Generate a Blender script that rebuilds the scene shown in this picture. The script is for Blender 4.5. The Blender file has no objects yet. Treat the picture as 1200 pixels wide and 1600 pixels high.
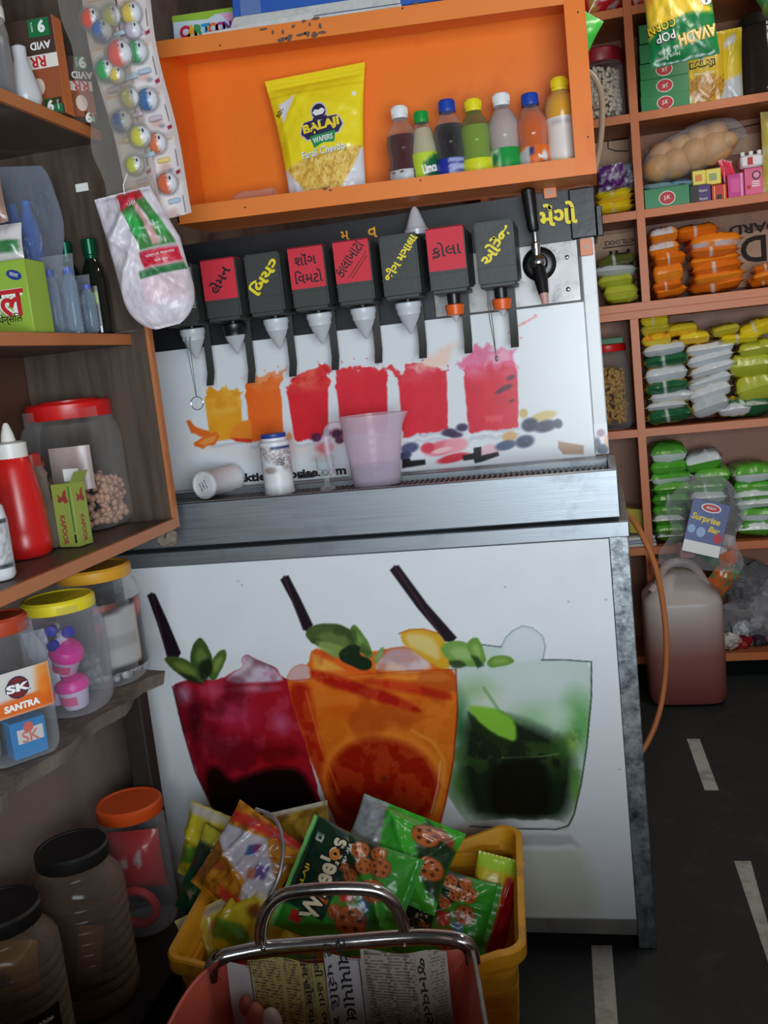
import bpy, bmesh, math, random
import numpy as np
from mathutils import Vector, Matrix, Euler

SC = bpy.context.scene
COL = SC.collection
PI = math.pi

# ---------------------------------------------------------------- camera
CAM = Vector((0, -2.12, 1.4127))
FPX = 1498.03                                   # focal length in pixels of the 1200x1600 frame
RM = Matrix(((0.97197275, 0.1072156, 0.20922189),
             (-0.07156446, 0.98265196, -0.17109547),
             (-0.2239364, 0.15132728, 0.96278375)))   # camera axes (right, down, forward) in (X, -Z, Y)

def w2(v):
    return Vector((v[0], v[2], -v[1]))
cd = bpy.data.cameras.new('camera')
cam = bpy.data.objects.new('camera', cd)
COL.objects.link(cam)
cr, cdn, cf = w2(RM[0]), w2(RM[1]), w2(RM[2])
cam.matrix_world = Matrix(((cr.x, -cdn.x, -cf.x, CAM.x), (cr.y, -cdn.y, -cf.y, CAM.y),
                           (cr.z, -cdn.z, -cf.z, CAM.z), (0, 0, 0, 1)))
cd.sensor_fit = 'VERTICAL'
cd.sensor_height = 36
cd.lens = 36 * FPX / 1600
cd.clip_start = 0.02
SC.camera = cam

# ---------------------------------------------------------------- light: daylight through the open shop front
wd = bpy.data.worlds.new('world')
SC.world = wd
wd.use_nodes = True
wd.node_tree.nodes['Background'].inputs[0].default_value = (0.75, 0.86, 1.0, 1)
wd.node_tree.nodes['Background'].inputs[1].default_value = 0.07

def area(name, loc, target, sx, sy, power, color):
    l = bpy.data.lights.new(name, 'AREA')
    l.shape = 'RECTANGLE'
    l.size, l.size_y, l.energy, l.color = sx, sy, power, color
    o = bpy.data.objects.new(name, l)
    COL.objects.link(o)
    o.location = loc
    o.rotation_euler = (Vector(target) - Vector(loc)).to_track_quat('-Z', 'Y').to_euler()
    return o
area('daylight_shopfront', (0.66, -3.35, 1.16), (0.45, 0.0, 1.25), 1.7, 1.6, 132, (0.84, 0.935, 1.0))
area('added_back_fill', (0.75, 0.55, 2.82), (0.75, 0.75, 0.0), 0.12, 1.1, 13, (1.0, 0.92, 0.80))  # unseen fill lamp, added to brighten the bookcase with warm light
SC.view_settings.view_transform = 'Standard'
SC.view_settings.look = 'None'
SC.view_settings.exposure = 0.0
SC.view_settings.gamma = 1.0
SC.view_settings.use_curve_mapping = False
SC.cycles.max_bounces = 8
SC.cycles.transparent_max_bounces = 24
SC.cycles.caustics_reflective = False
SC.cycles.caustics_refractive = False

# ---------------------------------------------------------------- where a pixel of the photograph meets a real plane
def ray(px, py):
    u = Vector((px - 600, py - 800, FPX))
    return cr * u.x + cdn * u.y + cf * u.z
def W(px, py, Y):
    r = ray(px, py)
    return CAM + r * ((Y - CAM.y) / r.y)
def OZ(px, py, Z):
    r = ray(px, py)
    return CAM + r * ((Z - CAM.z) / r.z)
def OX(px, py, X):
    r = ray(px, py)
    return CAM + r * ((X - CAM.x) / r.x)

# ---------------------------------------------------------------- materials
def lin(c):
    c = np.asarray(c, dtype=float)
    return np.where(c <= 0.04045, c / 12.92, ((c + 0.055) / 1.055) ** 2.4)
def rgb(r, g, b):
    return tuple(lin(np.array([r, g, b]) / 255.0)) + (1.0,)
MATS = {}
def nd(nt, t, **kw):
    n = nt.nodes.new(t)
    for k, v in kw.items():
        setattr(n, k, v)
    return n
def mat(name, c=(128, 128, 128), rough=.5, metal=0.0, var=.12, scale=12, bump=0.0, bscale=60, spec=.5, stretch=(1, 1, 1),
        c2=None, dirt=None, dscale=6, damount=.5, attr=False, coat=0.0, rvar=0.0, trans=0.0, emit=0):
    """Principled material: base colour (or painted print) broken up by noise, optional second colour in patches, bump."""
    if name in MATS:
        return MATS[name]
    m = bpy.data.materials.new(name)
    m.use_nodes = True
    nt = m.node_tree
    bs = nt.nodes['Principled BSDF']
    tc = nd(nt, 'ShaderNodeTexCoord')
    mp = nd(nt, 'ShaderNodeMapping')
    mp.inputs['Scale'].default_value = stretch
    nt.links.new(tc.outputs['Object'], mp.inputs[0])
    if attr:
        a = nd(nt, 'ShaderNodeAttribute')
        a.attribute_name = 'Col'
        col = a.outputs['Color']
    else:
        r = nd(nt, 'ShaderNodeRGB')
        r.outputs[0].default_value = rgb(*c)
        col = r.outputs[0]
    no = nd(nt, 'ShaderNodeTexNoise')
    no.inputs['Scale'].default_value = scale
    no.inputs['Detail'].default_value = 6
    nt.links.new(mp.outputs[0], no.inputs['Vector'])
    if c2 is not None:
        rp = nd(nt, 'ShaderNodeValToRGB')
        rp.color_ramp.elements[0].position, rp.color_ramp.elements[1].position = .38, .62
        nt.links.new(no.outputs['Fac'], rp.inputs[0])
        mx = nd(nt, 'ShaderNodeMixRGB')
        nt.links.new(rp.outputs[0], mx.inputs[0])
        nt.links.new(col, mx.inputs[1])
        mx.inputs[2].default_value = rgb(*c2)
        col = mx.outputs[0]
    if dirt is not None:
        n2 = nd(nt, 'ShaderNodeTexNoise')
        n2.inputs['Scale'].default_value = dscale
        n2.inputs['Detail'].default_value = 10
        n2.inputs['Roughness'].default_value = .7
        nt.links.new(tc.outputs['Object'], n2.inputs['Vector'])
        rp = nd(nt, 'ShaderNodeValToRGB')
        rp.color_ramp.elements[0].position, rp.color_ramp.elements[1].position = .62 - .25 * damount, .78 - .15 * damount
        nt.links.new(n2.outputs['Fac'], rp.inputs[0])
        mx = nd(nt, 'ShaderNodeMixRGB')
        nt.links.new(rp.outputs[0], mx.inputs[0])
        nt.links.new(col, mx.inputs[1])
        mx.inputs[2].default_value = rgb(*dirt)
        col = mx.outputs[0]
    if var > 0:
        hv = nd(nt, 'ShaderNodeHueSaturation')
        mr = nd(nt, 'ShaderNodeMapRange')
        mr.inputs['To Min'].default_value, mr.inputs['To Max'].default_value = 1 - var, 1 + var
        nt.links.new(no.outputs['Fac'], mr.inputs[0])
        nt.links.new(mr.outputs[0], hv.inputs['Value'])
        nt.links.new(col, hv.inputs['Color'])
        col = hv.outputs[0]
    nt.links.new(col, bs.inputs['Base Color'])
    bs.inputs['Roughness'].default_value = rough
    if rvar > 0:
        m2 = nd(nt, 'ShaderNodeMapRange')
        m2.inputs['To Min'].default_value, m2.inputs['To Max'].default_value = max(.03, rough - rvar), min(1, rough + rvar)
        nt.links.new(no.outputs['Fac'], m2.inputs[0])
        nt.links.new(m2.outputs[0], bs.inputs['Roughness'])
    bs.inputs['Metallic'].default_value = metal
    bs.inputs['Specular IOR Level'].default_value = spec
    bs.inputs['Coat Weight'].default_value = coat
    bs.inputs['Coat Roughness'].default_value = .12
    bs.inputs['Transmission Weight'].default_value = trans
    if bump > 0:
        nb = nd(nt, 'ShaderNodeTexNoise')
        nb.inputs['Scale'].default_value = bscale
        nb.inputs['Detail'].default_value = 4
        nt.links.new(mp.outputs[0], nb.inputs['Vector'])
        b = nd(nt, 'ShaderNodeBump')
        b.inputs['Strength'].default_value = bump
        b.inputs['Distance'].default_value = .01
        nt.links.new(nb.outputs['Fac'], b.inputs['Height'])
        nt.links.new(b.outputs[0], bs.inputs['Normal'])
    MATS[name] = m
    return m
def clear(name, c=(235, 240, 242), base=.10, edge=.55, rough=.08, milky=0.0, bump=0.0, bscale=40):
    """Thin clear or milky plastic: light passes, the surface shines, more so at grazing angles."""
    if name in MATS:
        return MATS[name]
    m = bpy.data.materials.new(name)
    m.use_nodes = True
    nt = m.node_tree
    bs = nt.nodes['Principled BSDF']
    out = nt.nodes['Material Output']
    tr = nd(nt, 'ShaderNodeBsdfTransparent')
    tr.inputs[0].default_value = rgb(*c)
    bs.inputs['Base Color'].default_value = rgb(*c)
    bs.inputs['Roughness'].default_value = rough
    bs.inputs['Specular IOR Level'].default_value = .8
    lw = nd(nt, 'ShaderNodeLayerWeight')
    lw.inputs[0].default_value = .35
    mr = nd(nt, 'ShaderNodeMapRange')
    mr.inputs['To Min'].default_value, mr.inputs['To Max'].default_value = base + milky, min(.97, edge + milky)
    nt.links.new(lw.outputs['Facing'], mr.inputs[0])
    mx = nd(nt, 'ShaderNodeMixShader')
    nt.links.new(mr.outputs[0], mx.inputs[0])
    nt.links.new(tr.outputs[0], mx.inputs[1])
    nt.links.new(bs.outputs[0], mx.inputs[2])
    nt.links.new(mx.outputs[0], out.inputs[0])
    if bump > 0:
        tc = nd(nt, 'ShaderNodeTexCoord')
        nb = nd(nt, 'ShaderNodeTexNoise')
        nb.inputs['Scale'].default_value = bscale
        nt.links.new(tc.outputs['Object'], nb.inputs['Vector'])
        b = nd(nt, 'ShaderNodeBump')
        b.inputs['Strength'].default_value = bump
        b.inputs['Distance'].default_value = .01
        nt.links.new(nb.outputs['Fac'], b.inputs['Height'])
        nt.links.new(b.outputs[0], bs.inputs['Normal'])
        nt.links.new(b.outputs[0], lw.inputs['Normal'])
    MATS[name] = m
    return m

# ---------------------------------------------------------------- mesh building
class MB:
    """Collects shapes, then links them as ONE mesh object."""
    def __init__(s):
        s.v, s.f, s.m, s.c = [], [], [], []
        s.n = 0
    def add(s, vs, fs, mi=0, M=None, col=None):
        vs = [Vector(p) for p in vs]
        if M is not None:
            vs = [M @ p for p in vs]
        s.v.extend(vs)
        s.f.extend([tuple(i + s.n for i in f) for f in fs])
        s.m.extend([mi] * len(fs))
        if col is None:
            col = [(1, 1, 1)] * len(vs)
        elif len(col) == 3 and not hasattr(col[0], '__len__'):
            col = [tuple(np.array(col) / 255.0)] * len(vs)
        s.c.extend(col)
        s.n += len(vs)
        return s
    def box(s, lo, hi, mi=0, M=None, b=0.0, col=None, seg=1):
        bm = bmesh.new()
        bmesh.ops.create_cube(bm, size=1)
        lo, hi = Vector(lo), Vector(hi)
        for v in bm.verts:
            v.co = Vector([lo[i] + (v.co[i] + .5) * (hi[i] - lo[i]) for i in range(3)])
        if b > 0:
            bmesh.ops.bevel(bm, geom=list(bm.edges), offset=min(b, .45 * min(abs(hi[i] - lo[i]) for i in range(3))), segments=seg, affect='EDGES', profile=.6)
        bm.verts.index_update()
        s.add([v.co.copy() for v in bm.verts], [[v.index for v in f.verts] for f in bm.faces], mi, M, col)
        bm.free()
        return s
    def lathe(s, prof, n=24, mi=0, M=None, col=None, sq=0.0):
        """Revolve (radius, z) pairs; sq > 0 squares the section off."""
        vs, fs = [], []
        for r, z in prof:
            for k in range(n):
                a = 2 * PI * k / n
                q = 1.0
                if sq > 0:
                    q = (abs(math.cos(a)) ** (2 + sq) + abs(math.sin(a)) ** (2 + sq)) ** (-1 / (2 + sq))
                vs.append((r * q * math.cos(a), r * q * math.sin(a), z))
        for i in range(len(prof) - 1):
            for k in range(n):
                a, b = i * n + k, i * n + (k + 1) % n
                fs.append((a, b, b + n, a + n))
        if prof[0][0] > 1e-4:
            fs.append(tuple(range(n - 1, -1, -1)))
        if prof[-1][0] > 1e-4:
            o = (len(prof) - 1) * n
            fs.append(tuple(range(o, o + n)))
        return s.add(vs, fs, mi, M, col)
    def tube(s, pts, r, n=8, mi=0, M=None, col=None, smooth=0):
        pts = [Vector(p) for p in pts]
        for _ in range(smooth):
            q = [pts[0]]
            for a, b in zip(pts[:-1], pts[1:]):
                q += [a * .75 + b * .25, a * .25 + b * .75]
            pts = q + [pts[-1]]
        rs = r if hasattr(r, '__len__') else [r] * len(pts)
        vs, fs = [], []
        up = Vector((.13, .31, .94)).normalized()
        for i, p in enumerate(pts):
            t = (pts[min(i + 1, len(pts) - 1)] - pts[max(i - 1, 0)]).normalized()
            if abs(t.dot(up)) > .95:
                up = Vector((1, 0, 0)) if abs(t.x) < .8 else Vector((0, 1, 0))
            a = t.cross(up).normalized()
            b = t.cross(a).normalized()
            up = -b if (-b).dot(up) > 0 else b
            for k in range(n):
                th = 2 * PI * k / n
                vs.append(p + (a * math.cos(th) + b * math.sin(th)) * rs[min(i, len(rs) - 1)])
        for i in range(len(pts) - 1):
            for k in range(n):
                x, y = i * n + k, i * n + (k + 1) % n
                fs.append((x, y, y + n, x + n))
        fs.append(tuple(range(n - 1, -1, -1)))
        o = (len(pts) - 1) * n
        fs.append(tuple(range(o, o + n)))
        return s.add(vs, fs, mi, M, col)
    def prism(s, poly, d0, d1, mi=0, M=None, col=None):
        """Polygon in the X-Z plane, extruded along Y from d0 to d1."""
        n = len(poly)
        vs = [(x, d0, z) for x, z in poly] + [(x, d1, z) for x, z in poly]
        fs = [tuple(range(n)), tuple(range(2 * n - 1, n - 1, -1))] + [(i, i + n, (i + 1) % n + n, (i + 1) % n) for i in range(n)]
        return s.add(vs, fs, mi, M, col)
    def sphere(s, c, r, mi=0, n=12, M=None, col=None):
        r = r if hasattr(r, '__len__') else (r, r, r)
        vs, fs = [], []
        k2 = n // 2
        for i in range(k2 + 1):
            for k in range(n):
                th, ph = PI * i / k2, 2 * PI * k / n
                vs.append((c[0] + r[0] * math.sin(th) * math.cos(ph), c[1] + r[1] * math.sin(th) * math.sin(ph), c[2] - r[2] * math.cos(th)))
        for i in range(k2):
            for k in range(n):
                a, b = i * n + k, i * n + (k + 1) % n
                fs.append((a, b, b + n, a + n))
        return s.add(vs, fs, mi, M, col)
    def build(s, name, mats, parent=None, loc=None, rot=None, angle=38, paint=False):
        me = bpy.data.meshes.new(name)
        me.from_pydata([tuple(v) for v in s.v], [], s.f)
        for m in (mats if isinstance(mats, (list, tuple)) else [mats]):
            me.materials.append(m)
        if len(me.materials) > 1:
            me.polygons.foreach_set('material_index', s.m)
        bm = bmesh.new()
        bm.from_mesh(me)
        bmesh.ops.recalc_face_normals(bm, faces=bm.faces)
        bm.to_mesh(me)
        bm.free()
        if paint:
            setcol(me, np.array(s.c))
        me.shade_smooth()
        me.set_sharp_from_angle(angle=math.radians(angle))
        return link(name, me, parent, loc, rot)
def setcol(me, srgb):
    a = me.color_attributes.new('Col', 'FLOAT_COLOR', 'POINT')
    c = np.ones((len(me.vertices), 4), dtype=np.float32)
    c[:, :3] = lin(np.clip(srgb, 0, 1))
    a.data.foreach_set('color', c.ravel())
def link(name, me, parent=None, loc=None, rot=None):
    o = bpy.data.objects.new(name, me)
    COL.objects.link(o)
    if parent is not None:
        o.parent = parent
    if loc is not None:
        o.location = loc
    if rot is not None:
        o.rotation_euler = rot
    return o
def tag(o, label, cat, group=None):
    o['label'] = label
    o['category'] = cat
    if group:
        o['group'] = group
    return o
def thing(name, label, cat, loc=(0, 0, 0), group=None, rot=None):
    o = bpy.data.objects.new(name, None)
    COL.objects.link(o)
    o.location = loc
    o.empty_display_size = .05
    if rot is not None:
        o.rotation_euler = rot
    return tag(o, label, cat, group)
def struct(o):
    o['kind'] = 'structure'
    return o
def stuff(o):
    o['kind'] = 'stuff'
    return o
def dup(root, loc, rot=None, label=None, group=None):
    """A copy of a thing with copies of its parts and sub-parts."""
    r = root.copy()
    COL.objects.link(r)
    r.location = loc
    if rot is not None:
        r.rotation_euler = rot
    if label:
        r['label'] = label
    if group:
        r['group'] = group
    for ch in list(root.children):
        c = ch.copy()
        COL.objects.link(c)
        c.parent = r
        for g in ch.children:
            d = g.copy()
            COL.objects.link(d)
            d.parent = c
    return r

# ---------------------------------------------------------------- painting prints on fine meshes
def sdf(P, poly):
    """Signed distance of points to a polygon (positive inside)."""
    poly = np.asarray(poly, float)
    x, y = P[:, 0], P[:, 1]
    d = np.full(len(P), 1e9)
    ins = np.zeros(len(P), bool)
    for a, b in zip(poly, np.roll(poly, -1, 0)):
        e = b - a
        L = e @ e + 1e-12
        t = np.clip(((x - a[0]) * e[0] + (y - a[1]) * e[1]) / L, 0, 1)
        d = np.minimum(d, (x - a[0] - t * e[0]) ** 2 + (y - a[1] - t * e[1]) ** 2)
        if a[1] != b[1]:
            c = ((a[1] > y) != (b[1] > y)) & (x < (b[0] - a[0]) * (y - a[1]) / (b[1] - a[1]) + a[0])
            ins ^= c
    return np.where(ins, 1, -1) * np.sqrt(d)
def vnoise(P, scale, seed=0):
    rs = np.random.RandomState(seed)
    g = rs.rand(64, 64)
    q = P * scale
    i = np.floor(q).astype(int)
    t = q - i
    t = t * t * (3 - 2 * t)
    a, b = i[:, 0] % 64, i[:, 1] % 64
    a1, b1 = (a + 1) % 64, (b + 1) % 64
    return (g[a, b] * (1 - t[:, 0]) + g[a1, b] * t[:, 0]) * (1 - t[:, 1]) + (g[a, b1] * (1 - t[:, 0]) + g[a1, b1] * t[:, 0]) * t[:, 1]
def fbm(P, scale, seed=0, o=4):
    return sum(vnoise(P, scale * 2 ** k, seed + k) * .5 ** k for k in range(o)) / sum(.5 ** k for k in range(o))
def smoothed(pts, n=2):
    pts = np.asarray(pts, float)
    for _ in range(n):
        q = np.roll(pts, -1, 0)
        pts = np.stack([pts * .78 + q * .22, pts * .22 + q * .78], 1).reshape(-1, 2)
    return pts
class Paint:
    """Colours over a set of 2-D points, laid on in coats."""
    def __init__(s, P, base):
        s.P = np.asarray(P, float)
        s.Q = s.P
        s.c = np.tile(np.array(base, float) / 255, (len(s.P), 1))
    def mix(s, w, c):
        c = np.array(c, float) / 255
        w = np.clip(w, 0, 1)[:, None]
        s.c = s.c * (1 - w) + c * w
        return s
    def poly(s, poly, c, soft=.001, a=1.0, clip=None):
        poly = np.asarray(poly, float)
        lo, hi = poly.min(0) - 3 * soft, poly.max(0) + 3 * soft
        k = np.where(((s.Q >= lo) & (s.Q <= hi)).all(1))[0]
        if len(k) == 0:
            return s
        w = np.clip(sdf(s.Q[k], poly) / (2 * soft) + .5, 0, 1) * a
        if clip is not None:
            w = w * clip[k]
        col = np.array(c, float) / 255
        s.c[k] = s.c[k] * (1 - w[:, None]) + col * w[:, None]
        return s
    def mask(s, poly, soft=.001):
        return np.clip(sdf(s.Q, poly) / (2 * soft) + .5, 0, 1)
    def blob(s, c, rx, ry, colr, a=1.0, ang=0.0, soft=.5, clip=None):
        d = s.P - np.array(c)
        ca, sa = math.cos(ang), math.sin(ang)
        q = np.hypot((d[:, 0] * ca + d[:, 1] * sa) / rx, (-d[:, 0] * sa + d[:, 1] * ca) / ry)
        w = np.clip((1 - q) / max(soft, 1e-3) + (0 if soft >= 1 else 0), 0, 1) * a
        w = w * w * (3 - 2 * w) if a == 1 else w
        if clip is not None:
            w = w * clip
        return s.mix(w, colr)
    def line(s, pts, wd, colr, a=1.0, clip=None):
        pts = np.asarray(pts, float)
        d = np.full(len(s.P), 1e9)
        for p, q in zip(pts[:-1], pts[1:]):
            e = q - p
            t = np.clip(((s.P - p) @ e) / (e @ e + 1e-12), 0, 1)
            d = np.minimum(d, np.hypot(*(s.P - p - t[:, None] * e).T))
        w = np.clip((wd - d) / (wd * .7) , 0, 1) * a
        if clip is not None:
            w = w * clip
        return s.mix(w, colr)
def painted_sheet(name, x0, x1, z0, z1, step, fn, material, parent, y=0.0, loc=None, rot=None):
    """A flat print in the X-Z plane facing -Y, coloured point by point by fn(points)."""
    nx, nz = max(2, int((x1 - x0) / step)), max(2, int((z1 - z0) / step))
    X, Z = np.meshgrid(np.linspace(x0, x1, nx + 1), np.linspace(z0, z1, nz + 1))
    P = np.stack([X.ravel(), Z.ravel()], 1)
    me = bpy.data.meshes.new(name)
    V = np.zeros((len(P), 3))
    V[:, 0], V[:, 1], V[:, 2] = P[:, 0], y, P[:, 1]
    i = (np.arange(nz)[:, None] * (nx + 1) + np.arange(nx)[None]).ravel()
    F = np.stack([i, i + 1, i + nx + 2, i + nx + 1], 1)
    fastmesh(me, V, F)
    setcol(me, fn(P))
    me.materials.append(material)
    me.shade_smooth()
    return link(name, me, parent, loc, rot)
def fastmesh(me, V, F):
    me.vertices.add(len(V))
    me.vertices.foreach_set('co', np.asarray(V, np.float32).ravel())
    me.loops.add(F.size)
    me.loops.foreach_set('vertex_index', F.ravel().astype(np.int32))
    me.polygons.add(len(F))
    me.polygons.foreach_set('loop_start', np.arange(0, F.size, F.shape[1], dtype=np.int32))
    me.update(calc_edges=True)

# ---------------------------------------------------------------- lettering
def text_mesh(s, size=1.0, bold=0.0, shear=0.0, extrude=0.0, space=1.0):
    c = bpy.data.curves.new('lettering', 'FONT')
    c.body = s
    c.size = 1
    c.offset = bold
    c.shear = shear
    c.extrude = extrude
    c.space_character = space
    c.align_x = 'CENTER'
    c.resolution_u = 3
    o = bpy.data.objects.new('lettering', c)
    me = bpy.data.meshes.new_from_object(o)
    bpy.data.objects.remove(o)
    bpy.data.curves.remove(c)
    n = len(me.vertices)
    co = np.zeros(n * 3, np.float32)
    me.vertices.foreach_get('co', co)
    co = co.reshape(-1, 3)
    if n:
        co[:, :2] -= (co[:, :2].min(0) + co[:, :2].max(0)) / 2
    me.vertices.foreach_set('co', (co * size).ravel())
    return me, co * size
def text(s, material, parent, M, width=None, height=None, bold=0.0, shear=0.0, name='lettering', fn=None, ang=0.0, space=1.0):
    """Lettering in the X-Y plane of M; fn bends it over a curved surface. width / height scale the whole word."""
    me, co = text_mesh(s, 1.0, bold, shear, 0, space)
    if len(co) == 0:
        return None
    ext = co.max(0) - co.min(0)
    sx = sy = 1
    if width and height:
        sx, sy = width / ext[0], height / ext[1]
    elif width:
        sx = sy = width / ext[0]
    elif height:
        sx = sy = height / ext[1]
    ca, sa = math.cos(ang), math.sin(ang)
    out = []
    for p in co:
        x, y = p[0] * sx, p[1] * sy
        x, y = x * ca - y * sa, x * sa + y * ca
        q = fn(x, y) if fn else (x, y, 0)
        out.append(M @ Vector(q))
    me.vertices.foreach_set('co', np.array([tuple(p) for p in out], np.float32).ravel())
    me.update()
    me.materials.append(material)
    return link(name, me, parent)
FRONT = Matrix(((1, 0, 0, 0), (0, 0, -1, 0), (0, 1, 0, 0), (0, 0, 0, 1)))     # X-Y text -> upright, facing -Y
def T(x, y, z):
    return Matrix.Translation((x, y, z))
def RZ(a):
    return Matrix.Rotation(a, 4, 'Z')
def RX(a):
    return Matrix.Rotation(a, 4, 'X')
def RY(a):
    return Matrix.Rotation(a, 4, 'Y')

# ---------------------------------------------------------------- filled packets
def pillow(name, w, h, t, material, fn=None, nx=14, ny=18, seed=0, seal=.08, crinkle=.004, parent=None, loc=None, rot=None,
           pw=2.2, ex=.55, flut=1.0, base_flat=0.0, top_open=True, link_it=True):
    """A filled pouch in the X-Z plane (front to -Y): w wide, h high, t thick, flat crimped seals at both ends, creases, a print from fn."""
    rs = np.random.RandomState(seed)
    U, V = np.meshgrid(np.linspace(-1, 1, nx + 1), np.linspace(-1, 1, ny + 1))
    u, v = U.ravel(), V.ravel()
    vv = np.clip((np.abs(v)) / (1 - seal), 0, 1)
    prof = (1 - np.abs(u) ** pw) ** ex * (1 - vv ** pw) ** ex
    if base_flat:
        vb = np.where(v < 0, np.clip(np.abs(v), 0, 1) * .75, vv)
        prof = (1 - np.abs(u) ** pw) ** .55 * (1 - np.clip(vb, 0, 1) ** pw) ** .55
    pts = []
    for s in (-1, 1):
        P2 = np.stack([u * w * 8, v * h * 8], 1) + 7 + s * 3
        cr_ = (fbm(P2, 1.3, seed * 7 + s + 3) - .5) * 2
        ridge = sum(np.exp(-((u * math.cos(a) + v * math.sin(a) - o) / .07) ** 2) for a, o in zip(rs.rand(5) * PI, rs.rand(5) * 1.6 - .8))
        y = s * (prof * t / 2 + .0005 + (cr_ * crinkle + ridge * crinkle * .7) * np.minimum(1, prof * 2))
        sc = np.sin(u * 17 + seed) * .0012 * flut * (vv > .99)
        x = u * w / 2 * (1 - .06 * np.sin((np.clip(v, -1, 1) + 1) * PI / 2) * (t / w > .15))
        z = v * h / 2
        pts.append(np.stack([x, y + sc, z], 1))
    nv = len(u)
    A, B = pts
    edge = (np.abs(u) > .999) | (np.abs(v) > .999)
    B[edge, 1] = A[edge, 1] + .0006
    Vv = np.concatenate([A, B])
    i = (np.arange(ny)[:, None] * (nx + 1) + np.arange(nx)[None]).ravel()
    F1 = np.stack([i, i + 1, i + nx + 2, i + nx + 1], 1)
    F2 = F1[:, ::-1] + nv
    me = bpy.data.meshes.new(name)
    fastmesh(me, Vv, np.concatenate([F1, F2]))
    if fn is not None:
        uv = np.stack([u, v], 1)
        setcol(me, np.concatenate([fn(uv, 0), fn(uv, 1)]))
    me.materials.append(material)
    me.shade_smooth()
    def surf(x, z):
        """y of the front face at (x, z)"""
        fi, fj = (x / w * 2 + 1) / 2 * nx, (z / h * 2 + 1) / 2 * ny
        i0, j0 = int(np.clip(fi, 0, nx - 1)), int(np.clip(fj, 0, ny - 1))
        a, b = np.clip(fi - i0, 0, 1), np.clip(fj - j0, 0, 1)
        g = lambda ii, jj: A[jj * (nx + 1) + ii, 1]
        return (g(i0, j0) * (1 - a) + g(i0 + 1, j0) * a) * (1 - b) + (g(i0, j0 + 1) * (1 - a) + g(i0 + 1, j0 + 1) * a) * b
    if not link_it:
        return me
    o = link(name, me, parent, loc, rot)
    return o, surf

# ================================================================ the room
m_floor = mat('floor_stone', (40, 46, 48), .55, var=.25, scale=160, c2=(30, 35, 37), dirt=(58, 62, 60), dscale=9, damount=.35, bump=.05, bscale=200)
m_wall = mat('dingy_plaster', (150, 132, 124), .85, var=.15, scale=5, dirt=(95, 82, 78), dscale=3, damount=.5, bump=.12, bscale=30)
m_ceil = mat('dark_ceiling', (62, 58, 56), .9, var=.2, scale=3)
fl = struct(MB().box((-1.32, -3.6, -.05), (1.62, 2.2, 0)).build('floor', m_floor))
m_stripe = mat('white_floor_inlay', (190, 192, 192), .5, var=.1, scale=30, dirt=(130, 132, 132), dscale=14, damount=.6)
def stripe(pts):
    b = MB()
    p = [OZ(x, y, 0) for x, y in pts]
    b.add([(v.x, v.y, .0002) for v in p] + [(v.x, v.y, .0016) for v in p], [(0, 1, 2, 3), (7, 6, 5, 4), (0, 4, 5, 1), (1, 5, 6, 2), (2, 6, 7, 3), (3, 7, 4, 0)])
    b.build('floor_stripe', m_stripe, fl)
stripe([(1073, 1155), (1093, 1155), (1123, 1235), (1101, 1235)])
stripe([(1147, 1346), (1173, 1346), (1222, 1525), (1207, 1525)])
stripe([(924, 1478), (956, 1478), (966, 1604), (931, 1604)])
struct(MB().box((-1.34, -3.6, 0), (-1.29, 2.2, 2.95)).build('wall_left', m_wall))
struct(MB().box((-1.29, 2.16, 0), (1.6, 2.2, 2.95)).build('wall_back', m_wall))
struct(MB().box((1.56, -3.6, 0), (1.6, 2.16, 2.95)).build('wall_right', m_wall))
struct(MB().box((-1.34, -3.6, 2.95), (1.6, 2.2, 3.0)).build('ceiling', m_ceil))

# unseen counter shape, added to keep daylight off the lower scene
blocker = thing('light_blocker', 'added unseen counter shape that blocks daylight from the lower scene', 'counter', (.1, -2.2, 0))
m_blocker = mat('blocker_wood', (84, 62, 50), .5, var=.15, scale=3, stretch=(1, 1, 8))
MB().box((-.9, .70, .02), (1.3, .75, .75), b=.003).build('blocker_front', m_blocker, blocker)
MB().box((-.92, -.45, .75), (1.32, .78, .78), b=.004).build('blocker_top', m_blocker, blocker)
for x in (-.9, 1.27):
    MB().box((x, -.43, .0), (x + .03, .70, .75), b=.003).build('end_panel', m_blocker, blocker)

# ================================================================ drinks cabinet under the tray
m_steel = mat('stainless', (160, 166, 172), .48, 1.0, var=.10, scale=5, stretch=(1, 4, 26), rvar=.10, bump=.03, bscale=14, dirt=(120, 126, 132), dscale=5, damount=.35)
m_galv = mat('worn_galvanised', (168, 174, 178), .42, .7, var=.2, scale=22, dirt=(70, 78, 86), dscale=26, damount=.8, rvar=.15, bump=.1, bscale=60)
m_rail = mat('dull_steel', (150, 150, 148), .45, .5, var=.15, scale=8, dirt=(105, 92, 80), dscale=7, damount=.55, rvar=.1)
m_print = mat('glossy_print', rough=.26, attr=True, var=.03, scale=20, spec=.5)
m_dark = mat('dark_void', (22, 22, 24), .7, var=.1)
m_red = mat('red_rubber', (150, 40, 38), .6)

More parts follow.
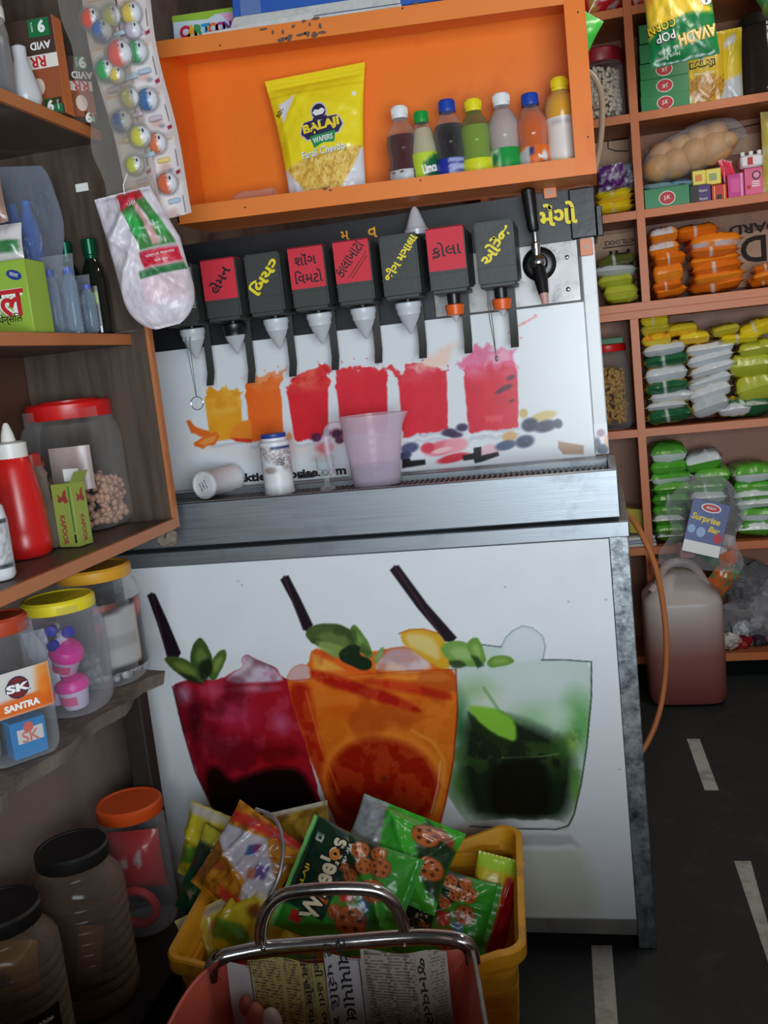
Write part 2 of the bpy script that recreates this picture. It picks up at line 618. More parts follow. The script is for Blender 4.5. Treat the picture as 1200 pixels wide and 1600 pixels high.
CB = (-.58, .3, 0)
cab = thing('drinks_cabinet', 'steel framed drinks cabinet with white front printed with three iced drinks', 'cabinet', CB)
cw = Vector((.58, -.3, 0))
b = MB().box((-1.19, .02, .06), (.036, .62, 1.015))
b.build('body', m_rail, cab, cw)
b = MB().box((.004, -.002, 0), (.046, .045, 1.0), b=.002)
b.build('corner_post', m_galv, cab, cw)
b = MB().box((-1.2, -.002, 0), (-1.174, .045, 1.0), b=.002)
b.build('corner_post', m_galv, cab, cw)
for x in (-1.2, .004):
    MB().box((x, .58, 0), (x + .042, .62, 1.0), b=.002).build('corner_post', m_galv, cab, cw)
MB().box((-1.2, -.004, .985), (.05, .62, 1.022), b=.003).build('top_rail', m_steel, cab, cw)
MB().box((-1.174, 0, .032), (.004, .03, .073), b=.002).build('bottom_rail', m_rail, cab, cw)
for x in (-1.12, -.02):
    wheel = MB().tube([(x, .10 + .042 * math.cos(a), .045 + .042 * math.sin(a)) for a in np.linspace(0, 2 * PI, 17)], .011, 8).build('caster', m_red, cab, cw)
    MB().box((x - .016, .07, .045), (x + .016, .13, .066)).build('caster_fork', m_rail, wheel)

def q0(*pts):
    return [(W(x, y, 0).x, W(x, y, 0).z) for x, y in pts]
def px0(x, y):
    v = W(x, y, 0)
    return np.array([v.x, v.z])
S = .00142                                        # metres per photo pixel on the cabinet front
def drink_panel(P):
    p = Paint(P, (226, 230, 234))
    n1, n2 = fbm(P, 30, 3), fbm(P, 12, 9)
    p.Q = P + np.stack([fbm(P, 38, 21) - .5, fbm(P, 38, 27) - .5], 1) * .007
    p.mix((n2 - .45) * .35, (205, 208, 212))
    B = lambda x, y, rx, ry, c, a=.9, ang=0, soft=.8, clip=None: p.blob(px0(x, y), rx * S, ry * S, c, a, ang, soft, clip)
    Pl = lambda pts, c, soft=1.0, a=1.0, clip=None: p.poly(smoothed(q0(*pts), 2 if len(pts) > 4 else 0), c, soft * S, a, clip)
    # faint printed reflection under the glasses
    Pl([(735, 1308), (905, 1308), (935, 1400), (930, 1430), (760, 1430)], (206, 210, 190), 14, .8)
    Pl([(735, 1304), (890, 1304), (905, 1322), (735, 1324)], (186, 184, 188), 4, .8)
    Pl([(735, 1322), (895, 1320), (900, 1328), (735, 1330)], (235, 236, 240), 3, .8)
    # green drink -------------------------------------------------
    G3 = [(700, 1045), (702, 1012), (745, 1006), (783, 1010), (790, 996), (802, 985), (816, 978), (832, 981), (848, 994), (852, 1010), (848, 1032), (884, 1031),
          (924, 1034), (924, 1090), (917, 1165), (908, 1225), (898, 1272), (892, 1290), (880, 1299), (735, 1290), (712, 1262), (690, 1230)]
    g = p.mask(smoothed(q0(*G3), 1), 1.0 * S)
    p.mix(g, (196, 212, 204))
    B(830, 1075, 120, 50, (205, 220, 216), .9, clip=g)
    Pl([(785, 1010), (802, 984), (817, 978), (848, 994), (852, 1010), (847, 1034), (785, 1034)], (214, 222, 228), 5, .9, g)
    p.line(q0((783, 1011), (745, 1006)), 1.6 * S, (60, 74, 86), .8)
    p.line(q0((783, 1011), (790, 996), (802, 985), (816, 978), (832, 981), (848, 994), (852, 1010), (848, 1032)), 1.3 * S, (126, 140, 150), .8)
    p.line(q0((846, 1031), (884, 1031), (924, 1034)), 1.7 * S, (40, 60, 66), .85)
    B(745, 1085, 50, 40, (150, 188, 130), .8, clip=g)
    B(765, 1100, 45, 32, (216, 226, 216), .75, clip=g)
    B(905, 1130, 40, 75, (92, 170, 84), .85, clip=g)
    B(845, 1125, 70, 40, (150, 205, 140), .7, clip=g)
    B(870, 1120, 36, 30, (200, 228, 205), .8, clip=g)
    B(715, 1130, 30, 80, (40, 104, 52), .85, clip=g)
    B(722, 1225, 42, 70, (60, 104, 44), .9, clip=g)
    Pl([(730, 1118), (790, 1120), (830, 1132), (868, 1150), (893, 1175), (898, 1220), (888, 1265), (868, 1283), (742, 1280), (728, 1240), (720, 1180)], (14, 30, 16), 12, .96, g)
    B(880, 1165, 26, 28, (46, 90, 40), .8, clip=g)
    B(900, 1230, 14, 60, (88, 150, 50), .8, clip=g)
    B(893, 1160, 16, 30, (150, 190, 90), .7, clip=g)
    p.mix(g * np.clip((n1 - .56) * 6, 0, .6) * np.clip(1 - np.abs((P[:, 1] - px0(0, 1190)[1]) / .09), 0, 1), (64, 104, 40))
    p.line(q0((785, 1184), (845, 1182), (872, 1178)), 2.2 * S, (110, 150, 84), .6, g)
    Pl([(770, 1185), (850, 1183), (862, 1250), (850, 1275), (760, 1272)], (5, 10, 6), 8, .8, g)
    Pl([(728, 1104), (745, 1102), (780, 1108), (800, 1122), (808, 1142), (804, 1160), (780, 1152), (752, 1134)], (136, 196, 60), 3, 1)
    Pl([(728, 1106), (752, 1134), (780, 1152), (804, 1161), (790, 1166), (760, 1158), (740, 1140)], (30, 50, 20), 3, .9)
    p.line(q0((756, 1075), (780, 1110), (815, 1130)), 4 * S, (96, 150, 80), .6, g)
    Pl([(735, 1281), (868, 1280), (884, 1287), (878, 1293), (742, 1290)], (222, 226, 226), 1.5, .95)
    p.line(q0((735, 1291), (790, 1294), (868, 1296), (888, 1290), (897, 1272), (908, 1225), (917, 1165), (924, 1090), (924, 1034)), 1.8 * S, (30, 44, 26), .85)
    # red drink ---------------------------------------------------
    G1 = [(270, 1073), (277, 1067), (300, 1062), (345, 1063), (372, 1046), (380, 1042), (377, 1030), (384, 1022), (397, 1028), (412, 1035), (424, 1040), (434, 1046),
          (441, 1060), (462, 1062), (475, 1150), (500, 1245), (506, 1285), (495, 1297), (400, 1302), (352, 1292), (330, 1258), (305, 1205), (286, 1140)]
    g = p.mask(smoothed(q0(*G1), 1), 1.0 * S)
    p.mix(g, (168, 22, 40))
    Pl([(372, 1046), (377, 1030), (384, 1022), (397, 1028), (424, 1040), (441, 1058), (442, 1066), (345, 1068)], (206, 196, 210), 3, .95, g)
    B(285, 1085, 26, 28, (170, 120, 150), .9, clip=g)
    B(330, 1080, 36, 18, (190, 70, 100), .7, clip=g)
    B(370, 1118, 55, 40, (190, 44, 84), .7, clip=g)
    B(398, 1076, 60, 10, (216, 150, 176), .7, clip=g)
    B(440, 1130, 22, 30, (206, 96, 140), .75, clip=g)
    B(345, 1160, 30, 22, (186, 56, 86), .5, clip=g)
    B(305, 1130, 18, 80, (64, 8, 18), .85, ang=-.15, clip=g)
    B(430, 1180, 70, 40, (176, 6, 14), .8, clip=g)
    Pl([(325, 1195), (345, 1200), (360, 1222), (390, 1210), (420, 1200), (468, 1200), (490, 1235), (506, 1290), (400, 1303), (345, 1290), (318, 1235)], (16, 4, 6), 7, .97, g)
    p.line(q0((270, 1073), (286, 1140), (305, 1205), (330, 1258), (352, 1292)), 2.5 * S, (56, 12, 18), .8)
    p.mix(g * np.clip((n1 - .5) * 2.4, 0, .30) * np.clip((P[:, 1] - px0(380, 1190)[1]) / .05, 0, 1), (206, 90, 120))
    p.mix(g * np.clip((n2 - .48) * 3, 0, .5), (70, 6, 16))
    Pl([(470, 1293), (498, 1286), (504, 1290), (496, 1298), (472, 1300)], (120, 30, 44), 2, .8)
    # orange drink ------------------------------------------------
    G2 = [(447, 1062), (455, 1046), (465, 1037), (484, 1040), (487, 1010), (520, 1020), (600, 1016), (625, 1008), (650, 1014), (668, 1028), (690, 1044), (711, 1045),
          (715, 1110), (708, 1190), (697, 1250), (684, 1302), (676, 1308), (534, 1306), (517, 1270), (490, 1200), (466, 1130)]
    g = p.mask(smoothed(q0(*G2), 1), 1.0 * S)
    p.mix(g, (222, 110, 26))
    Pl([(447, 1062), (455, 1046), (465, 1037), (484, 1040), (486, 1062), (460, 1066)], (216, 180, 186), 2, .9, g)
    Pl([(600, 1020), (612, 1012), (640, 1010), (668, 1030), (676, 1048), (580, 1050)], (218, 206, 214), 4, .95, g)
    Pl([(447, 1070), (485, 1066), (492, 1130), (520, 1220), (548, 1300), (525, 1295), (495, 1215), (465, 1130)], (176, 30, 14), 6, .95, g)
    Pl([(487, 1010), (498, 1016), (548, 1036), (590, 1052), (560, 1056), (500, 1046)], (226, 84, 26), 2, .95, g)
    Pl([(488, 1022), (508, 1028), (540, 1048), (492, 1048)], (238, 176, 80), 4, .9, g)
    Pl([(484, 1046), (520, 1052), (570, 1070), (630, 1090), (664, 1112), (640, 1112), (560, 1086), (490, 1064)], (178, 24, 14), 4, .95, g)
    Pl([(560, 1058), (640, 1066), (706, 1084), (706, 1094), (640, 1084), (575, 1070)], (200, 40, 14), 4, .9, g)
    Pl([(590, 1058), (690, 1050), (709, 1060), (690, 1066)], (240, 150, 60), 3, .8, g)
    p.blob(px0(600, 1222), 116 * S, 98 * S, (236, 130, 34), .95, 0, .10, g)
    p.blob(px0(598, 1226), 104 * S, 92 * S, (158, 22, 8), .97, 0, .16, g)
    for k in range(11):
        a = k * 2 * PI / 11 + .2
        p.line([px0(600, 1218) + .012 * np.array([math.cos(a), math.sin(a)]), px0(600, 1222) + np.array([math.cos(a) * 92, math.sin(a) * 80]) * S], 2.2 * S, (186, 44, 12), .35, g)
    B(600, 1217, 10, 9, (96, 8, 4), .9, clip=g)
    B(590, 1290, 100, 30, (110, 12, 6), .8, clip=g)
    B(530, 1110, 40, 26, (214, 84, 16), .6, clip=g)
    p.line(q0((644, 1142), (678, 1160), (695, 1190), (692, 1230), (680, 1268)), 5 * S, (236, 150, 50), .8, g)
    p.line(q0((688, 1190), (684, 1230), (674, 1270)), 2 * S, (240, 200, 170), .7, g)
    p.line(q0((478, 1080), (500, 1160), (530, 1240)), 3 * S, (236, 110, 40), .6, g)
    p.line(q0((712, 1046), (715, 1110), (708, 1190), (697, 1250), (684, 1300)), 2.2 * S, (150, 30, 12), .8)
    p.line(q0((447, 1064), (462, 1063), (560, 1054), (640, 1048), (711, 1046)), 1.6 * S, (190, 60, 30), .7)
    p.mix(g * np.clip((n1 - .5) * 2.2, 0, .22), (250, 150, 60))
    p.mix(g * np.clip((n2 - .5) * 2.2, 0, .25), (120, 12, 6))
    # fruit slice, straws, mint ---------------------------------
    Pl([(624, 990), (640, 984), (662, 983), (686, 990), (700, 1008), (706, 1042), (690, 1046), (664, 1030), (645, 1015), (630, 1008)], (214, 164, 44), 1.5)
    Pl([(630, 992), (655, 988), (682, 1000), (690, 1034), (664, 1020), (640, 1010)], (224, 200, 130), 4, .9)
    p.line(q0((624, 990), (640, 984), (662, 983), (686, 990)), 2.2 * S, (190, 110, 30), .9)
    p.Q = P
    for s3 in ([(230, 930), (237, 926), (243, 928), (262, 970), (283, 1020), (276, 1032), (262, 1028), (246, 975)],
               [(438, 906), (444, 900), (451, 899), (470, 936), (489, 976), (482, 988), (474, 984), (456, 940)],
               [(609, 891), (616, 884), (623, 883), (668, 944), (714, 996), (706, 1004), (696, 1002), (652, 950)]):
        p.poly(q0(*s3), (30, 22, 30), 1.0 * S)
    p.Q = P + np.stack([fbm(P, 38, 21) - .5, fbm(P, 38, 27) - .5], 1) * .005
    for s3 in ([(230, 930), (237, 926), (262, 1028), (246, 975)], [(438, 906), (444, 900), (474, 984), (456, 940)], [(609, 891), (616, 884), (696, 1002), (652, 950)]):
        p.line(q0(s3[1], s3[-2]), 2.0 * S, (84, 50, 56), .7)
    def leaf(pts, c, c2):
        Pl(pts, c, 1.2)
        cx, cy = np.mean(pts, 0)
        Pl([(cx + (x - cx) * .55, cy + (y - cy) * .5) for x, y in pts], c2, 4, .8)
    leaf([(255, 1030), (264, 1025), (280, 1026), (300, 1035), (316, 1050), (322, 1068), (300, 1066), (275, 1052)], (70, 92, 40), (120, 140, 60))
    leaf([(296, 1034), (300, 1010), (312, 994), (324, 1008), (334, 1030), (330, 1060), (312, 1050)], (58, 84, 38), (104, 130, 60))
    leaf([(330, 1036), (340, 1018), (352, 1013), (355, 1022), (348, 1046), (336, 1064), (326, 1062)], (74, 104, 44), (136, 156, 76))
    Pl([(310, 1034), (330, 1028), (334, 1048), (322, 1066), (312, 1060)], (22, 34, 18), 3, .9)
    Pl([(278, 1052), (300, 1056), (318, 1070), (296, 1066)], (24, 32, 18), 3, .8)
    leaf([(475, 990), (486, 978), (510, 973), (535, 976), (555, 990), (566, 1012), (560, 1028), (535, 1026), (505, 1010), (486, 1004)], (72, 92, 44), (108, 124, 66))
    Pl([(488, 1000), (520, 1004), (555, 1020), (552, 1032), (525, 1028), (500, 1014)], (136, 158, 84), 2, .9)
    leaf([(546, 985), (552, 974), (562, 982), (575, 1002), (584, 1024), (574, 1030), (560, 1016)], (88, 124, 56), (128, 160, 80))
    Pl([(528, 1020), (548, 1006), (564, 1010), (560, 1024), (580, 1030), (582, 1044), (566, 1049), (548, 1040), (532, 1032)], (28, 44, 26), 1.5)
    leaf([(584, 1026), (596, 1011), (601, 1013), (596, 1028), (586, 1038)], (124, 150, 84), (150, 176, 110))
    p.mix(p.mask(q0((475, 990), (510, 972), (555, 985), (580, 1020), (560, 1035), (486, 1004)), S) * np.clip((n1 - .5) * 5, 0, .5), (46, 62, 30))
    leaf([(686, 1012), (700, 1003), (720, 1001), (738, 1008), (752, 1028), (748, 1042), (726, 1042), (702, 1034)], (118, 160, 76), (160, 192, 120))
    leaf([(728, 1008), (738, 996), (748, 996), (756, 1012), (760, 1034), (748, 1040), (738, 1026)], (104, 150, 64), (150, 190, 100))
    leaf([(758, 1036), (768, 1026), (784, 1023), (802, 1028), (804, 1034), (790, 1040), (766, 1044)], (104, 146, 62), (140, 180, 90))
    Pl([(700, 1032), (716, 1030), (732, 1040), (720, 1044), (706, 1042)], (44, 66, 34), 2, .9)
    Pl([(736, 1024), (746, 1026), (756, 1040), (746, 1044)], (36, 62, 30), 2, .9)
    # small scratches and specks
    for x, y in ((789, 917), (947, 937), (888, 940), (615, 1196), (968, 1202), (372, 908), (378, 914)):
        B(x, y, 3, 1.6, (120, 124, 128), .8)
    return p.c
painted_sheet('printed_panel', -1.173, .0035, .074, .984, .0022, drink_panel, m_print, cab, y=-.0005, loc=cw)['label'] = 'white panel printed with red, orange and green iced drinks'

# ================================================================ drip tray
TR = (-.58, .14, 1.03)
tray = thing('drip_tray', 'long stainless steel drip tray on top of the drinks cabinet', 'tray', TR)
tw = Vector((.58, -.14, -1.03))
b = MB()
b.box((-1.19, -.006, 1.03), (.033, .012, 1.137), b=.003)
b.box((.015, .012, 1.03), (.033, .268, 1.137), b=.003)
b.box((-1.19, .012, 1.03), (-1.17, .268, 1.137), b=.003)
b.box((-1.17, .012, 1.03), (.015, .268, 1.05))
b.build('pan', m_steel, tray, tw)
b = MB()
for i in range(92):
    x = -1.165 + i * .0128
    b.box((x, .014, 1.118), (x + .0062, .195, 1.124))
for y in (.02, .1, .185):
    b.box((-1.165, y, 1.112), (.012, y + .006, 1.118))
m_grate = mat('grimy_grate', (120, 118, 114), .5, .6, var=.25, scale=14, dirt=(70, 60, 52), dscale=8, damount=.7)
stuff(b.build('grating', m_grate, tray, tw))
MB().box((-1.17, .2, 1.05), (.015, .268, 1.137), b=.002).build('back_ledge', m_steel, tray, tw)

# ================================================================ soda dispenser
m_blackp = mat('black_panel', (34, 35, 38), .38, var=.2, scale=9, dirt=(120, 122, 124), dscale=42, damount=-.35, rvar=.12)
m_tape = mat('black_tape', (20, 20, 22), .34, var=.2, scale=20, bump=.12, bscale=14)
m_white = mat('white_sheet_metal', (226, 228, 230), .3, var=.06, scale=6, dirt=(180, 176, 170), dscale=8, damount=.2)
m_head = mat('charcoal_plastic', (62, 64, 62), .5, var=.12, scale=20, dirt=(80, 78, 70), dscale=10, damount=.2, bump=.04, bscale=120)
m_redlab = mat('red_paper', (214, 44, 62), .6, var=.07, scale=20)
m_yel = mat('yellow_vinyl', (244, 222, 40), .5, var=.05)
m_ory = mat('amber_vinyl', (236, 160, 40), .5, var=.05)
m_ink = mat('black_ink', (22, 16, 22), .6, var=0)
m_cone = clear('milky_nozzle', (222, 224, 230), .55, .85, .25, .1)
m_ring = mat('milky_ring', (206, 210, 216), .35, var=.05)
m_orng = mat('orange_plastic', (232, 98, 30), .35, var=.05)
m_blackpl = mat('black_plastic', (18, 18, 20), .35, var=.1)
m_lever = mat('dark_lever', (58, 58, 56), .5, .2, var=.2, scale=20, dirt=(92, 70, 54), dscale=10, damount=.4)
m_chrome = mat('chrome', (220, 224, 228), .12, 1.0, var=.05)
DL = (-.58, .45, 1.023)
dis = thing('soda_dispenser', 'wide soda dispenser with eight charcoal taps above a splash printed white front', 'drink dispenser', DL)
dw = -Vector(DL)
MB().box((-1.16, .281, 1.023), (-.012, .60, 1.771)).build('body', m_white, dis, dw)
MB().box((-.013, .272, 1.139), (.021, .60, 1.768), b=.003).build('side_strip', m_white, dis, dw)
MB().box((-1.16, .277, 1.509), (-.008, .281, 1.771)).build('black_fascia', m_blackp, dis, dw)
b = MB()
b.box((-.03, .268, 1.655), (.030, .277, 1.770), b=.003)
b.box((.021, .272, 1.655), (.030, .46, 1.770), b=.003)
b.box((.03, .266, 1.655), (.044, .272, 1.725), b=.002)
b.build('black_tape', m_tape, dis, dw)
mp_ = MB().box((-.372, .272, 1.5125), (-.018, .277, 1.655), b=.0015).build('tap_plate', mat('scuffed_plate', (140, 137, 136), .40, .9, var=.15, scale=12, dirt=(90, 88, 88), dscale=16, damount=.45, rvar=.15), dis, dw)
for x, y in ((886, 402), (888, 452)):
    c = W(x, y, .272)
    MB().lathe([(.0055, 0), (.0055, .002), (.003, .0035), (.0001, .0035)], 12, M=T(c.x, .272, c.z) @ RX(PI / 2)).build('screw', m_chrome, mp_)
for px, py, py2, Y in ((916, 374, 398, .258),):
    a, c = W(px - 11, py, Y), W(px + 11, py2, Y)
    t = MB().box((a.x, Y, c.z), (c.x, Y + .004, a.z), b=.0015).build('bracket_tab', mat('salmon_paint', (222, 138, 100), .45, var=.08), dis, dw)
    MB().lathe([(.0045, 0), (.0045, .0015), (.0001, .0015)], 10, M=T((a.x + c.x) / 2, Y, (a.z + c.z) / 2) @ RX(PI / 2)).build('rivet', m_rail, t)
def q28(*pts):
    return [(W(x, y, .278).x, W(x, y, .278).z) for x, y in pts]
def px28(x, y):
    v = W(x, y, .278)
    return np.array([v.x, v.z])
S2 = .00158
def splash_panel(P):
    p = Paint(P, (228, 232, 236))
    n1, n2 = fbm(P, 34, 5), fbm(P, 90, 6)
    up_ = np.clip((P[:, 1] - px28(560, 610)[1]) / .02, 0, 1) + .12 + np.clip((px28(700, 660)[1] - P[:, 1]) / .02, 0, .5)
    p.Q = P + np.stack([fbm(P, 60, 31) - .5, fbm(P, 60, 37) - .5], 1) * (.026 * up_)[:, None]
    Pl = lambda pts, c, soft=1.0, a=1.0: p.poly(q28(*pts), c, soft * S2, a)
    B = lambda x, y, rx, ry, c, a=.9, ang=0, soft=.6: p.blob(px28(x, y), rx * S2, ry * S2, c, a, ang, soft)
    B(470, 690, 150, 30, (236, 200, 190), .6, .1, .9)
    B(340, 690, 70, 22, (240, 222, 206), .7, .1, .9)
    # cups: (top points ..., base)
    cups = [
        ([(318, 612), (330, 606), (340, 612), (352, 604), (362, 612), (376, 614), (378, 684), (328, 690)], (238, 160, 40), (244, 196, 96), 636),
        ([(382, 600), (396, 592), (420, 586), (444, 574), (438, 600), (443, 684), (392, 690)], (240, 104, 34), (240, 150, 90), 600),
        ([(447, 604), (462, 592), (478, 580), (512, 566), (513, 680), (460, 688)], (222, 34, 48), (240, 120, 90), 600),
        ([(522, 580), (530, 576), (560, 576), (580, 572), (604, 576), (606, 660), (604, 672), (534, 682)], (224, 40, 56), (228, 60, 70), 582),
        ([(622, 590), (632, 570), (650, 562), (670, 575), (698, 580), (700, 670), (630, 684)], (222, 40, 58), (232, 80, 96), 590),
        ([(724, 578), (740, 570), (770, 566), (808, 566), (810, 668), (732, 678)], (220, 36, 60), (236, 130, 160), 580)]
    for k, (pts, c, ct, yt) in enumerate(cups):
        x0, x1 = pts[-1][0] - 2, pts[-2][0] + 2
        yb = pts[-1][1]
        Pl([(x0, yb - 12), (x1, yb - 18), (x1, yb + 4), (x0 + 3, yb + 10)], (202, 204, 212), 1.5, .9)
        Pl([(x0, yb + 1), (x1, yb - 4), (x1, yb), (x0, yb + 5)], (236, 238, 242), 1.2, .9)
        Pl(pts, c, 1.2)
        m = p.mask(q28(*pts), 1.5 * S2)
        p.mix(m * np.clip((n1 - .45) * 1.2, 0, .14), tuple(min(255, v * 1.12 + 18) for v in c))
        p.mix(m * np.clip((n1 - .35) * -1.2, 0, .14), tuple(v * .8 for v in c))
        top = np.clip((P[:, 1] - px28((x0 + x1) / 2, yt + 16)[1]) / (18 * S2), 0, 1)
        p.mix(m * top * np.clip(.25 + (n1 - .4) * 2, 0, .75), ct)
        # drops thrown up
        rs = np.random.RandomState(k)
        for _ in range(6):
            B(rs.uniform(x0, x1), yt - rs.uniform(6, 28), rs.uniform(1.2, 3.6), rs.uniform(1, 2), c, .85, rs.rand() * 3)
    Pl([(380, 592), (408, 588), (434, 578), (446, 572), (436, 588), (400, 598)], (240, 150, 100), 1.5)
    Pl([(494, 562), (512, 576), (516, 584), (500, 572)], (216, 30, 40), 1.2)
    Pl([(604, 578), (612, 572), (624, 580), (634, 592), (618, 588)], (222, 60, 70), 1.5)
    Pl([(640, 574), (690, 546), (712, 536), (700, 566), (680, 580)], (244, 206, 186), 6, .85)
    Pl([(718, 576), (724, 560), (740, 546), (760, 540), (790, 548), (806, 540), (800, 560), (812, 574)], (232, 96, 140), 3, .85)
    Pl([(742, 540), (752, 538), (756, 556), (742, 560)], (226, 110, 150), 2, .85)
    Pl([(762, 552), (790, 548), (794, 566), (760, 570)], (238, 170, 190), 3, .8)
    p.line(q28((795, 520), (812, 508), (838, 494)), 2.5 * S2, (238, 150, 150), .85)
    for x, y, r in ((800, 522, 5), (800, 536, 5), (818, 505, 4), (836, 492, 3), (814, 528, 3)):
        B(x, y, r, r * .6, (232, 110, 130), .85)
    # dark smears in the last cup
    for x, y, rx, ry in ((790, 606, 14, 6), (798, 590, 10, 5), (800, 626, 6, 3), (780, 612, 10, 4)):
        B(x, y, rx, ry, (84, 36, 62), .8, .3)
    Pl([(756, 650), (788, 648), (784, 658), (760, 660)], (240, 90, 100), 2, .7)
    # fruit
    Pl([(290, 658), (296, 656), (304, 666), (326, 674), (330, 684), (312, 682), (298, 676)], (232, 110, 40), 1.2)
    Pl([(302, 692), (318, 682), (338, 674), (343, 682), (336, 694), (318, 700), (304, 698)], (232, 112, 40), 1.2)
    Pl([(310, 692), (322, 685), (338, 680), (334, 690), (320, 696)], (244, 160, 84), 2, .9)
    Pl([(358, 684), (364, 668), (378, 658), (392, 656), (394, 690), (370, 688)], (240, 140, 44), 1.5)
    Pl([(358, 684), (394, 686), (392, 692), (368, 690)], (216, 60, 36), 1.2)
    B(452, 682, 7, 9, (236, 150, 90), .9)
    for x, y, r in ((494, 684, 11), (510, 676, 9), (526, 678, 12), (540, 674, 9), (530, 688, 9)):
        B(x, y, r, r * .8, (96, 36, 76), .95, soft=.4)
    B(506, 700, 20, 12, (220, 90, 96), .8)
    B(505, 716, 24, 10, (236, 150, 150), .6)
    for x, y, rx, ry in ((702, 676, 16, 8), (722, 668, 12, 8), (712, 680, 14, 6)):
        B(x, y, rx, ry, (66, 48, 84), .9, soft=.4)
    for x, y, rx, ry, c in ((690, 700, 34, 14, (232, 110, 130)), (712, 696, 24, 14, (240, 160, 170)), (668, 700, 14, 10, (222, 60, 80)), (708, 716, 32, 8, (218, 40, 60)), (690, 704, 20, 5, (246, 200, 204)),
                            (765, 704, 20, 12, (236, 190, 196)), (796, 682, 14, 10, (216, 172, 110)), (850, 650, 24, 9, (214, 190, 120)), (818, 646, 8, 9, (206, 180, 104)),
                            (828, 664, 16, 13, (56, 60, 84)), (852, 666, 22, 11, (50, 54, 80)), (872, 662, 8, 9, (54, 58, 86)), (820, 690, 18, 12, (66, 78, 108)), (790, 696, 20, 9, (70, 86, 116)), (640, 700, 18, 10, (74, 80, 120)),
                            (632, 712, 14, 8, (64, 70, 112))):
        B(x, y, rx, ry, c, .95, .15, .35)
    p.mix(np.clip((n2 - .5) * 4, 0, .3) * (p.c.mean(1) < .36), (30, 26, 44))
    # patches of tape
    p.Q = P
    Pl([(872, 688), (876, 690), (900, 694), (912, 696), (912, 710), (880, 710), (872, 700)], (176, 142, 112), 1)
    Pl([(628, 718), (640, 716), (642, 720), (664, 718), (665, 726), (628, 732)], (24, 24, 26), 1)
    Pl([(722, 712), (740, 708), (740, 700), (752, 698), (752, 712), (778, 706), (780, 712), (752, 722), (742, 724), (740, 718), (724, 720)], (24, 24, 26), 1)
    Pl([(464, 742), (490, 738), (490, 746), (466, 748)], (26, 26, 28), 1)
    return p.c
splash = painted_sheet('splash_panel', -1.16, -.0135, 1.138, 1.509, .0021, splash_panel, m_print, dis, y=.2795, loc=dw)
tz = W(460, 740, .278)
a, c = W(303, 758, .278), W(540, 728, .278)
text('www.shaktienterprise.com', m_ink, splash, T((a.x + c.x) / 2, .2788, (a.z + c.z) / 2 - .004) @ FRONT, width=c.x - a.x, height=.030, bold=.045, ang=-.006)
def strip_print(P):
    p = Paint(P, (228, 230, 232))
    p.blob((.004, 1.192), .013, .012, (150, 110, 130), .9, 0, .5).blob((-.006, 1.165), .010, .022, (92, 84, 112), .9, 0, .4).blob((.006, 1.152), .018, .016, (70, 84, 112), .95, 0, .4).blob((.019, 1.172), .009, .018, (232, 176, 130), .95, 0, .3)
    p.mix(np.clip((fbm(P, 120, 4) - .55) * 6, 0, .5) * (p.c.mean(1) < .5), (40, 44, 70))
    return p.c
painted_sheet('strip_print', -.0115, .0195, 1.141, 1.215, .0012, strip_print, m_print, dis, y=.2714, loc=dw)
lt = lambda s, m, px, py, Y, par, w=None, h=None, ang=0, bold=.02, shear=0: text(s, m, par, T(*W(px, py, Y)) @ FRONT, w * 2.4 / FPX if w else None, h * 2.4 / FPX if h else None, bold, shear, ang=ang)
fas = MB().box((-.5, .2762, 1.76), (-.47, .2772, 1.762)).build('fascia_scuff', m_blackp, dis, dw)
lt('મ', m_ory, 539, 368, .2755, fas, h=14)
lt('વ', m_ory, 582, 363, .2755, fas, h=16)
lt('મેંગો', m_yel, 872, 334, .266, fas, w=54, h=33, bold=.034)

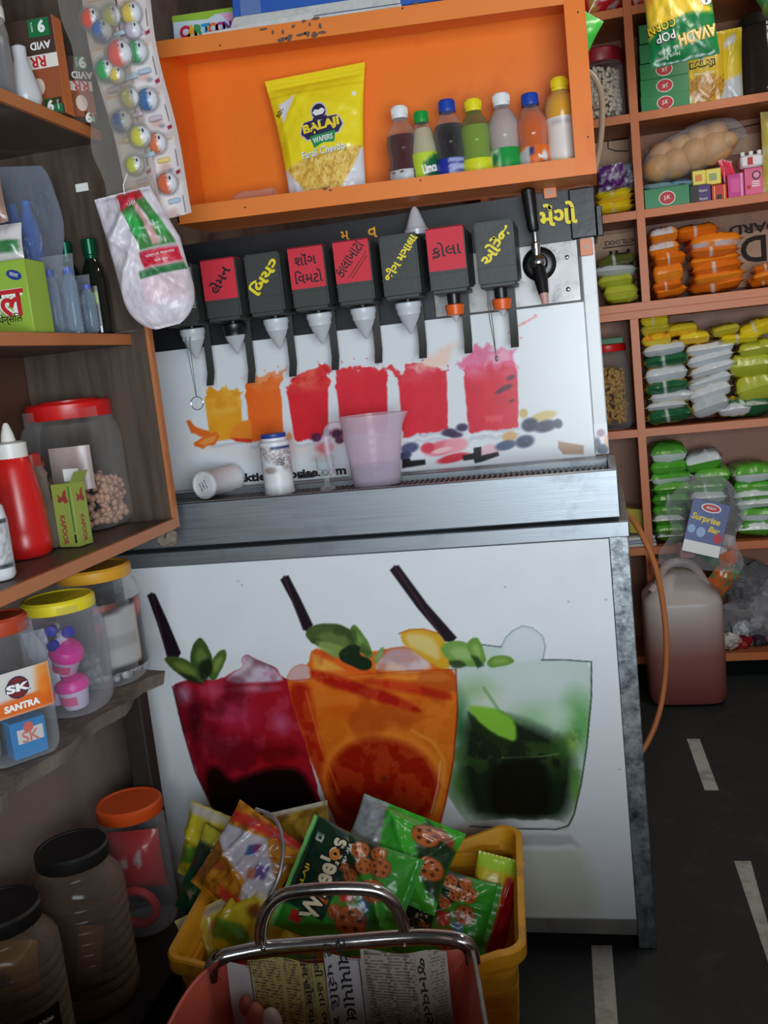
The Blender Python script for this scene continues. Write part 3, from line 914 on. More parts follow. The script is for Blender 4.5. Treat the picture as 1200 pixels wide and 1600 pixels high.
taps = [None, None, ('લેમન', 'red'), ('બિયર', 'yellow'), ('શૉંગ|વિમટો', 'red'), ('કાલાખાટા', 'red'), ('જીરા મસાલા', 'yellow'), ('કોલા', 'red'), ('ઓરેંજ', 'yellow')]
def uni(s):
    """the short i is drawn before its letter"""
    out = []
    for ch in s:
        if ch == '\u0abf' and out:
            out.insert(len(out) - 1, ch)
        else:
            out.append(ch)
    return ''.join(out)
for i in range(1, 9):
    cx = -.2005 - .1118 * (8 - i)
    z0, z1, yf = 1.559, 1.707, .14
    hw = .0445
    b = MB()
    vs = []
    for (y, zz0, zz1, w_) in ((yf, z0 + .006, z1, hw), (.2775, z0 + .018, z1 - .004, hw + .002)):
        vs += [(cx - w_, y, zz0), (cx + w_, y, zz0), (cx + w_, y, zz1), (cx - w_, y, zz1)]
    bm = bmesh.new()
    bv = [bm.verts.new(v) for v in vs]
    for f in ((0, 1, 2, 3), (7, 6, 5, 4), (0, 4, 5, 1), (1, 5, 6, 2), (2, 6, 7, 3), (3, 7, 4, 0)):
        bm.faces.new([bv[k] for k in f])
    bmesh.ops.bevel(bm, geom=list(bm.edges), offset=.004, segments=2, affect='EDGES')
    bm.verts.index_update()
    b.add([v.co.copy() for v in bm.verts], [[v.index for v in f.verts] for f in bm.faces])
    bm.free()
    b.box((cx - hw - .001, yf - .003, z0 + .045), (cx + hw + .001, yf + .02, z0 + .0465))       # seam of the front cover
    b.box((cx - hw + .004, yf - .002, z0), (cx + hw - .004, yf + .10, z0 + .010), b=.002)
    tap = b.build('tap', m_head, dis, dw)
    # nozzle
    nx, ny = cx, .195
    if i in (7, 8):
        MB().lathe([(.013, -.018), (.016, 0), (.016, .02)], 16, M=T(nx, ny, z0 - .014)).build('neck', m_blackpl, tap)
        MB().lathe([(.016, -.05), (.020, -.048), (.023, -.026), (.021, -.024), (.0001, -.024)], 18, M=T(nx, ny, z0)).build('orange_collar', m_orng, tap)
        MB().lathe([(.0015, -.066), (.006, -.058), (.011, -.047), (.0001, -.047)], 12, M=T(nx, ny, z0)).build('nozzle', m_cone, tap)
    else:
        rg = MB().lathe([(.024, -.004), (.031, -.006), (.032, -.016), (.029, -.022), (.028, -.034), (.0001, -.034)], 20, M=T(nx, ny, z0) @ RX(.06))
        r_ = rg.build('collar', m_blackpl if i == 2 else m_ring, tap)
        MB().lathe([(.001, -.082), (.004, -.080), (.012, -.064), (.022, -.045), (.0275, -.030)], 20, M=T(nx, ny, z0) @ RX(.06)).build('nozzle', m_cone, tap)
        MB().lathe([(.012, -.005), (.012, .012)], 12, M=T(nx, ny, z0)).build('neck', m_blackpl, tap)
    # lever: hangs behind the nozzle, its end kicked forward
    lx, ly = cx + .020, .235
    lz = {1: 1.405, 2: 1.40, 3: 1.405, 4: 1.41, 5: 1.415, 6: 1.415, 7: 1.415, 8: 1.417}[i]
    b = MB()
    prof = [(ly, z0 + .015), (ly - .003, z0 - .05), (ly - .004, lz + .035), (ly - .022, lz + .002)]
    vs, fs = [], []
    for (y, z) in prof:
        for dx, dy in ((-.0095, 0), (.0095, 0), (.0095, .004), (-.0095, .004)):
            vs.append((lx + dx, y + dy, z))
    for k in range(3):
        for e in range(4):
            a_, b_ = k * 4 + e, k * 4 + (e + 1) % 4
            fs.append((a_, b_, b_ + 4, a_ + 4))
    fs += [(3, 2, 1, 0), (12, 13, 14, 15)]
    b.add(vs, fs).build('lever', m_lever, tap)
    # labels
    if taps[i] and taps[i][1] == 'red':
        zb = z0 + (.052 if i != 8 else .05)
        lab = MB()
        lab.box((cx - hw + .001, yf - .0024, zb), (cx + hw - .002, yf - .0009, z1 + .0005))
        lab.box((cx - hw + .001, yf - .0024, z1 - .001), (cx + hw - .002, yf + .045, z1 + .0012))
        lab = lab.build('paper_label', m_redlab, tap)
        zc = (zb + z1) / 2
        M = T(cx, yf - .0030, zc) @ FRONT
        if i == 4:
            a1, a2 = taps[i][0].split('|')
            text(uni(a1), m_ink, lab, T(cx - .002, yf - .003, zc + .020) @ FRONT, height=.028, width=.054, bold=.016)
            text(uni(a2), m_ink, lab, T(cx + .002, yf - .003, zc - .021) @ FRONT, height=.031, width=.068, bold=.016)
        elif i == 5:
            text(uni(taps[i][0]), m_ink, lab, T(cx - .006, yf - .003, zc + .006) @ FRONT, width=.092, height=.024, bold=.012, ang=.85)
            d = Vector((math.cos(.85), 0, math.sin(.85)))
            nn = Vector((math.sin(.85), 0, -math.cos(.85)))
            for k, off in enumerate((.022, .029)):
                p0 = Vector((cx - .006, yf - .003, zc + .004)) + nn * off
                MB().tube([p0 - d * (.036 - k * .004), p0 + d * (.040 - k * .008)], .0008, 5).build('underline', m_ink, lab)
        elif i == 2:
            text(uni(taps[i][0]), m_ink, lab, M, width=.070, height=.032, bold=.022, ang=.95)
        else:
            text(uni(taps[i][0]), m_ink, lab, T(cx, yf - .003, zc) @ FRONT, width=.068, height=.034, bold=.012, ang=.06)
            MB().tube([(cx - .033, yf - .003, zc - .020), (cx - .020, yf - .003, zc - .012)], .0010, 5).build('pen_stroke', m_ink, lab)
    elif taps[i]:
        M = T(cx + .002, yf - .0014, z0 + .095) @ FRONT
        if i == 6:
            text(uni(taps[i][0]), m_yel, tap, M, width=.120, height=.026, bold=.034, ang=.90)
        else:
            text(uni(taps[i][0]), m_yel, tap, M, width=.098, height=.035, bold=.034, ang=.85)
    elif i == 1:
        MB().box((cx - .03, yf - .0024, z0 + .04), (cx + hw - .002, yf - .001, z1 - .01)).build('paper_label', mat('grey_paper', (150, 152, 154), .6), tap)
# draught tap
fc = W(843, 413, .272)
dt = MB().lathe([(.040, 0), (.040, .008), (.034, .014), (.026, .016), (.0001, .016)], 28, M=T(fc.x, .272, fc.z) @ RX(PI / 2)).build('draught_tap', m_blackpl, dis, dw)
b = MB()
b.lathe([(.021, 0), (.021, .02), (.017, .03), (.017, .055), (.0001, .058)], 20, M=T(fc.x, .258, fc.z) @ RX(PI / 2))
b.sphere((fc.x, .205, fc.z), .018, n=14)
b.lathe([(.008, 0), (.010, .02), (.012, .03), (.007, .034), (.007, .06)], 14, M=T(fc.x - .002, .205, fc.z + .012))
b.build('tap_body', m_chrome, dt)
MB().tube([(fc.x, .205, fc.z - .012), (fc.x + .004, .20, fc.z - .04), (fc.x + .008, .19, fc.z - .075)], [.015, .016, .012], 14).build('spout', m_blackpl, dt)
MB().tube([(fc.x + .008, .19, fc.z - .072), (fc.x + .010, .187, fc.z - .098)], [.0105, .008], 12).build('spout_tip', mat('pinkish_plastic', (196, 150, 140), .4), dt)
MB().lathe([(.009, 0), (.013, .006), (.0145, .04), (.0165, .085), (.0165, .095), (.013, .099), (.0001, .1)], 18, M=T(fc.x - .004, .206, fc.z + .068) @ RY(-.06)).build('handle', m_blackpl, dt)
MB().tube([(-.232, .19, 1.56), (-.2315, .175, 1.50), (-.226, .165, 1.455), (-.222, .17, 1.40)], .0011, 5, smooth=2).build('hanging_wire', mat('dull_wire', (150, 140, 130), .4, .6), dis, dw)
MB().tube([(-.229, .19, 1.555), (-.224, .18, 1.46), (-.2225, .17, 1.40)], .0011, 5, smooth=2).build('hanging_wire', MATS['dull_wire'], dis, dw)
MB().sphere((-.222, .17, 1.398), (.004, .004, .008), n=8).build('wire_knot', MATS['dull_wire'], dis, dw)

# spare nozzle cap standing on the taps
sp = W(653, 372, .235)
o = MB()
o.lathe([(.029, 0), (.030, .012), (.026, .016), (.024, .020), (.010, .058), (.004, .066), (.0001, .067)], 22)
tag(o.build('spare_nozzle', m_cone, None, (sp.x, .225, 1.7085)), 'milky cone nozzle standing upside down on top of the taps', 'nozzle')
# key ring on a thread from the leftmost nozzle
kc = W(308, 630, .20)
kr = thing('key_ring', 'wire ring on a green thread hanging from the leftmost nozzle', 'key ring', kc)
MB().tube([Vector((.0165 * math.cos(a), 0, .0165 * math.sin(a))) for a in np.linspace(0, 2 * PI, 33)], .0011, 6).build('ring', m_chrome, kr)
e0 = Vector((-.988, .195, 1.545)) - kc
b = MB()
b.tube([Vector((0, 0, .016)), e0 + Vector((-.002, -.034, -.03)), e0 + Vector((0, -.034, -.012))], .0009, 5)
b.tube([Vector((0.001, 0, .016)), e0 + Vector((.008, -.034, -.028)), e0 + Vector((.012, -.034, -.012))], .0009, 5)
b.build('hanging_thread', mat('green_thread', (70, 120, 112), .7), kr)

# ================================================================ orange display frame
m_or = mat('orange_paint', (240, 124, 34), .42, var=.05, scale=8, dirt=(222, 104, 26), dscale=5, damount=.3, rvar=.06)
m_or2 = mat('chipped_orange_paint', (238, 132, 56), .45, var=.05, scale=8, dirt=(112, 78, 66), dscale=16, damount=-.38, rvar=.06)
OF = (-.44, .22, 1.80)
TAB = []
fr = thing('display_shelf', 'shallow orange metal display shelf above the soda dispenser', 'display shelf', OF)
ow = -Vector(OF)
def tilt_box(b, x0, x1, y0, y1, zl0, zl1, zr0, zr1):
    """a bar whose ends sit at different heights"""
    b.add([(x0, y0, zl0), (x1, y0, zr0), (x1, y1, zr0), (x0, y1, zl0), (x0, y0, zl1), (x1, y0, zr1), (x1, y1, zr1), (x0, y1, zl1)],
          [(0, 3, 2, 1), (4, 5, 6, 7), (0, 1, 5, 4), (1, 2, 6, 5), (2, 3, 7, 6), (3, 0, 4, 7)])
    return b
XL, XR = -.95, .036
a, c = W(848, 284, .26), W(870, 308, .26)
t = MB().box((a.x, .262, c.z), (c.x, .266, 1.792), b=.0015).build('bracket_tab', MATS['salmon_paint'], fr, ow)
MB().lathe([(.0045, 0), (.0045, .0015), (.0001, .0015)], 10, M=T((a.x + c.x) / 2, .262, c.z + .014) @ RX(PI / 2)).build('rivet', m_rail, t)
b = MB()
tilt_box(b, XL, XR, .12, .124, 1.797, 1.838, 1.773, 1.811)
tilt_box(b, XL, XR, .124, .30, 1.797, 1.801, 1.776, 1.780)
b.build('bottom_ledge', m_or2, fr, ow)
tilt_box(MB(), XL, XR, .305, .309, 1.80, 2.22, 1.778, 2.165).build('back_sheet', m_or, fr, ow)
b = MB()
tilt_box(b, XL, XR, .12, .124, 2.176, 2.214, 2.126, 2.168)
tilt_box(b, XL, XR, .124, .30, 2.210, 2.214, 2.164, 2.168)
b.build('top_ledge', m_or2, fr, ow)
b = MB()
tilt_box(b, -.008, XR, .1195, .1238, 1.775, 2.166, 1.774, 2.166)
tilt_box(b, XR - .004, XR, .124, .30, 1.775, 2.166, 1.775, 2.166)
for x, y in ((903, 19), (919, 214)):
    pass
b.build('side_flange', m_or, fr, ow)
MB().box((XL, .12, 1.80), (XL + .004, .30, 2.21)).build('side_flange', m_or, fr, ow)
for k, (px, py, rw, rh) in enumerate(((440, 62, 9, 4), (452, 59, 7, 5), (470, 54, 8, 3), (480, 53, 6, 5), (491, 53, 7, 5), (503, 51, 7, 2.5), (426, 50, 2.5, 4), (442, 50, 3, 5), (458, 41, 4, 3), (475, 33, 5, 2.5), (484, 38, 2, 4), (500, 41, 3, 5), (492, 29, 9, 2.5), (411, 46, 9, 2),
                                       (508, 295, 6, 2), (516, 297, 3, 2), (615, 271, 5, 2), (628, 268, 4, 2), (650, 5, 5, 3))):
    c = W(px, py, .1193)
    rr_ = random.Random(k)
    pts_ = []
    for q in range(9):
        a_ = q * 2 * PI / 9
        f_ = rr_.uniform(.55, 1.15)
        pts_.append((c.x + rw * .00148 * f_ * math.cos(a_), c.z + rh * .00148 * f_ * math.sin(a_)))
    MB().prism(pts_, .1190, .1199).build('paint_chip', mat('bare_rusty_metal', (112, 80, 68), .6, var=.2, scale=60), fr, ow)
for px, py in ((903, 19), (919, 214), (657, 282), (629, 13), (344, 71), (383, 324)):
    c = W(px, py, .119)
    MB().lathe([(.002, 0), (.002, .001), (.0001, .001)], 8, M=T(c.x, .1195, c.z) @ RX(PI / 2)).build('rivet_hole', m_ink, fr, ow)

# ================================================================ bookcase along the back wall
m_wood = mat('brown_laminate', (164, 96, 54), .45, var=.14, scale=3, stretch=(1, 1, 9), dirt=(120, 74, 54), dscale=4, damount=.3)
m_woodin = mat('laminate_inside', (150, 98, 70), .5, var=.16, scale=3, stretch=(9, 1, 1), dirt=(100, 66, 52), dscale=4, damount=.4)
m_edge = mat('edge_band_wood', (202, 114, 62), .42, var=.10, scale=4, stretch=(1, 1, 12))
YF, YB = 1.83, 2.13
BL = (.4, 1.98, 0)
bk = thing('bookcase', 'tall brown wooden bookcase filled with snack packets along the back wall', 'bookcase', BL)
bw = -Vector(BL)
SH = [2.595, 2.215, 1.859, 1.513, 1.018, .536, .075]        # undersides of the boards
for k, z in enumerate(SH):
    s = MB().box((-.36, YF + .004, z), (1.12, YB, z + .03)).build('shelf', m_wood, bk, bw)
    MB().box((-.36, YF, z - .001), (1.12, YF + .004, z + .031), b=.001).build('edge_band', m_edge, s)
s = MB().box((-.36, YF + .006, 1.483), (1.12, YB, 1.512)).build('shelf', m_wood, bk, bw)
MB().box((-.36, YF + .001, 1.482), (1.12, YF + .006, 1.512), b=.001).build('edge_band', m_edge, s)
for (x, z0, z1) in ((.200, 1.543, 2.94), (.150, 0, 1.482), (-.39, 0, 2.94), (1.12, 0, 2.94)):
    u = MB().box((x, YF + .004, z0), (x + .03, YB, z1)).build('upright', m_wood, bk, bw)
    MB().box((x - .001, YF - .002, z0), (x + .031, YF + .004, z1), b=.001).build('edge_band', m_edge, u)
MB().box((-.36, YB, 0), (1.15, YB + .012, 2.94)).build('back_panel', m_woodin, bk, bw)

# cardboard lining with print upside down
m_card = mat('brown_cardboard', (196, 160, 134), .8, var=.08, scale=10, dirt=(160, 126, 102), dscale=5, damount=.35)
m_cprint = mat('cardboard_print', (46, 34, 30), .8, var=.1)
def card(x0, y0, x1, y1, label, words, Y=2.115):
    a, c = W(x0, y1, Y), W(x1, y0, Y)
    o = tag(MB().box((a.x, Y, a.z), (c.x, Y + .005, c.z)).build('cardboard_sheet', m_card, None, None), label, 'cardboard')
    for s, px, py, wpx, hpx in words:
        text(s, m_cprint, o, T(*(W(px, py, Y - .001))) @ FRONT, width=wpx * .0028, height=hpx * .0028, bold=.02, ang=PI)
    return o
c1 = card(1010, 352, 1250, 466, 'brown cardboard lining behind the orange packets with large upside down letters', [('BOARD', 1188, 355, 84, 14), ('OD', 1203, 386, 80, 38)])
c2 = card(926, 362, 990, 408, 'brown cardboard lining behind the yellow packets left of the orange ones', [('HOTEL CHOICE', 968, 378, 44, 7), ('HI', 968, 396, 30, 10)])
MB().box(tuple(W(942, 389, 2.113)), tuple(W(990, 381, 2.1145)), b=0).build('printed_bar', m_cprint, c2)
c3 = card(1010, 205, 1200, 262, 'brown cardboard lining behind the bag of buns', [])
c4 = card(930, 215, 990, 290, 'brown cardboard lining above the purple packets', [])
for cc, pts in ((c3, [(1100, 200), (1112, 209), (1190, 192)]), (c4, [(950, 218), (950, 232), (962, 236), (985, 236)]), (c4, [(955, 220), (985, 216)])):
    MB().tube([W(x, y, 2.113) for x, y in pts], .0025, 5).build('printed_line', m_cprint, cc)

# ---------------------------------------------------------------- stacked snack packets
m_foil = mat('packet_foil', rough=.26, attr=True, var=.04, scale=30, spec=.6, bump=.12, bscale=45)
m_clearbag = clear('clear_film', (246, 247, 250), .04, .42, .08, 0, .6, 30)
def two_tone(top, bottom, seam=(236, 238, 240), ends=None, strip=None, seed=0, swirl=None):
    def fn(uv, side):
        base = top if side == 0 else bottom
        p = Paint(uv, base)
        n = fbm(uv * 3 + 9 + seed, 1.2, seed)
        if swirl is not None:
            p.mix(np.clip((n - .52) * 9, 0, .9) * (side == 0), swirl)
        if strip is not None:
            p.mix(np.clip((np.abs(uv[:, 0]) - .72) * 9, 0, 1) * np.ones(len(uv)), strip)
        if seed in (8, 9):
            p.mix((np.abs(np.abs(uv[:, 0]) - .66) < .14) * .85, (206, 170, 70))
        if ends is not None:
            p.mix((np.abs(uv[:, 1]) > .86) * .95, ends)
        p.mix((np.abs(uv[:, 0]) < .08) * (side == 1) * .9, seam)
        p.mix((np.abs(uv[:, 1] - .1) < .07) * (np.abs(uv[:, 0]) > .45) * (seed % 3 == 1) * .9, (222, 226, 228))
        p.mix((np.abs(np.abs(uv[:, 0]) - .93) < .03) * (seed % 2 == 0) * .5, tuple(v * .7 for v in base))
        return p.c
    return fn
KIND = {
    'orange': dict(p=[two_tone((236, 138, 30), (230, 128, 26), (240, 200, 150), None, (222, 112, 22), 1), two_tone((232, 128, 26), (236, 140, 36), (226, 226, 230), (214, 100, 20), None, 2)],
                   d='orange snack packet'),
    'orangesilver': dict(p=[two_tone((206, 206, 212), (234, 130, 28), (220, 220, 224), (232, 128, 26), None, 3, (236, 136, 34))], d='orange and silver snack packet'),
    'yellow': dict(p=[two_tone((238, 216, 40), (226, 200, 34), (236, 236, 210), (214, 190, 40), None, 4), two_tone((234, 212, 36), (214, 196, 40), None or (230, 230, 220), None, (200, 190, 60), 5)],
                   d='yellow snack packet'),
    'yelloworange': dict(p=[two_tone((238, 190, 40), (236, 210, 50), (240, 220, 150), (232, 202, 46), None, 6, (224, 120, 40))], d='orange printed yellow packet'),
    'yellowgreen': dict(p=[two_tone((226, 178, 44), (30, 104, 64), (238, 238, 236), (224, 172, 40), (28, 96, 58), 7)], d='green banded golden packet'),
    'white': dict(p=[two_tone((216, 178, 70), (222, 226, 230), (200, 206, 210), None, (214, 218, 222), 8), two_tone((224, 228, 232), (214, 176, 60), (210, 200, 160), None, (206, 212, 218), 9, (206, 186, 120))],
                  d='golden faced white packet'),
    'green': dict(p=[two_tone((92, 178, 44), (60, 140, 40), (226, 232, 228), None, (70, 160, 40), 10), two_tone((78, 168, 40), (100, 180, 60), (226, 232, 228), (60, 130, 40), None, 11)],
                  d='bright green packet'),
    'whitegreen': dict(p=[two_tone((86, 170, 52), (222, 228, 230), (110, 120, 126), (208, 216, 218), None, 12), two_tone((226, 230, 234), (90, 172, 60), (200, 206, 210), None, (216, 222, 226), 13)],
                       d='white packet with green edges'),
    'clear': dict(p=[two_tone((150, 146, 142), (206, 210, 214), (230, 232, 234), None, (190, 196, 198), 14)], d='half empty silvery packet'),
    'lemon': dict(p=[two_tone((214, 214, 40), (196, 200, 40), (230, 230, 180), (206, 206, 70), (180, 186, 60), 15)], d='lemon yellow packet'),
    'darkgreen': dict(p=[two_tone((70, 84, 40), (60, 70, 36), (120, 120, 80), None, (90, 96, 40), 16)], d='dark green packet'),
}
PACKS = {}
ORD = ['lowest', 'second from below', 'third from below', 'fourth from below', 'fifth from below', 'sixth from below', 'seventh from below',
       'eighth from below', 'ninth from below', 'tenth from below', 'eleventh from below']
def stack(rows, where, group, Y=1.885, dep=.2, sideways=True):
    """rows: (x0, y0, x1, y1, kind, slant) in the photo, topmost first; each packet an object of its own."""
    n = len(rows)
    for k, (x0, y0, x1, y1, kd, sl) in enumerate(rows):
        idx = n - 1 - k
        a, c = W(x0, y1, Y), W(x1, y0, Y)
        mid = W((x0 + x1) / 2, (y0 + y1) / 2, Y)
        w = abs(W(x1, (y0 + y1) / 2, Y).x - W(x0, (y0 + y1) / 2, Y).x)
        t = (y1 - y0) / FPX * (Y + 2.12) * 1.16 - sl * 0
        var = k % len(KIND[kd]['p'])
        key = (kd, var, round(w, 2), round(t, 2))
        if key not in PACKS:
            PACKS[key] = pillow('snack_packet', dep if sideways else w, w if sideways else dep, t, m_foil, KIND[kd]['p'][var], 16, 20, seed=len(PACKS) + 1, seal=.1, crinkle=.006, pw=4.5, ex=.42, link_it=False)
        rs = random.Random(k * 17 + len(where))
        M = T(mid.x, Y + dep * .40 + rs.uniform(-.008, .012), mid.z)
        # world roll follows the slant of the packet on the stack
        M = M @ RY(-math.atan(-sl) * 1.0) @ RZ(rs.uniform(-.12, .12))
        R = RX(-PI / 2)
        if sideways:
            R = RZ(PI / 2) @ R
        if rs.random() < .5:
            R = (RX(PI)) @ R
        o = link('snack_packet', PACKS[key])
        MR = M @ R
        n_ = len(PACKS[key].vertices)
        co = np.zeros(n_ * 3, np.float32)
        PACKS[key].vertices.foreach_get('co', co)
        mr = np.array(MR)
        co = co.reshape(-1, 3) @ mr[:3, :3].T + mr[:3, 3]
        lo_, hi_ = co.min(0), co.max(0)
        sh = Vector((0, 0, 0))
        for zb in [z + .0315 for z in SH]:                       # rest on the board, not in it
            if lo_[2] < zb < mid.z + .02:
                sh.z = zb - lo_[2] + .001
        ux = (.199, .2315) if mid.z > 1.5 else (.149, .1815)     # keep clear of the upright
        if mid.x > ux[1] and lo_[0] < ux[1]:
            sh.x = ux[1] - lo_[0] + .001
        if mid.x < ux[0] and hi_[0] > ux[0]:
            sh.x = ux[0] - hi_[0] - .001
        if hi_[1] > 2.128:
            sh.y = 2.128 - hi_[1]
        o.matrix_world = T(*sh) @ MR
        pos = 'topmost' if k == 0 and n > 1 else ORD[idx]
        tag(o, f"{KIND[kd]['d']}, {pos} in {where}", 'packet', group)

def px4(v0, v1, v2, v3, ox, oy, s=4.0):
    return (ox + v0 / s, oy + v1 / s, ox + v2 / s, oy + v3 / s)
def rows(ox, oy, *r):
    return [px4(*q[:4], ox, oy) + (q[4], q[5] if len(q) > 5 else -.06) for q in r]
stack(rows(900, 220, (440, 550, 640, 630, 'orangesilver'), (445, 635, 660, 715, 'orangesilver'), (450, 705, 670, 775, 'orange'), (465, 775, 680, 880, 'orange'), (465, 880, 670, 935, 'orange'), (460, 935, 680, 990, 'orange')),
      'the left orange stack', 'orange packets, left stack')
stack(rows(900, 220, (600, 530, 890, 600, 'orange', -.03), (680, 590, 1040, 672, 'orangesilver', -.02), (690, 660, 1020, 716, 'orange', .04), (690, 712, 1040, 770, 'orange'), (715, 762, 1065, 822, 'orange'),
           (700, 820, 1060, 882, 'orange'), (695, 882, 1070, 945, 'orange')), 'the middle orange stack', 'orange packets, middle stack')
stack(rows(900, 220, (1110, 770, 1300, 815, 'orange', -.12), (1090, 815, 1300, 868, 'orange', -.14), (1085, 868, 1300, 925, 'orange', -.1)), 'the short right orange stack', 'orange packets, right stack')
stack(rows(900, 220, (115, 722, 385, 775, 'darkgreen', -.08), (110, 780, 400, 838, 'clear', .02), (150, 838, 400, 902, 'lemon', -.02), (165, 905, 405, 985, 'lemon', -.02), (200, 985, 405, 1015, 'lemon', -.08)),
      'the small lemon stack right of the dispenser', 'lemon packets behind the dispenser')
stack(rows(900, 220, (120, 300, 370, 345, 'yellow'), (125, 340, 370, 378, 'yelloworange', -.1), (118, 374, 365, 412, 'yellow'), (120, 408, 370, 438, 'yelloworange', -.05), (118, 434, 365, 462, 'yellow')),
      'the stack under the purple packets', 'yellow packets under the purple ones')
stack(rows(900, 460, (385, 128, 582, 186, 'yellow', -.02), (388, 186, 592, 246, 'yellow', -.02), (390, 252, 600, 316, 'yelloworange', -.06), (392, 312, 690, 380, 'white', -.06), (396, 376, 712, 446, 'yellowgreen', -.07),
           (402, 452, 700, 550, 'white', -.08), (408, 545, 720, 612, 'yellowgreen', -.06), (412, 612, 722, 672, 'white', -.02), (414, 672, 690, 722, 'white', -.02), (420, 712, 722, 780, 'yellowgreen', -.1),
           (428, 764, 750, 838, 'yellowgreen', -.1)), 'the tall yellow and white stack', 'yellow and white packets, left stack')
stack(rows(900, 460, (565, 186, 775, 248, 'yelloworange', -.05), (636, 244, 850, 300, 'yelloworange', -.02), (662, 306, 1002, 372, 'white', -.06), (672, 366, 1002, 438, 'white', -.16), (680, 436, 1002, 500, 'white', -.2),
           (690, 500, 1000, 578, 'white', -.2), (690, 570, 990, 656, 'white', -.24), (712, 645, 980, 745, 'clear', -.26)), 'the slanted middle white stack', 'white packets, slanted middle stack')
stack(rows(900, 460, (1015, 170, 1260, 250, 'yellow', -.3), (830, 200, 1025, 246, 'yellow', -.12), (885, 250, 1150, 300, 'yellow', .02), (1010, 300, 1260, 374, 'lemon', -.08), (950, 385, 1260, 500, 'lemon', -.03),
           (1000, 506, 1260, 660, 'lemon', -.22), (872, 664, 1260, 760, 'yellowgreen', -.04), (856, 756, 1260, 834, 'white', -.06)), 'the right big yellow stack', 'yellow packets, right stack')
stack(rows(940, 660, (268, 150, 520, 250, 'whitegreen', 0), (270, 250, 530, 318, 'green', -.02), (276, 315, 556, 382, 'whitegreen', -.05), (282, 384, 550, 446, 'green', 0), (286, 450, 540, 520, 'green', .02),
           (288, 520, 520, 584, 'green', 0), (292, 582, 500, 640, 'whitegreen', 0), (296, 640, 490, 704, 'green', 0), (300, 704, 490, 764, 'whitegreen', 0)), 'the left green stack', 'green packets, left stack')
stack(rows(940, 660, (515, 195, 780, 300, 'whitegreen', -.16), (572, 296, 822, 370, 'green', 0), (525, 366, 792, 440, 'green', 0), (540, 440, 790, 500, 'whitegreen', 0), (540, 500, 780, 560, 'green', 0), (540, 560, 780, 640, 'whitegreen', 0),
           (540, 640, 790, 756, 'green', 0)), 'the middle green stack', 'green packets, middle stack')
stack(rows(940, 660, (800, 272, 1090, 368, 'whitegreen', 0), (810, 370, 1090, 430, 'green', 0), (800, 430, 1090, 482, 'whitegreen', 0), (822, 478, 1090, 532, 'whitegreen', 0), (845, 536, 1090, 612, 'whitegreen', .05),
           (850, 614, 1090, 680, 'green', 0), (850, 680, 1090, 748, 'whitegreen', 0)), 'the right green stack', 'green packets, right stack')

# ---------------------------------------------------------------- boxes on the shelves
m_box = mat('printed_carton', rough=.5, attr=True, var=.04, scale=20, bump=.03, bscale=60)
m_boxg = mat('glossy_carton', rough=.3, attr=True, var=.04, scale=20)
def pm(name, c, rough=.5):
    return mat(name, c, rough, var=.04)
m_wt = pm('white_print', (236, 236, 232))
m_bk = pm('black_print', (24, 20, 22))
m_rd = pm('red_print', (190, 34, 40))
m_gn = pm('green_print', (20, 110, 60))
m_ye = pm('yellow_print', (242, 214, 48))
m_bl = pm('blue_print', (34, 56, 130))
def carton(name, label, cat, x0, y0, x1, y1, Y, depth, col, group=None, mats=None, b=.0015):
    """a closed carton with its front face at depth Y, its outline taken at that distance"""
    ym = (y0 + y1) / 2
    zl, zh = W((x0 + x1) / 2, y1, Y).z, W((x0 + x1) / 2, y0, Y).z
    xl, xh = W(x0, ym, Y).x, W(x1, ym, Y).x
    w, h = xh - xl, zh - zl
    m = MB().box((-w / 2, 0, 0), (w / 2, depth, h), b=b, col=col)
    m.box((-w / 2 + .004, -.0006, h * .93), (w / 2 - .004, .001, h * .94), col=tuple(v * .82 for v in col))      # flap seam
    o = m.build(name, mats or m_box, None, ((xl + xh) / 2, Y, zl), paint=True)
    tag(o, label, cat, group)
    return o, w, h
def disc(c, rx, ry, y, material, name, parent, n=24):
    return MB().add([(c[0] + rx * math.cos(2 * PI * k / n), y, c[1] + ry * math.sin(2 * PI * k / n)) for k in range(n)] , [tuple(range(n))]).build(name, material, parent)
GR = (34, 132, 74)
jl = ['top box', 'second box from the top', 'middle box', 'second box from the bottom', 'bottom box']
for k, (y0, y1) in enumerate(((33, 64), (64, 95), (95, 121), (120, 147), (145, 175))):
    o, w, h = carton('green_carton', f'green carton with a red oval logo, {jl[k]} of five', 'carton', 998 + k * .8, y0 + .4, 1074 + k, y1 - .4, 1.86, .14, GR, 'green cartons in a stack of five', m_boxg)
    disc((0, h * .5), .031, .024, -.0010, m_wt, 'logo_oval', o)
    disc((0, h * .5), .028, .021, -.0016, m_rd, 'logo_oval', o)
    text('J.K', m_wt, o, T(0, -.0022, h * .5) @ FRONT, height=.017, bold=.03, ang=PI if k in (2, 3) else 0)
o, w, h = carton('green_carton', 'single green carton with a red oval logo under the bag of buns', 'carton', 1007, 292, 1078, 326, 1.86, .14, GR, None, m_boxg)
disc((0, h * .5), .031, .026, -.0010, m_wt, 'logo_oval', o)
disc((0, h * .5), .028, .023, -.0016, m_rd, 'logo_oval', o)
text('J.K', m_wt, o, T(0, -.0022, h * .5) @ FRONT, height=.018, bold=.03)
o, w, h = carton('incense_carton', 'black and purple carton beside the single green carton', 'carton', 1078.5, 289, 1111, 319, 1.86, .14, (70, 40, 110))
MB().box((-w / 2, -.0012, 0), (-w * .08, -.0002, h)).build('black_panel', m_bk, o)
text('Ripple', m_wt, o, T(.01, -.0022, h * .68) @ FRONT, width=.03)
text('Ripple', m_wt, o, T(.01, -.0022, h * .25) @ FRONT, width=.03)
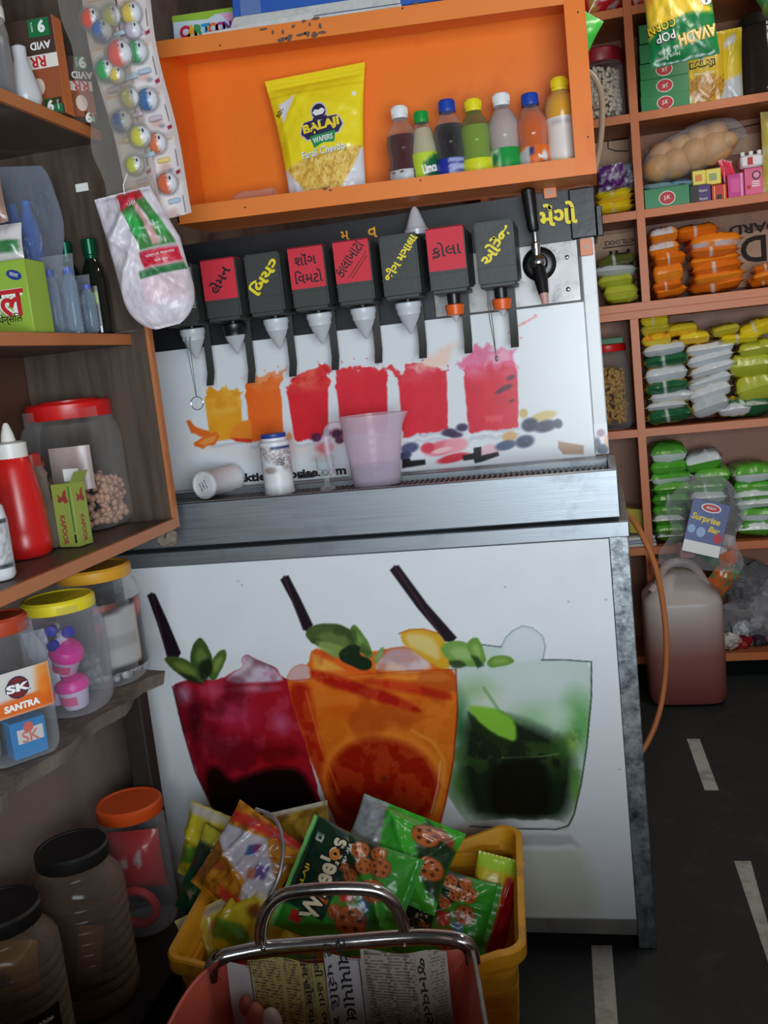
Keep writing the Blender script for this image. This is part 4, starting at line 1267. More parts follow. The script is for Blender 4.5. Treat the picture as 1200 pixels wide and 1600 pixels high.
o, w, h = carton('red_carton', 'red carton with gold stripes beside the purple one', 'carton', 1112, 288, 1136, 314, 1.86, .12, (206, 34, 36))
for x in (-.35, .3):
    MB().box((w * x, -.001, .004), (w * x + .003, -.0002, h - .004)).build('gold_stripe', m_ye, o)
MB().box((-w * .2, -.001, .004), (w * .15, -.0002, .024)).build('dark_window', m_bk, o)
o, w, h = carton('magenta_carton', 'magenta carton between the red and the pink cartons', 'carton', 1137, 271, 1163, 309, 1.86, .12, (202, 52, 140))
MB().box((w * .28, -.001, 0), (w * .4, -.0002, h)).build('pale_stripe', pm('pale_pink', (232, 160, 200)), o)
MB().box((-w * .3, -.001, .02), (w * .2, -.0002, .07)).build('printed_field', pm('deep_pink', (222, 80, 160)), o)
o, w, h = carton('pink_carton', 'pale pink carton under the white packet', 'carton', 1163.5, 262, 1192, 304, 1.86, .12, (226, 96, 140))
disc((.01, h * .72), .016, .016, -.001, m_bk, 'ring_mark', o)
disc((.01, h * .72), .011, .011, -.0016, pm('pale_rose', (236, 150, 176)), 'ring_mark', o)
for z in (.3, .38, .46):
    MB().box((-w * .1, -.001, h * z), (w * .32, -.0002, h * z + .004)).build('print_line', m_wt, o)
disc((-.018, h * .3), .008, .008, -.001, m_rd, 'dot', o)
o, w, h = carton('white_soap_pack', 'white packet with a red square on top of the pink carton', 'packet', 1157, 241, 1193, 261, 1.87, .08, (232, 230, 232), b=.008)
MB().box((-w * .2, -.001, h * .2), (w * .04, -.0002, h * .8)).build('red_square', m_rd, o)
for k in range(3):
    MB().lathe([(.008, 0), (.009, .014), (.004, .017)], 10, M=T(-.03 + k * .03, .02, h * .98)).build('lug', pm('white_plastic_lug', (232, 230, 232), .3), o)
for k, (x0, x1, y0, y1) in enumerate(((1082, 1103, 266, 289), (1103, 1127, 263, 288))):
    o, w, h = carton('yellow_soap_carton', ['left', 'right'][k] + ' one of two small pale yellow cartons on the purple carton', 'carton', x0, y0, x1, y1, 1.875, .08, (238, 220, 96), 'pale yellow cartons', b=.003)
    MB().box((-w * .3, -.001, h * .25), (w * .2, -.0002, h * .7)).build('printed_label', pm('print_orange', (226, 130, 60)) if k == 0 else pm('print_pale_green', (150, 170, 110)), o)
for k in range(4):
    x = 1129 + k * 5
    c = W(x, 285, 1.89)
    o = pillow('red_sachet', .022, .088, .012, m_foil, two_tone((222, 60, 84), (232, 110, 130), ends=(240, 170, 180)), 6, 8, seed=40 + k, loc=(c.x + .008, 1.9 + k * .012, W(x, 288, 1.89).z + .049), rot=(0, -.25, .3))[0]
    tag(o, f'pink-red sachet leaning behind the red carton, {["first", "second", "third", "last"][k]} from the left', 'sachet', 'pink-red sachets')
# blue sachets between the single carton and the buns
for k, (x0, y0, x1, y1, c) in enumerate(((1007, 283, 1068, 293, (130, 176, 206)), (1052, 276, 1086, 288, (40, 96, 130)))):
    a = W((x0 + x1) / 2, (y0 + y1) / 2, 1.87)
    o = pillow('blue_sachet', .10, (x1 - x0) / FPX * 3.99, .022, m_foil, two_tone(c, (180, 205, 220)), 8, 10, seed=50 + k, link_it=False)
    o = link('blue_sachet', o)
    o.matrix_world = T(a.x, 1.93, a.z) @ RY(.05) @ RZ(PI / 2) @ RX(-PI / 2)
    tag(o, ['pale blue flat packet lying on the single green carton', 'dark blue flat packet beside the pale blue one under the buns'][k], 'packet')

# bag of buns
a = W(1010, 285, 1.9)
BN = W(1078, 283, 1.92)
m_bun = mat('bun_crust', (208, 160, 108), .5, var=.18, scale=18, dirt=(176, 112, 60), dscale=22, damount=.3)
bag = thing('bun_bag', 'clear film bag of brown buns lying above the single green carton', 'bag of buns', BN)
bb = -Vector(BN)
def rel(px, py, Y):
    return W(px, py, Y) - BN
b_pts = [(1030, 262, 15), (1056, 255, 17), (1086, 240, 17), (1116, 232, 18), (1134, 222, 11), (1034, 240, 13), (1062, 230, 14), (1092, 215, 13), (1116, 208, 13)]
for k, (x, y, r) in enumerate(b_pts):
    c = rel(x, y, 1.95 + (.02 if k > 4 else -.01))
    o = MB().sphere((0, 0, 0), (r * .0042, .055, r * .0027 * 1.25), n=14).build('bun', m_bun, None, BN + c, (0, -.28, .1 * (k % 3)))
    tag(o, f'brown bun in the clear bag, {["first", "second", "third", "fourth", "last"][k if k < 5 else k - 5]} from the left in its {"lower" if k < 5 else "upper"} row', 'bun', 'buns in the clear bag')
def crumple(name, c, r, material, parent, seed, amp=.25, loc=None, n=22, sc=2.5):
    """A crumpled film skin around an ellipsoid."""
    m = MB().sphere((0, 0, 0), (1, 1, 1), n=n)
    P = np.array([tuple(v) for v in m.v])
    f = fbm(P[:, :2] * sc + 11 + P[:, 2:3] * 1.7, 1.0, seed) - .5
    f2 = np.abs(fbm(P[:, 1:] * sc * 1.7 + 5 + P[:, :1], 1.3, seed + 5) - .5)
    s_ = 1 + amp * 2 * f - amp * 1.6 * f2
    m.v = [Vector((p[0] * r[0] * k + c[0], p[1] * r[1] * k + c[1], p[2] * r[2] * k + c[2])) for p, k in zip(P, s_)]
    return m.build(name, material, parent, loc, angle=20)
film = crumple('film', (0, 0, 0), (.204, .098, .086), m_clearbag, bag, 3, .10, (.018, .03, .118), 32)
film.rotation_euler = (0, -.30, 0)
MB().tube([rel(1148, 212, 1.93), rel(1158, 212, 1.93), rel(1166, 207, 1.93)], [.012, .006, .014], 8).build('twisted_end', m_clearbag, bag)

# purple and silver packets, left bay
for k, (x0, y0, x1, y1, c, c2) in enumerate(((936, 262, 972, 296, (92, 40, 110), (190, 190, 200)), (955, 256, 992, 292, (150, 150, 160), (70, 40, 90)))):
    a = W((x0 + x1) / 2, (y0 + y1) / 2, 1.88)
    o = pillow('purple_packet', (x1 - x0) / FPX * 4 * 1.1, .10, .05, m_foil, two_tone(c, c2, swirl=c2, seed=3 + k), 14, 14, seed=60 + k, crinkle=.012, loc=(a.x, 1.87 + .05 * k, a.z), rot=(.35, -.1 + .2 * k, .1))[0]
    tag(o, ['crumpled purple foil packet on the yellow stack', 'crumpled silver and purple foil packet behind the purple one'][k], 'packet')

# top shelf
for k, (x0, y0, x1, y1, sl) in enumerate(((914, -12, 985, 26, -.28), (960, -22, 1034, 12, -.2))):
    a = W((x0 + x1) / 2, (y0 + y1) / 2, 1.87)
    o = pillow('red_packet', .20, .13, .07, m_foil, two_tone((206, 34, 44), (226, 206, 196), swirl=(228, 214, 204), seed=8 + k), 14, 12, seed=70 + k, crinkle=.01, loc=(a.x, 1.92 + .09 * k, 2.626 + .075), rot=(.5, -.15, .1))[0]
    tag(o, ['red and white packet on the topmost shelf, nearer the orange display', 'red and white packet on the topmost shelf, further right'][k], 'packet')

# popcorn packet hanging upside down
PC = W(1063, 40, 1.30)
def popcorn(uv, side):
    p = Paint(uv, (24, 120, 66))
    n = fbm(uv * 5 + 9, 1.6, 3)
    p.poly([(-1, -.58), (-.6, -.42), (.2, -.30), (1, -.36), (1, 1), (-1, 1)], (242, 204, 60), .03)
    p.poly([(-1, -.1), (-.6, .1), (-.4, .5), (-1, .5)], (230, 140, 50), .12)
    p.poly([(.55, -.1), (1, -.2), (1, .4), (.8, .3)], (232, 130, 40), .12)
    p.blob((0, .62), 1.05, .55, (238, 226, 170), .95, 0, .35)
    p.mix(np.clip((n - .5) * 6, 0, .8) * (uv[:, 1] > .12), (222, 200, 110))
    p.mix(np.clip((n - .62) * 9, 0, .8) * (uv[:, 1] > .12), (150, 130, 60))
    p.poly([(.74, .1), (1, 0), (1, -.36), (.8, -.2)], (24, 120, 66), .05)
    p.mix((uv[:, 1] < -.94) * .8, (16, 96, 54))
    return p.c
hp, sf = pillow('hanging_popcorn_packet', .215, .40, .05, m_foil, popcorn, 30, 50, seed=21, seal=.06, crinkle=.006, loc=(PC.x - .004, 1.30, W(1063, 98, 1.30).z + .20), rot=(0, -.06, 0))
tag(hp, 'green and yellow popcorn packet hanging upside down in front of the bookcase', 'packet')
def on_pack(s, m, par, surf, x, z, w, h, ang=0, bold=.03, shear=0):
    lift = .0012 + .0010 * (bold <= .03)
    return text(s, m, par, FRONT, width=w, height=h, bold=bold, shear=shear, ang=ang, fn=lambda a, c: (a + x, c + z, -surf(a + x, c + z) + lift))
on_pack('POP', m_bk, hp, sf, -.052, -.118, .062, .030, PI + .12, .06)
on_pack('POP', m_wt, hp, sf, -.052, -.117, .058, .026, PI + .12, .01)
on_pack('CORN', m_bk, hp, sf, -.060, -.085, .090, .030, PI + .15, .06)
on_pack('CORN', m_ye, hp, sf, -.060, -.084, .086, .026, PI + .15, .01)
on_pack('AVADH', pm('amber_print', (226, 170, 70)), hp, sf, .045, -.132, .12, .038, PI + .1, .07)
on_pack('AVADH', pm('cream_print', (240, 226, 160)), hp, sf, .045, -.131, .114, .031, PI + .1, .01)
on_pack('Naye Bason', m_wt, hp, sf, -.050, -.176, .072, .014, PI + .12, 0)
on_pack('ke Saath', m_wt, hp, sf, -.048, -.158, .060, .012, PI + .12, 0)
on_pack('\u25CF', m_wt, hp, sf, .082, -.035, .032, .032)
on_pack('5', m_bk, hp, sf, .082, -.035, .010, .017, PI)
MB().tube([(0, 0, .2), (.002, 0, .55)], .001, 5).build('hanging_thread', m_wt, hp)

# stand-up pouches of fried snacks on the upper shelf
def pouch_print(uv, side):
    p = Paint(uv, (228, 190, 52))
    n = fbm(uv * 8 + 9, 2.2, 5)
    p.blob((.05, -.55), .95, .42, (206, 150, 60), .95, 0, .3)
    p.mix(np.clip((n - .5) * 6, 0, .7) * (uv[:, 1] < -.2), (150, 96, 34))
    p.poly([(-1, -1), (-1, -.5), (-.55, -1)], (206, 210, 216), .05)
    p.poly([(1, -1), (1, -.5), (.6, -1)], (206, 210, 216), .05)
    return p.c
a = W(1102, 160, 1.87)
o, sf = pillow('snack_pouch', .165, .245, .06, m_foil, pouch_print, 24, 30, seed=31, seal=.07, base_flat=1, loc=(a.x, 1.885, 2.246 + .127), rot=(.06, 0, 0))
tag(o, 'golden snack pouch with a dark logo standing beside the green cartons', 'pouch')
on_pack('BALAJI', m_bk, o, sf, -.005, .012, .092, .030, .03, .10)
on_pack('BALAJI', m_ye, o, sf, -.005, .013, .082, .020, .03, .02)
on_pack('\u25CF', m_wt, o, sf, -.01, .042, .030, .026)
on_pack('\u25CF', m_bl, o, sf, -.01, .042, .024, .020)
on_pack('Mung Dal', m_wt, o, sf, 0, -.02, .07, .010)
a = W(1146, 155, 1.87)
o, sf = pillow('snack_pouch', .085, .25, .055, m_foil, lambda uv, s: Paint(uv, (230, 200, 50)).poly([(-1, -1), (1, -1), (1, -.3), (-1, -.5)], (196, 200, 206), .06).poly([(-.7, .4), (.5, .6), (.4, .85), (-.6, .65)], (206, 210, 214), .05).c,
               16, 26, seed=32, base_flat=1, loc=(a.x, 1.90, 2.246 + .130), rot=(.05, .03, -.2))
tag(o, 'narrow yellow and silver pouch standing right of the golden pouch', 'pouch')

# ---------------------------------------------------------------- jars
m_pet = clear('clear_pet', (246, 248, 250), .02, .36, .05)
m_petd = clear('dusty_pet', (226, 222, 218), .08, .5, .15)
def jar(name, label, loc, r, h, lid, lidm, sq=0.0, lid_h=.03, neck=.82, body=None, ribs=0, rot=None, lid_over=1.06, pet=None, n=36, cat='jar'):
    j = thing(name, label, cat, loc, rot=rot)
    hb = h - lid_h
    prof = [(.0001, .004), (r * .86, .001), (r * .96, .012), (r, .03)]
    if ribs:
        z0, z1 = .05, hb * .78
        for k in range(ribs):
            z = z0 + (z1 - z0) * k / (ribs - 1)
            prof += [(r, z - .006), (r * .965, z), (r, z + .006)]
    prof += [(r, hb * .80), (r * .97, hb * .86), (r * (neck + .06), hb * .93), (r * neck, hb * .955), (r * neck, hb + lid_h * .6)]
    MB().lathe(prof, n, sq=sq).build('jar_body', pet or m_pet, j)
    lr = r * neck * lid_over
    lp = [(lr - .001, hb), (lr, hb + .002), (lr, h - .005), (lr - .004, h), (lr * .86, h), (lr * .84, h - .002), (.0001, h - .002)]
    MB().lathe(lp, n).build('lid', lidm, j)
    return j, hb
m_lidred = mat('red_lid', (206, 24, 24), .35, var=.05)
m_lidmaroon = mat('maroon_lid', (150, 26, 40), .4, var=.05)
m_cashew = mat('cashew', (226, 206, 180), .5, var=.12)
a = W(952, 186, 1.95)
NJ = (min(a.x + .004, .106), 1.98, 2.2475)
jar('cashew_jar', 'clear jar of cashews with a maroon lid on the upper left shelf', NJ, .088, .275, None, m_lidmaroon, lid_h=.05, neck=.93, lid_over=1.06)
def fill(name, label, loc, r, z0, z1, size, material, seed, count, sq=0.0, cat='nuts', squash=.8, shell=.35):
    rs = random.Random(seed)
    b = MB()
    for _ in range(count):
        a_ = rs.uniform(0, 2 * PI)
        z = rs.uniform(z0, z1)
        top = z > z1 - size
        rr = (r - size) * (math.sqrt(rs.random()) if top else 1 - shell * rs.random() ** 2)
        q = 1.0
        if sq:
            q = (abs(math.cos(a_)) ** (2 + sq) + abs(math.sin(a_)) ** (2 + sq)) ** (-1 / (2 + sq))
        M = T(rr * q * math.cos(a_), rr * q * math.sin(a_), z) @ Euler((rs.uniform(0, 3), rs.uniform(0, 3), rs.uniform(0, 3))).to_matrix().to_4x4()
        s_ = size * rs.uniform(.75, 1.1)
        b.sphere((0, 0, 0), (s_, s_ * squash, s_ * squash), n=8, M=M)
    o = b.build(name, material, None, loc, angle=80)
    tag(o, label, cat)
    return stuff(o)
fill('cashews', 'pale cashews filling the jar with the maroon lid', NJ, .080, .030, .205, .013, m_cashew, 5, 520, squash=.62)
lab = W(942, 128, 1.9)
t_ = MB().lathe([(.0885, .10), (.0885, .13)], 36).build('x', m_bk)
bpy.data.objects.remove(t_)
# dark jar at the right edge of the upper shelf
a = W(1192, 148, 1.95)
jar('dark_jar', 'large dark jar at the right end of the upper shelf', (a.x + .02, 1.97, 2.246), .095, .30, None, mat('dark_lid', (40, 36, 34), .4), lid_h=.04, neck=.9, pet=clear('smoky_pet', (110, 92, 84), .25, .7, .12))
fill('dried_fruit', 'dark dried fruit filling the jar at the right end', (a.x + .02, 1.97, 2.246), .084, .03, .17, .014, mat('dried_fruit', (84, 56, 40), .5, var=.3), 6, 380, cat='dried fruit')
# jar of golden snacks beside the dispenser
a = W(962, 672, 1.95)
GJ = (a.x - .012, 1.97, 1.049)
jar('snack_jar', 'tall clear jar of golden fried snacks with a red lid beside the dispenser', GJ, .085, .345, None, m_lidred, lid_h=.03, neck=.84, ribs=0)
fill('fried_snacks', 'golden fried snacks filling the tall jar with the red lid', GJ, .078, .032, .25, .016, mat('fried_snack', (186, 140, 60), .55, var=.3), 7, 480, cat='snacks', squash=.5)
o = MB().box((-.075, -.05, 0), (.065, .06, .024), b=.002, col=(60, 130, 92)).build('green_carton', m_box, None, (GJ[0], GJ[1], GJ[2] + .3455), paint=True)
tag(o, 'flat green carton lying on the lid of the golden snack jar', 'carton')
# dim left bay of the lower shelf
a = W(980, 770, 1.9)
o = MB().box((-.05, -.05, 0), (.05, .05, .10), b=.002, col=(176, 160, 60)).build('yellow_carton', m_box, None, (a.x - .01, 1.93, .62), (0, .15, .3), paint=True)
tag(o, 'small yellow carton tilted on the papers in the dim lower left bay', 'carton')
for k in range(3):
    o = MB().box((-.10, -.10, 0), (.10, .10, .012), b=.001, col=[(190, 188, 184), (150, 160, 180), (206, 204, 200)][k]).build('magazine', m_box, None, (a.x - .01 * k, 1.95, .567 + .0135 * k), (0, 0, .1 * k), paint=True)
    tag(o, f'folded paper in the dim lower left bay, {["lowest", "middle", "topmost"][k]} of three', 'paper', 'papers in the lower left bay')
# yellowish bag at the right edge of the second shelf
a = W(1200, 300, 1.9)
o = pillow('yellow_bag', .12, .30, .07, m_foil, two_tone((196, 180, 90), (180, 170, 90), swirl=(206, 196, 150)), 14, 20, seed=81, loc=(a.x + .045, 1.95, 1.89 + .157), rot=(0, .02, .3), crinkle=.008)[0]
tag(o, 'yellowish film bag standing at the right end of the second shelf', 'bag')
# green packet hanging at the edge of the orange display
a = W(921, 55, .60)
o = pillow('hanging_green_packet', .09, .12, .03, m_foil, two_tone((70, 190, 70), (60, 170, 60), ends=(110, 210, 110)), 10, 12, seed=83, loc=(a.x - .028, .60, a.z + .005), rot=(0, .55, .3))[0]
tag(o, 'bright green packet hanging behind the right edge of the orange display', 'packet')
MB().tube([(0, 0, .055), (.01, 0, .5)], .001, 5).build('hanging_thread', m_wt, o)
# small green packet up at the right edge
a = W(1196, 20, 1.6)
o = pillow('hanging_green_packet', .10, .20, .03, m_foil, two_tone((60, 110, 60), (60, 110, 60), swirl=(150, 140, 60), ends=(90, 170, 80)), 10, 12, seed=84, loc=(a.x + .035, 1.6, a.z + .03), rot=(0, -.45, -.3))[0]
tag(o, 'dull green packet hanging at the upper right edge of the view', 'packet')
MB().tube([(0, 0, .1), (.01, 0, .5)], .001, 5).build('hanging_thread', m_wt, o)

# ---------------------------------------------------------------- jerrycan, bags and hoses beside the cabinet
JC = (.262, 1.66, 0)
jc = thing('jerrycan', 'large milky jerrycan half full of pinkish liquid on the floor before the bookcase', 'jerrycan', JC)
m_jc = mat('milky_can', rough=.38, attr=True, var=.06, scale=5, spec=.45, bump=.04, bscale=12)
b = MB()
prof = [(.0001, .004), (.12, .001), (.138, .012), (.146, .04), (.148, .20), (.147, .395), (.142, .412), (.108, .452), (.072, .492), (.05, .510), (.0001, .514)]
b.lathe(prof, 48, sq=3.2)
for i, v in enumerate(b.v):
    t_ = max(0, min(1, (v.z - .34) / .05))
    b.c[i] = tuple((np.array((150, 96, 86)) * (1 - t_) + np.array((190, 178, 174)) * t_) / 255)
    if v.z < .06:
        b.c[i] = (.50, .27, .24)
# sunken grip beside the neck
b.build('can_body', m_jc, jc, paint=True)
m_hd = mat('milky_handle', (184, 162, 154), .4, var=.06)
MB().tube([(-.085, -.05, .46), (-.06, -.055, .535), (-.01, -.055, .555), (.05, -.05, .54), (.095, -.045, .455)], .017, 10, smooth=2).build('handle', m_hd, jc)
MB().tube([(-.09, -.06, .46), (-.11, -.07, .44)], .02, 10).build('handle_foot', m_hd, jc)
MB().lathe([(.030, .50), (.034, .502), (.034, .55), (.030, .555), (.0001, .555)], 24, M=T(-.075, .03, -.01)).build('cap', mat('dull_red_cap', (168, 92, 80), .45), jc)
# gift bag leaning on the can
m_bag2 = clear('bubble_film', (246, 248, 250), .05, .42, .08, 0, .9, 28)
SB = W(1100, 850, 1.56)
sb = thing('gift_bag', 'clear film bag with a blue printed label leaning on the jerrycan', 'bag of toys', (SB.x, 1.60, .53))
gf_ = pillow('film', .28, .36, .12, m_bag2, None, 30, 34, seed=90, seal=.05, crinkle=.020, parent=sb, loc=(.01, 0, .17), rot=(-.18, .17, 0))[0]
for v in gf_.data.vertices:
    t_ = v.co.z / .18
    v.co.x *= (math.sqrt(max(.12, 1 - ((t_ - .35) / .66) ** 2)) if t_ > .35 else 1) * (1 + .12 * math.sin(v.co.z * 34))
lab = MB().box((-.068, -.002, -.10), (.068, 0, .10), b=.001).build('label', mat('blue_label', (28, 56, 128), .4, var=.05), sb, (.005, -.094, .165), (-.18, .30, 0))
text('Surprise', m_ye, lab, T(-.008, -.0028, .030) @ FRONT, width=.105, bold=.03, shear=.2, ang=-.08)
text('Bar', m_ye, lab, T(.030, -.0028, -.002) @ FRONT, width=.042, bold=.03, shear=.2, ang=-.08)
disc((.002, .075), .036, .017, -.0028, m_wt, 'logo_oval', lab)
disc((.002, .075), .031, .013, -.0034, m_rd, 'logo_oval', lab)
text('MOLO', m_wt, lab, T(.002, -.004, .075) @ FRONT, width=.034, bold=.03)
MB().box((-.066, -.003, -.098), (.066, -.0022, -.055)).build('white_strip', m_wt, lab)
disc((-.015, -.018), .016, .019, -.003, pm('pale_blue', (150, 180, 220)), 'printed_toy', lab)
disc((-.05, -.012), .014, .016, -.003, pm('pale_blue', (150, 180, 220)), 'printed_toy', lab)
disc((.048, -.03), .016, .018, -.003, m_rd, 'printed_toy', lab)
toys = [((-.06, .01, .04), (.03, .02, .03), (196, 140, 140)), ((.05, -.02, .03), (.035, .02, .025), (220, 220, 222)), ((.02, .0, .02), (.05, .025, .02), (30, 120, 70)), ((.085, -.01, .0), (.03, .03, .03), (226, 110, 50)),
        ((.09, 0, .07), (.02, .02, .03), (210, 190, 190)), ((-.02, .02, .06), (.03, .02, .02), (200, 206, 210))]
for k, (c, r, colr) in enumerate(toys):
    o = MB().box((-r[0], -r[1], -r[2]), r, b=.012, col=colr, seg=2).build('small_toy', m_boxg, None, (sb.location.x + c[0], sb.location.y + .03, sb.location.z + c[2] + .02), (.3 * k, .4 * k, .2), paint=True)
    tag(o, ['dull pink', 'white', 'green', 'orange', 'pale pink', 'pale grey'][k] + ' small toy inside the clear bag with the blue label', 'toy')
# orange and green wrapped piece below the bag
a = W(1128, 915, 1.66)
o = pillow('orange_wrapper', .10, .13, .05, m_foil, two_tone((224, 112, 50), (60, 130, 90), swirl=(70, 140, 100), ends=(60, 130, 100)), 12, 12, seed=93, loc=(a.x + .015, 1.80, a.z - .01), rot=(.2, .6, .2), crinkle=.01)[0]
tag(o, 'orange and green wrapper hanging from the shelf edge beside the can', 'wrapper')
MB().tube([(0, 0, .06), (0, .03, .12)], .001, 5).build('hanging_thread', m_wt, o)
# heap of film bags on the lowest shelf
m_film2 = clear('crumpled_film', (236, 236, 240), .12, .7, .06, .03, 1.0, 22)
m_filmd = clear('grey_film', (190, 188, 190), .2, .7, .08, .03, 1.0, 22)
for k, (px, py, r, m_, d) in enumerate(((1160, 905, (.10, .10, .085), m_filmd, 'grey crumpled film bag on top of the heap on the lowest shelf'),
                                        (1175, 975, (.14, .10, .10), m_film2, 'clear crumpled film bag in the heap on the lowest shelf'),
                                        (1200, 935, (.11, .09, .10), m_film2, 'clear crumpled film bag at the right of the heap on the lowest shelf'))):
    a = W(px, py, 1.95)
    o = crumple('film_bag', (0, 0, 0), r, m_, None, 30 + k, .5, (a.x, 1.965, max(a.z, .215)), 30, 3.2)
    tag(o, d, 'film bag')
for k, (px, py, c, r) in enumerate(((1137, 1000, (206, 200, 196), .045), (1160, 985, (190, 194, 200), .04), (1160, 1012, (150, 30, 34), .05), (1190, 1008, (60, 50, 60), .05), (1185, 985, (200, 204, 210), .035))):
    a = W(px, py, 1.88)
    o = crumple('crumpled_wrapper', (0, 0, 0), (r, r, r * .8), mat(f'wrapper_{"white silver red dark pale".split()[k]}', c, .4, var=.1), None, 40 + k, .5, (a.x, 1.88 + .02 * k, max(a.z, .105 + r * .6)), 16, 3)
    tag(o, f'{"white silver red dark pale".split()[k]} crumpled wrapper on the lowest shelf beside the jerrycan', 'wrapper')
# hoses
m_hose = mat('amber_hose', (196, 120, 70), .3, var=.06, scale=8, spec=.6)
pts = [W(966, 800, .60), W(984, 806, .66), W(1000, 828, .70), W(1024, 880, .72), W(1036, 940, .74), W(1042, 1000, .74), W(1040, 1060, .74), W(1030, 1120, .72), W(1008, 1170, .70), W(985, 1195, .68)]
tag(MB().tube(pts, .0085, 10, smooth=2).build('amber_hose', m_hose), 'amber plastic hose curving down beside the drinks cabinet', 'hose')
m_hose2 = mat('dusty_hose', (150, 130, 110), .4, var=.08)
pts = [W(905, 105, .50), W(922, 113, .5), W(936, 132, .5), W(942, 160, .5), W(940, 210, .48), W(934, 250, .46), W(922, 290, .44)]
tag(MB().tube(pts, .0075, 10, smooth=2).build('dusty_hose', m_hose2), 'dusty beige hose looping behind the right edge of the orange display', 'hose')

# ================================================================ things on the orange display
def ledge(x):
    """top of the tilted bottom ledge"""
    return 1.801 + (1.780 - 1.801) * (x - XL) / (XR - XL)
def tapered(o, k):
    me = o.data
    n = len(me.vertices)
    co = np.zeros(n * 3, np.float32)
    me.vertices.foreach_get('co', co)
    co = co.reshape(-1, 3)
    zmin, zmax = co[:, 2].min(), co[:, 2].max()
    co[:, 0] *= 1 - k * (zmax - co[:, 2]) / (zmax - zmin)
    me.vertices.foreach_set('co', co.ravel())
    me.update()
a, c = W(405, 127, .2), W(565, 106, .2)
def chevda(uv, side):
    p = Paint(uv, (246, 226, 40))
    if side:
        return p.c
    p.poly([(-1.05, -.37), (-.55, -.29), (.5, -.19), (1.05, -.2), (1.05, -1.05), (-1.05, -1.05)], (222, 224, 228), .015)
    heap = [(-.92, -.36), (-.55, -.27), (.5, -.17), (.97, -.17), (.80, -.42), (.30, -.85), (.05, -1), (-.12, -1), (-.5, -.72)]
    p.poly(heap, (232, 190, 84), .015)
    m = p.mask(heap, .02)
    rs = np.random.RandomState(4)
    for k in range(150):
        x, y, a_ = rs.uniform(-.9, .9), rs.uniform(-1, -.17), rs.uniform(-1.2, 1.2)
        d = np.array([math.cos(a_), math.sin(a_)]) * .13
        p.line([np.array([x, y]) - d, np.array([x, y]) + d], .030, [(246, 214, 120), (238, 200, 96), (206, 156, 60), (250, 224, 140)][k % 4], .8, m)
    p.mix(m * np.clip((fbm(uv * 9 + 20, 2.5, 8) - .60) * 8, 0, .6), (168, 118, 44))
    p.poly([(-.82, .60), (-.42, .69), (-.66, .44), (-.78, .30)], (232, 232, 236), .01)
    p.line([(-1, .72), (1, .72)], .018, (214, 192, 30), .7)
    p.line([(-1, .90), (1, .90)], .010, (226, 204, 36), .5)
    p.poly([(-1, .0), (-.75, .2), (-.8, -.05), (-.9, -.3)], (226, 204, 30), .06)
    return p.c
w_, h_ = .252, .325
cx_ = (a.x + c.x) / 2 + .002
pc, sf = pillow('snack_pouch', w_, h_, .055, m_foil, chevda, 84, 104, seed=11, seal=.16, base_flat=1, crinkle=.003, flut=.12, loc=(cx_, .235, ledge(cx_) + h_ / 2 + .003), rot=(-.06, -.012, 0))
tapered(pc, .25)
tag(pc, 'large yellow stand-up snack pouch on the left of the orange display', 'pouch')
def tp(x, z):
    return x * (1 - .25 * (h_ / 2 - z) / h_)
def ontap(s, m, x, z, w, h, ang=0, bold=.03, lift=.0012, shear=0):
    return text(s, m, pc, FRONT, width=w, height=h, bold=bold, ang=ang, shear=shear, fn=lambda u, v: (tp(u + x, v + z), v + z, -sf(u + x, v + z) + lift))
m_navy = pm('navy_print', (44, 34, 72))
m_wg = pm('grey_white_print', (206, 200, 216))
def onpoly(par, surf, pts, material, lift, name):
    """a printed patch that follows the pouch"""
    bm = bmesh.new()
    vs = [bm.verts.new((x, z, 0)) for x, z in pts]
    bm.faces.new(vs)
    bmesh.ops.triangulate(bm, faces=bm.faces)
    bmesh.ops.subdivide_edges(bm, edges=bm.edges, cuts=3, use_grid_fill=True)
    bm.verts.index_update()
    b = MB().add([(tp(v.co.x, v.co.y) if par is pc else v.co.x, surf(v.co.x, v.co.y) - lift, v.co.y) for v in bm.verts], [[v.index for v in f.verts] for f in bm.faces])
    bm.free()
    return b.build(name, material, par)
lx, lz = .010, .032
def rotp(pts, ang, cx, cz):
    return [(cx + x * math.cos(ang) - z * math.sin(ang), cz + x * math.sin(ang) + z * math.cos(ang)) for x, z in pts]
badge = [(-.058, -.012), (-.052, .004), (-.044, .012), (-.020, .013), (-.018, .018), (.018, .018), (.020, .013), (.044, .012), (.052, .004), (.058, -.012), (.050, -.020), (.044, -.028), (-.044, -.028), (-.050, -.020)]
onpoly(pc, sf, rotp([(x * 1.06, z * 1.1) for x, z in badge], .09, lx, lz), m_wg, .0006, 'logo_badge')
onpoly(pc, sf, rotp(badge, .09, lx, lz), m_navy, .0010, 'logo_badge')
onpoly(pc, sf, rotp([(-.036, -.022), (.036, -.022), (.030, -.048), (0, -.044), (-.030, -.050)], .09, lx, lz), pm('wafer_green', (38, 142, 84)), .0014, 'logo_ribbon')
circ = [(math.cos(t) * .0185, math.sin(t) * .0185) for t in np.linspace(0, 2 * PI, 20, endpoint=False)]
onpoly(pc, sf, rotp([(x * 1.2, z * 1.2 + .030) for x, z in circ], .09, lx, lz), m_wg, .0009, 'logo_ring')
onpoly(pc, sf, rotp([(x, z + .030) for x, z in circ], .09, lx, lz), m_navy, .0013, 'logo_ring')
onpoly(pc, sf, rotp([(-.017, .030), (-.010, .037), (0, .034), (.010, .037), (.017, .030), (.010, .022), (-.010, .022)], .09, lx, lz), m_wt, .0016, 'logo_mouth')
ontap('BALAJI', m_ye, lx, lz - .005, .100, .026, .10, .05, .0016)
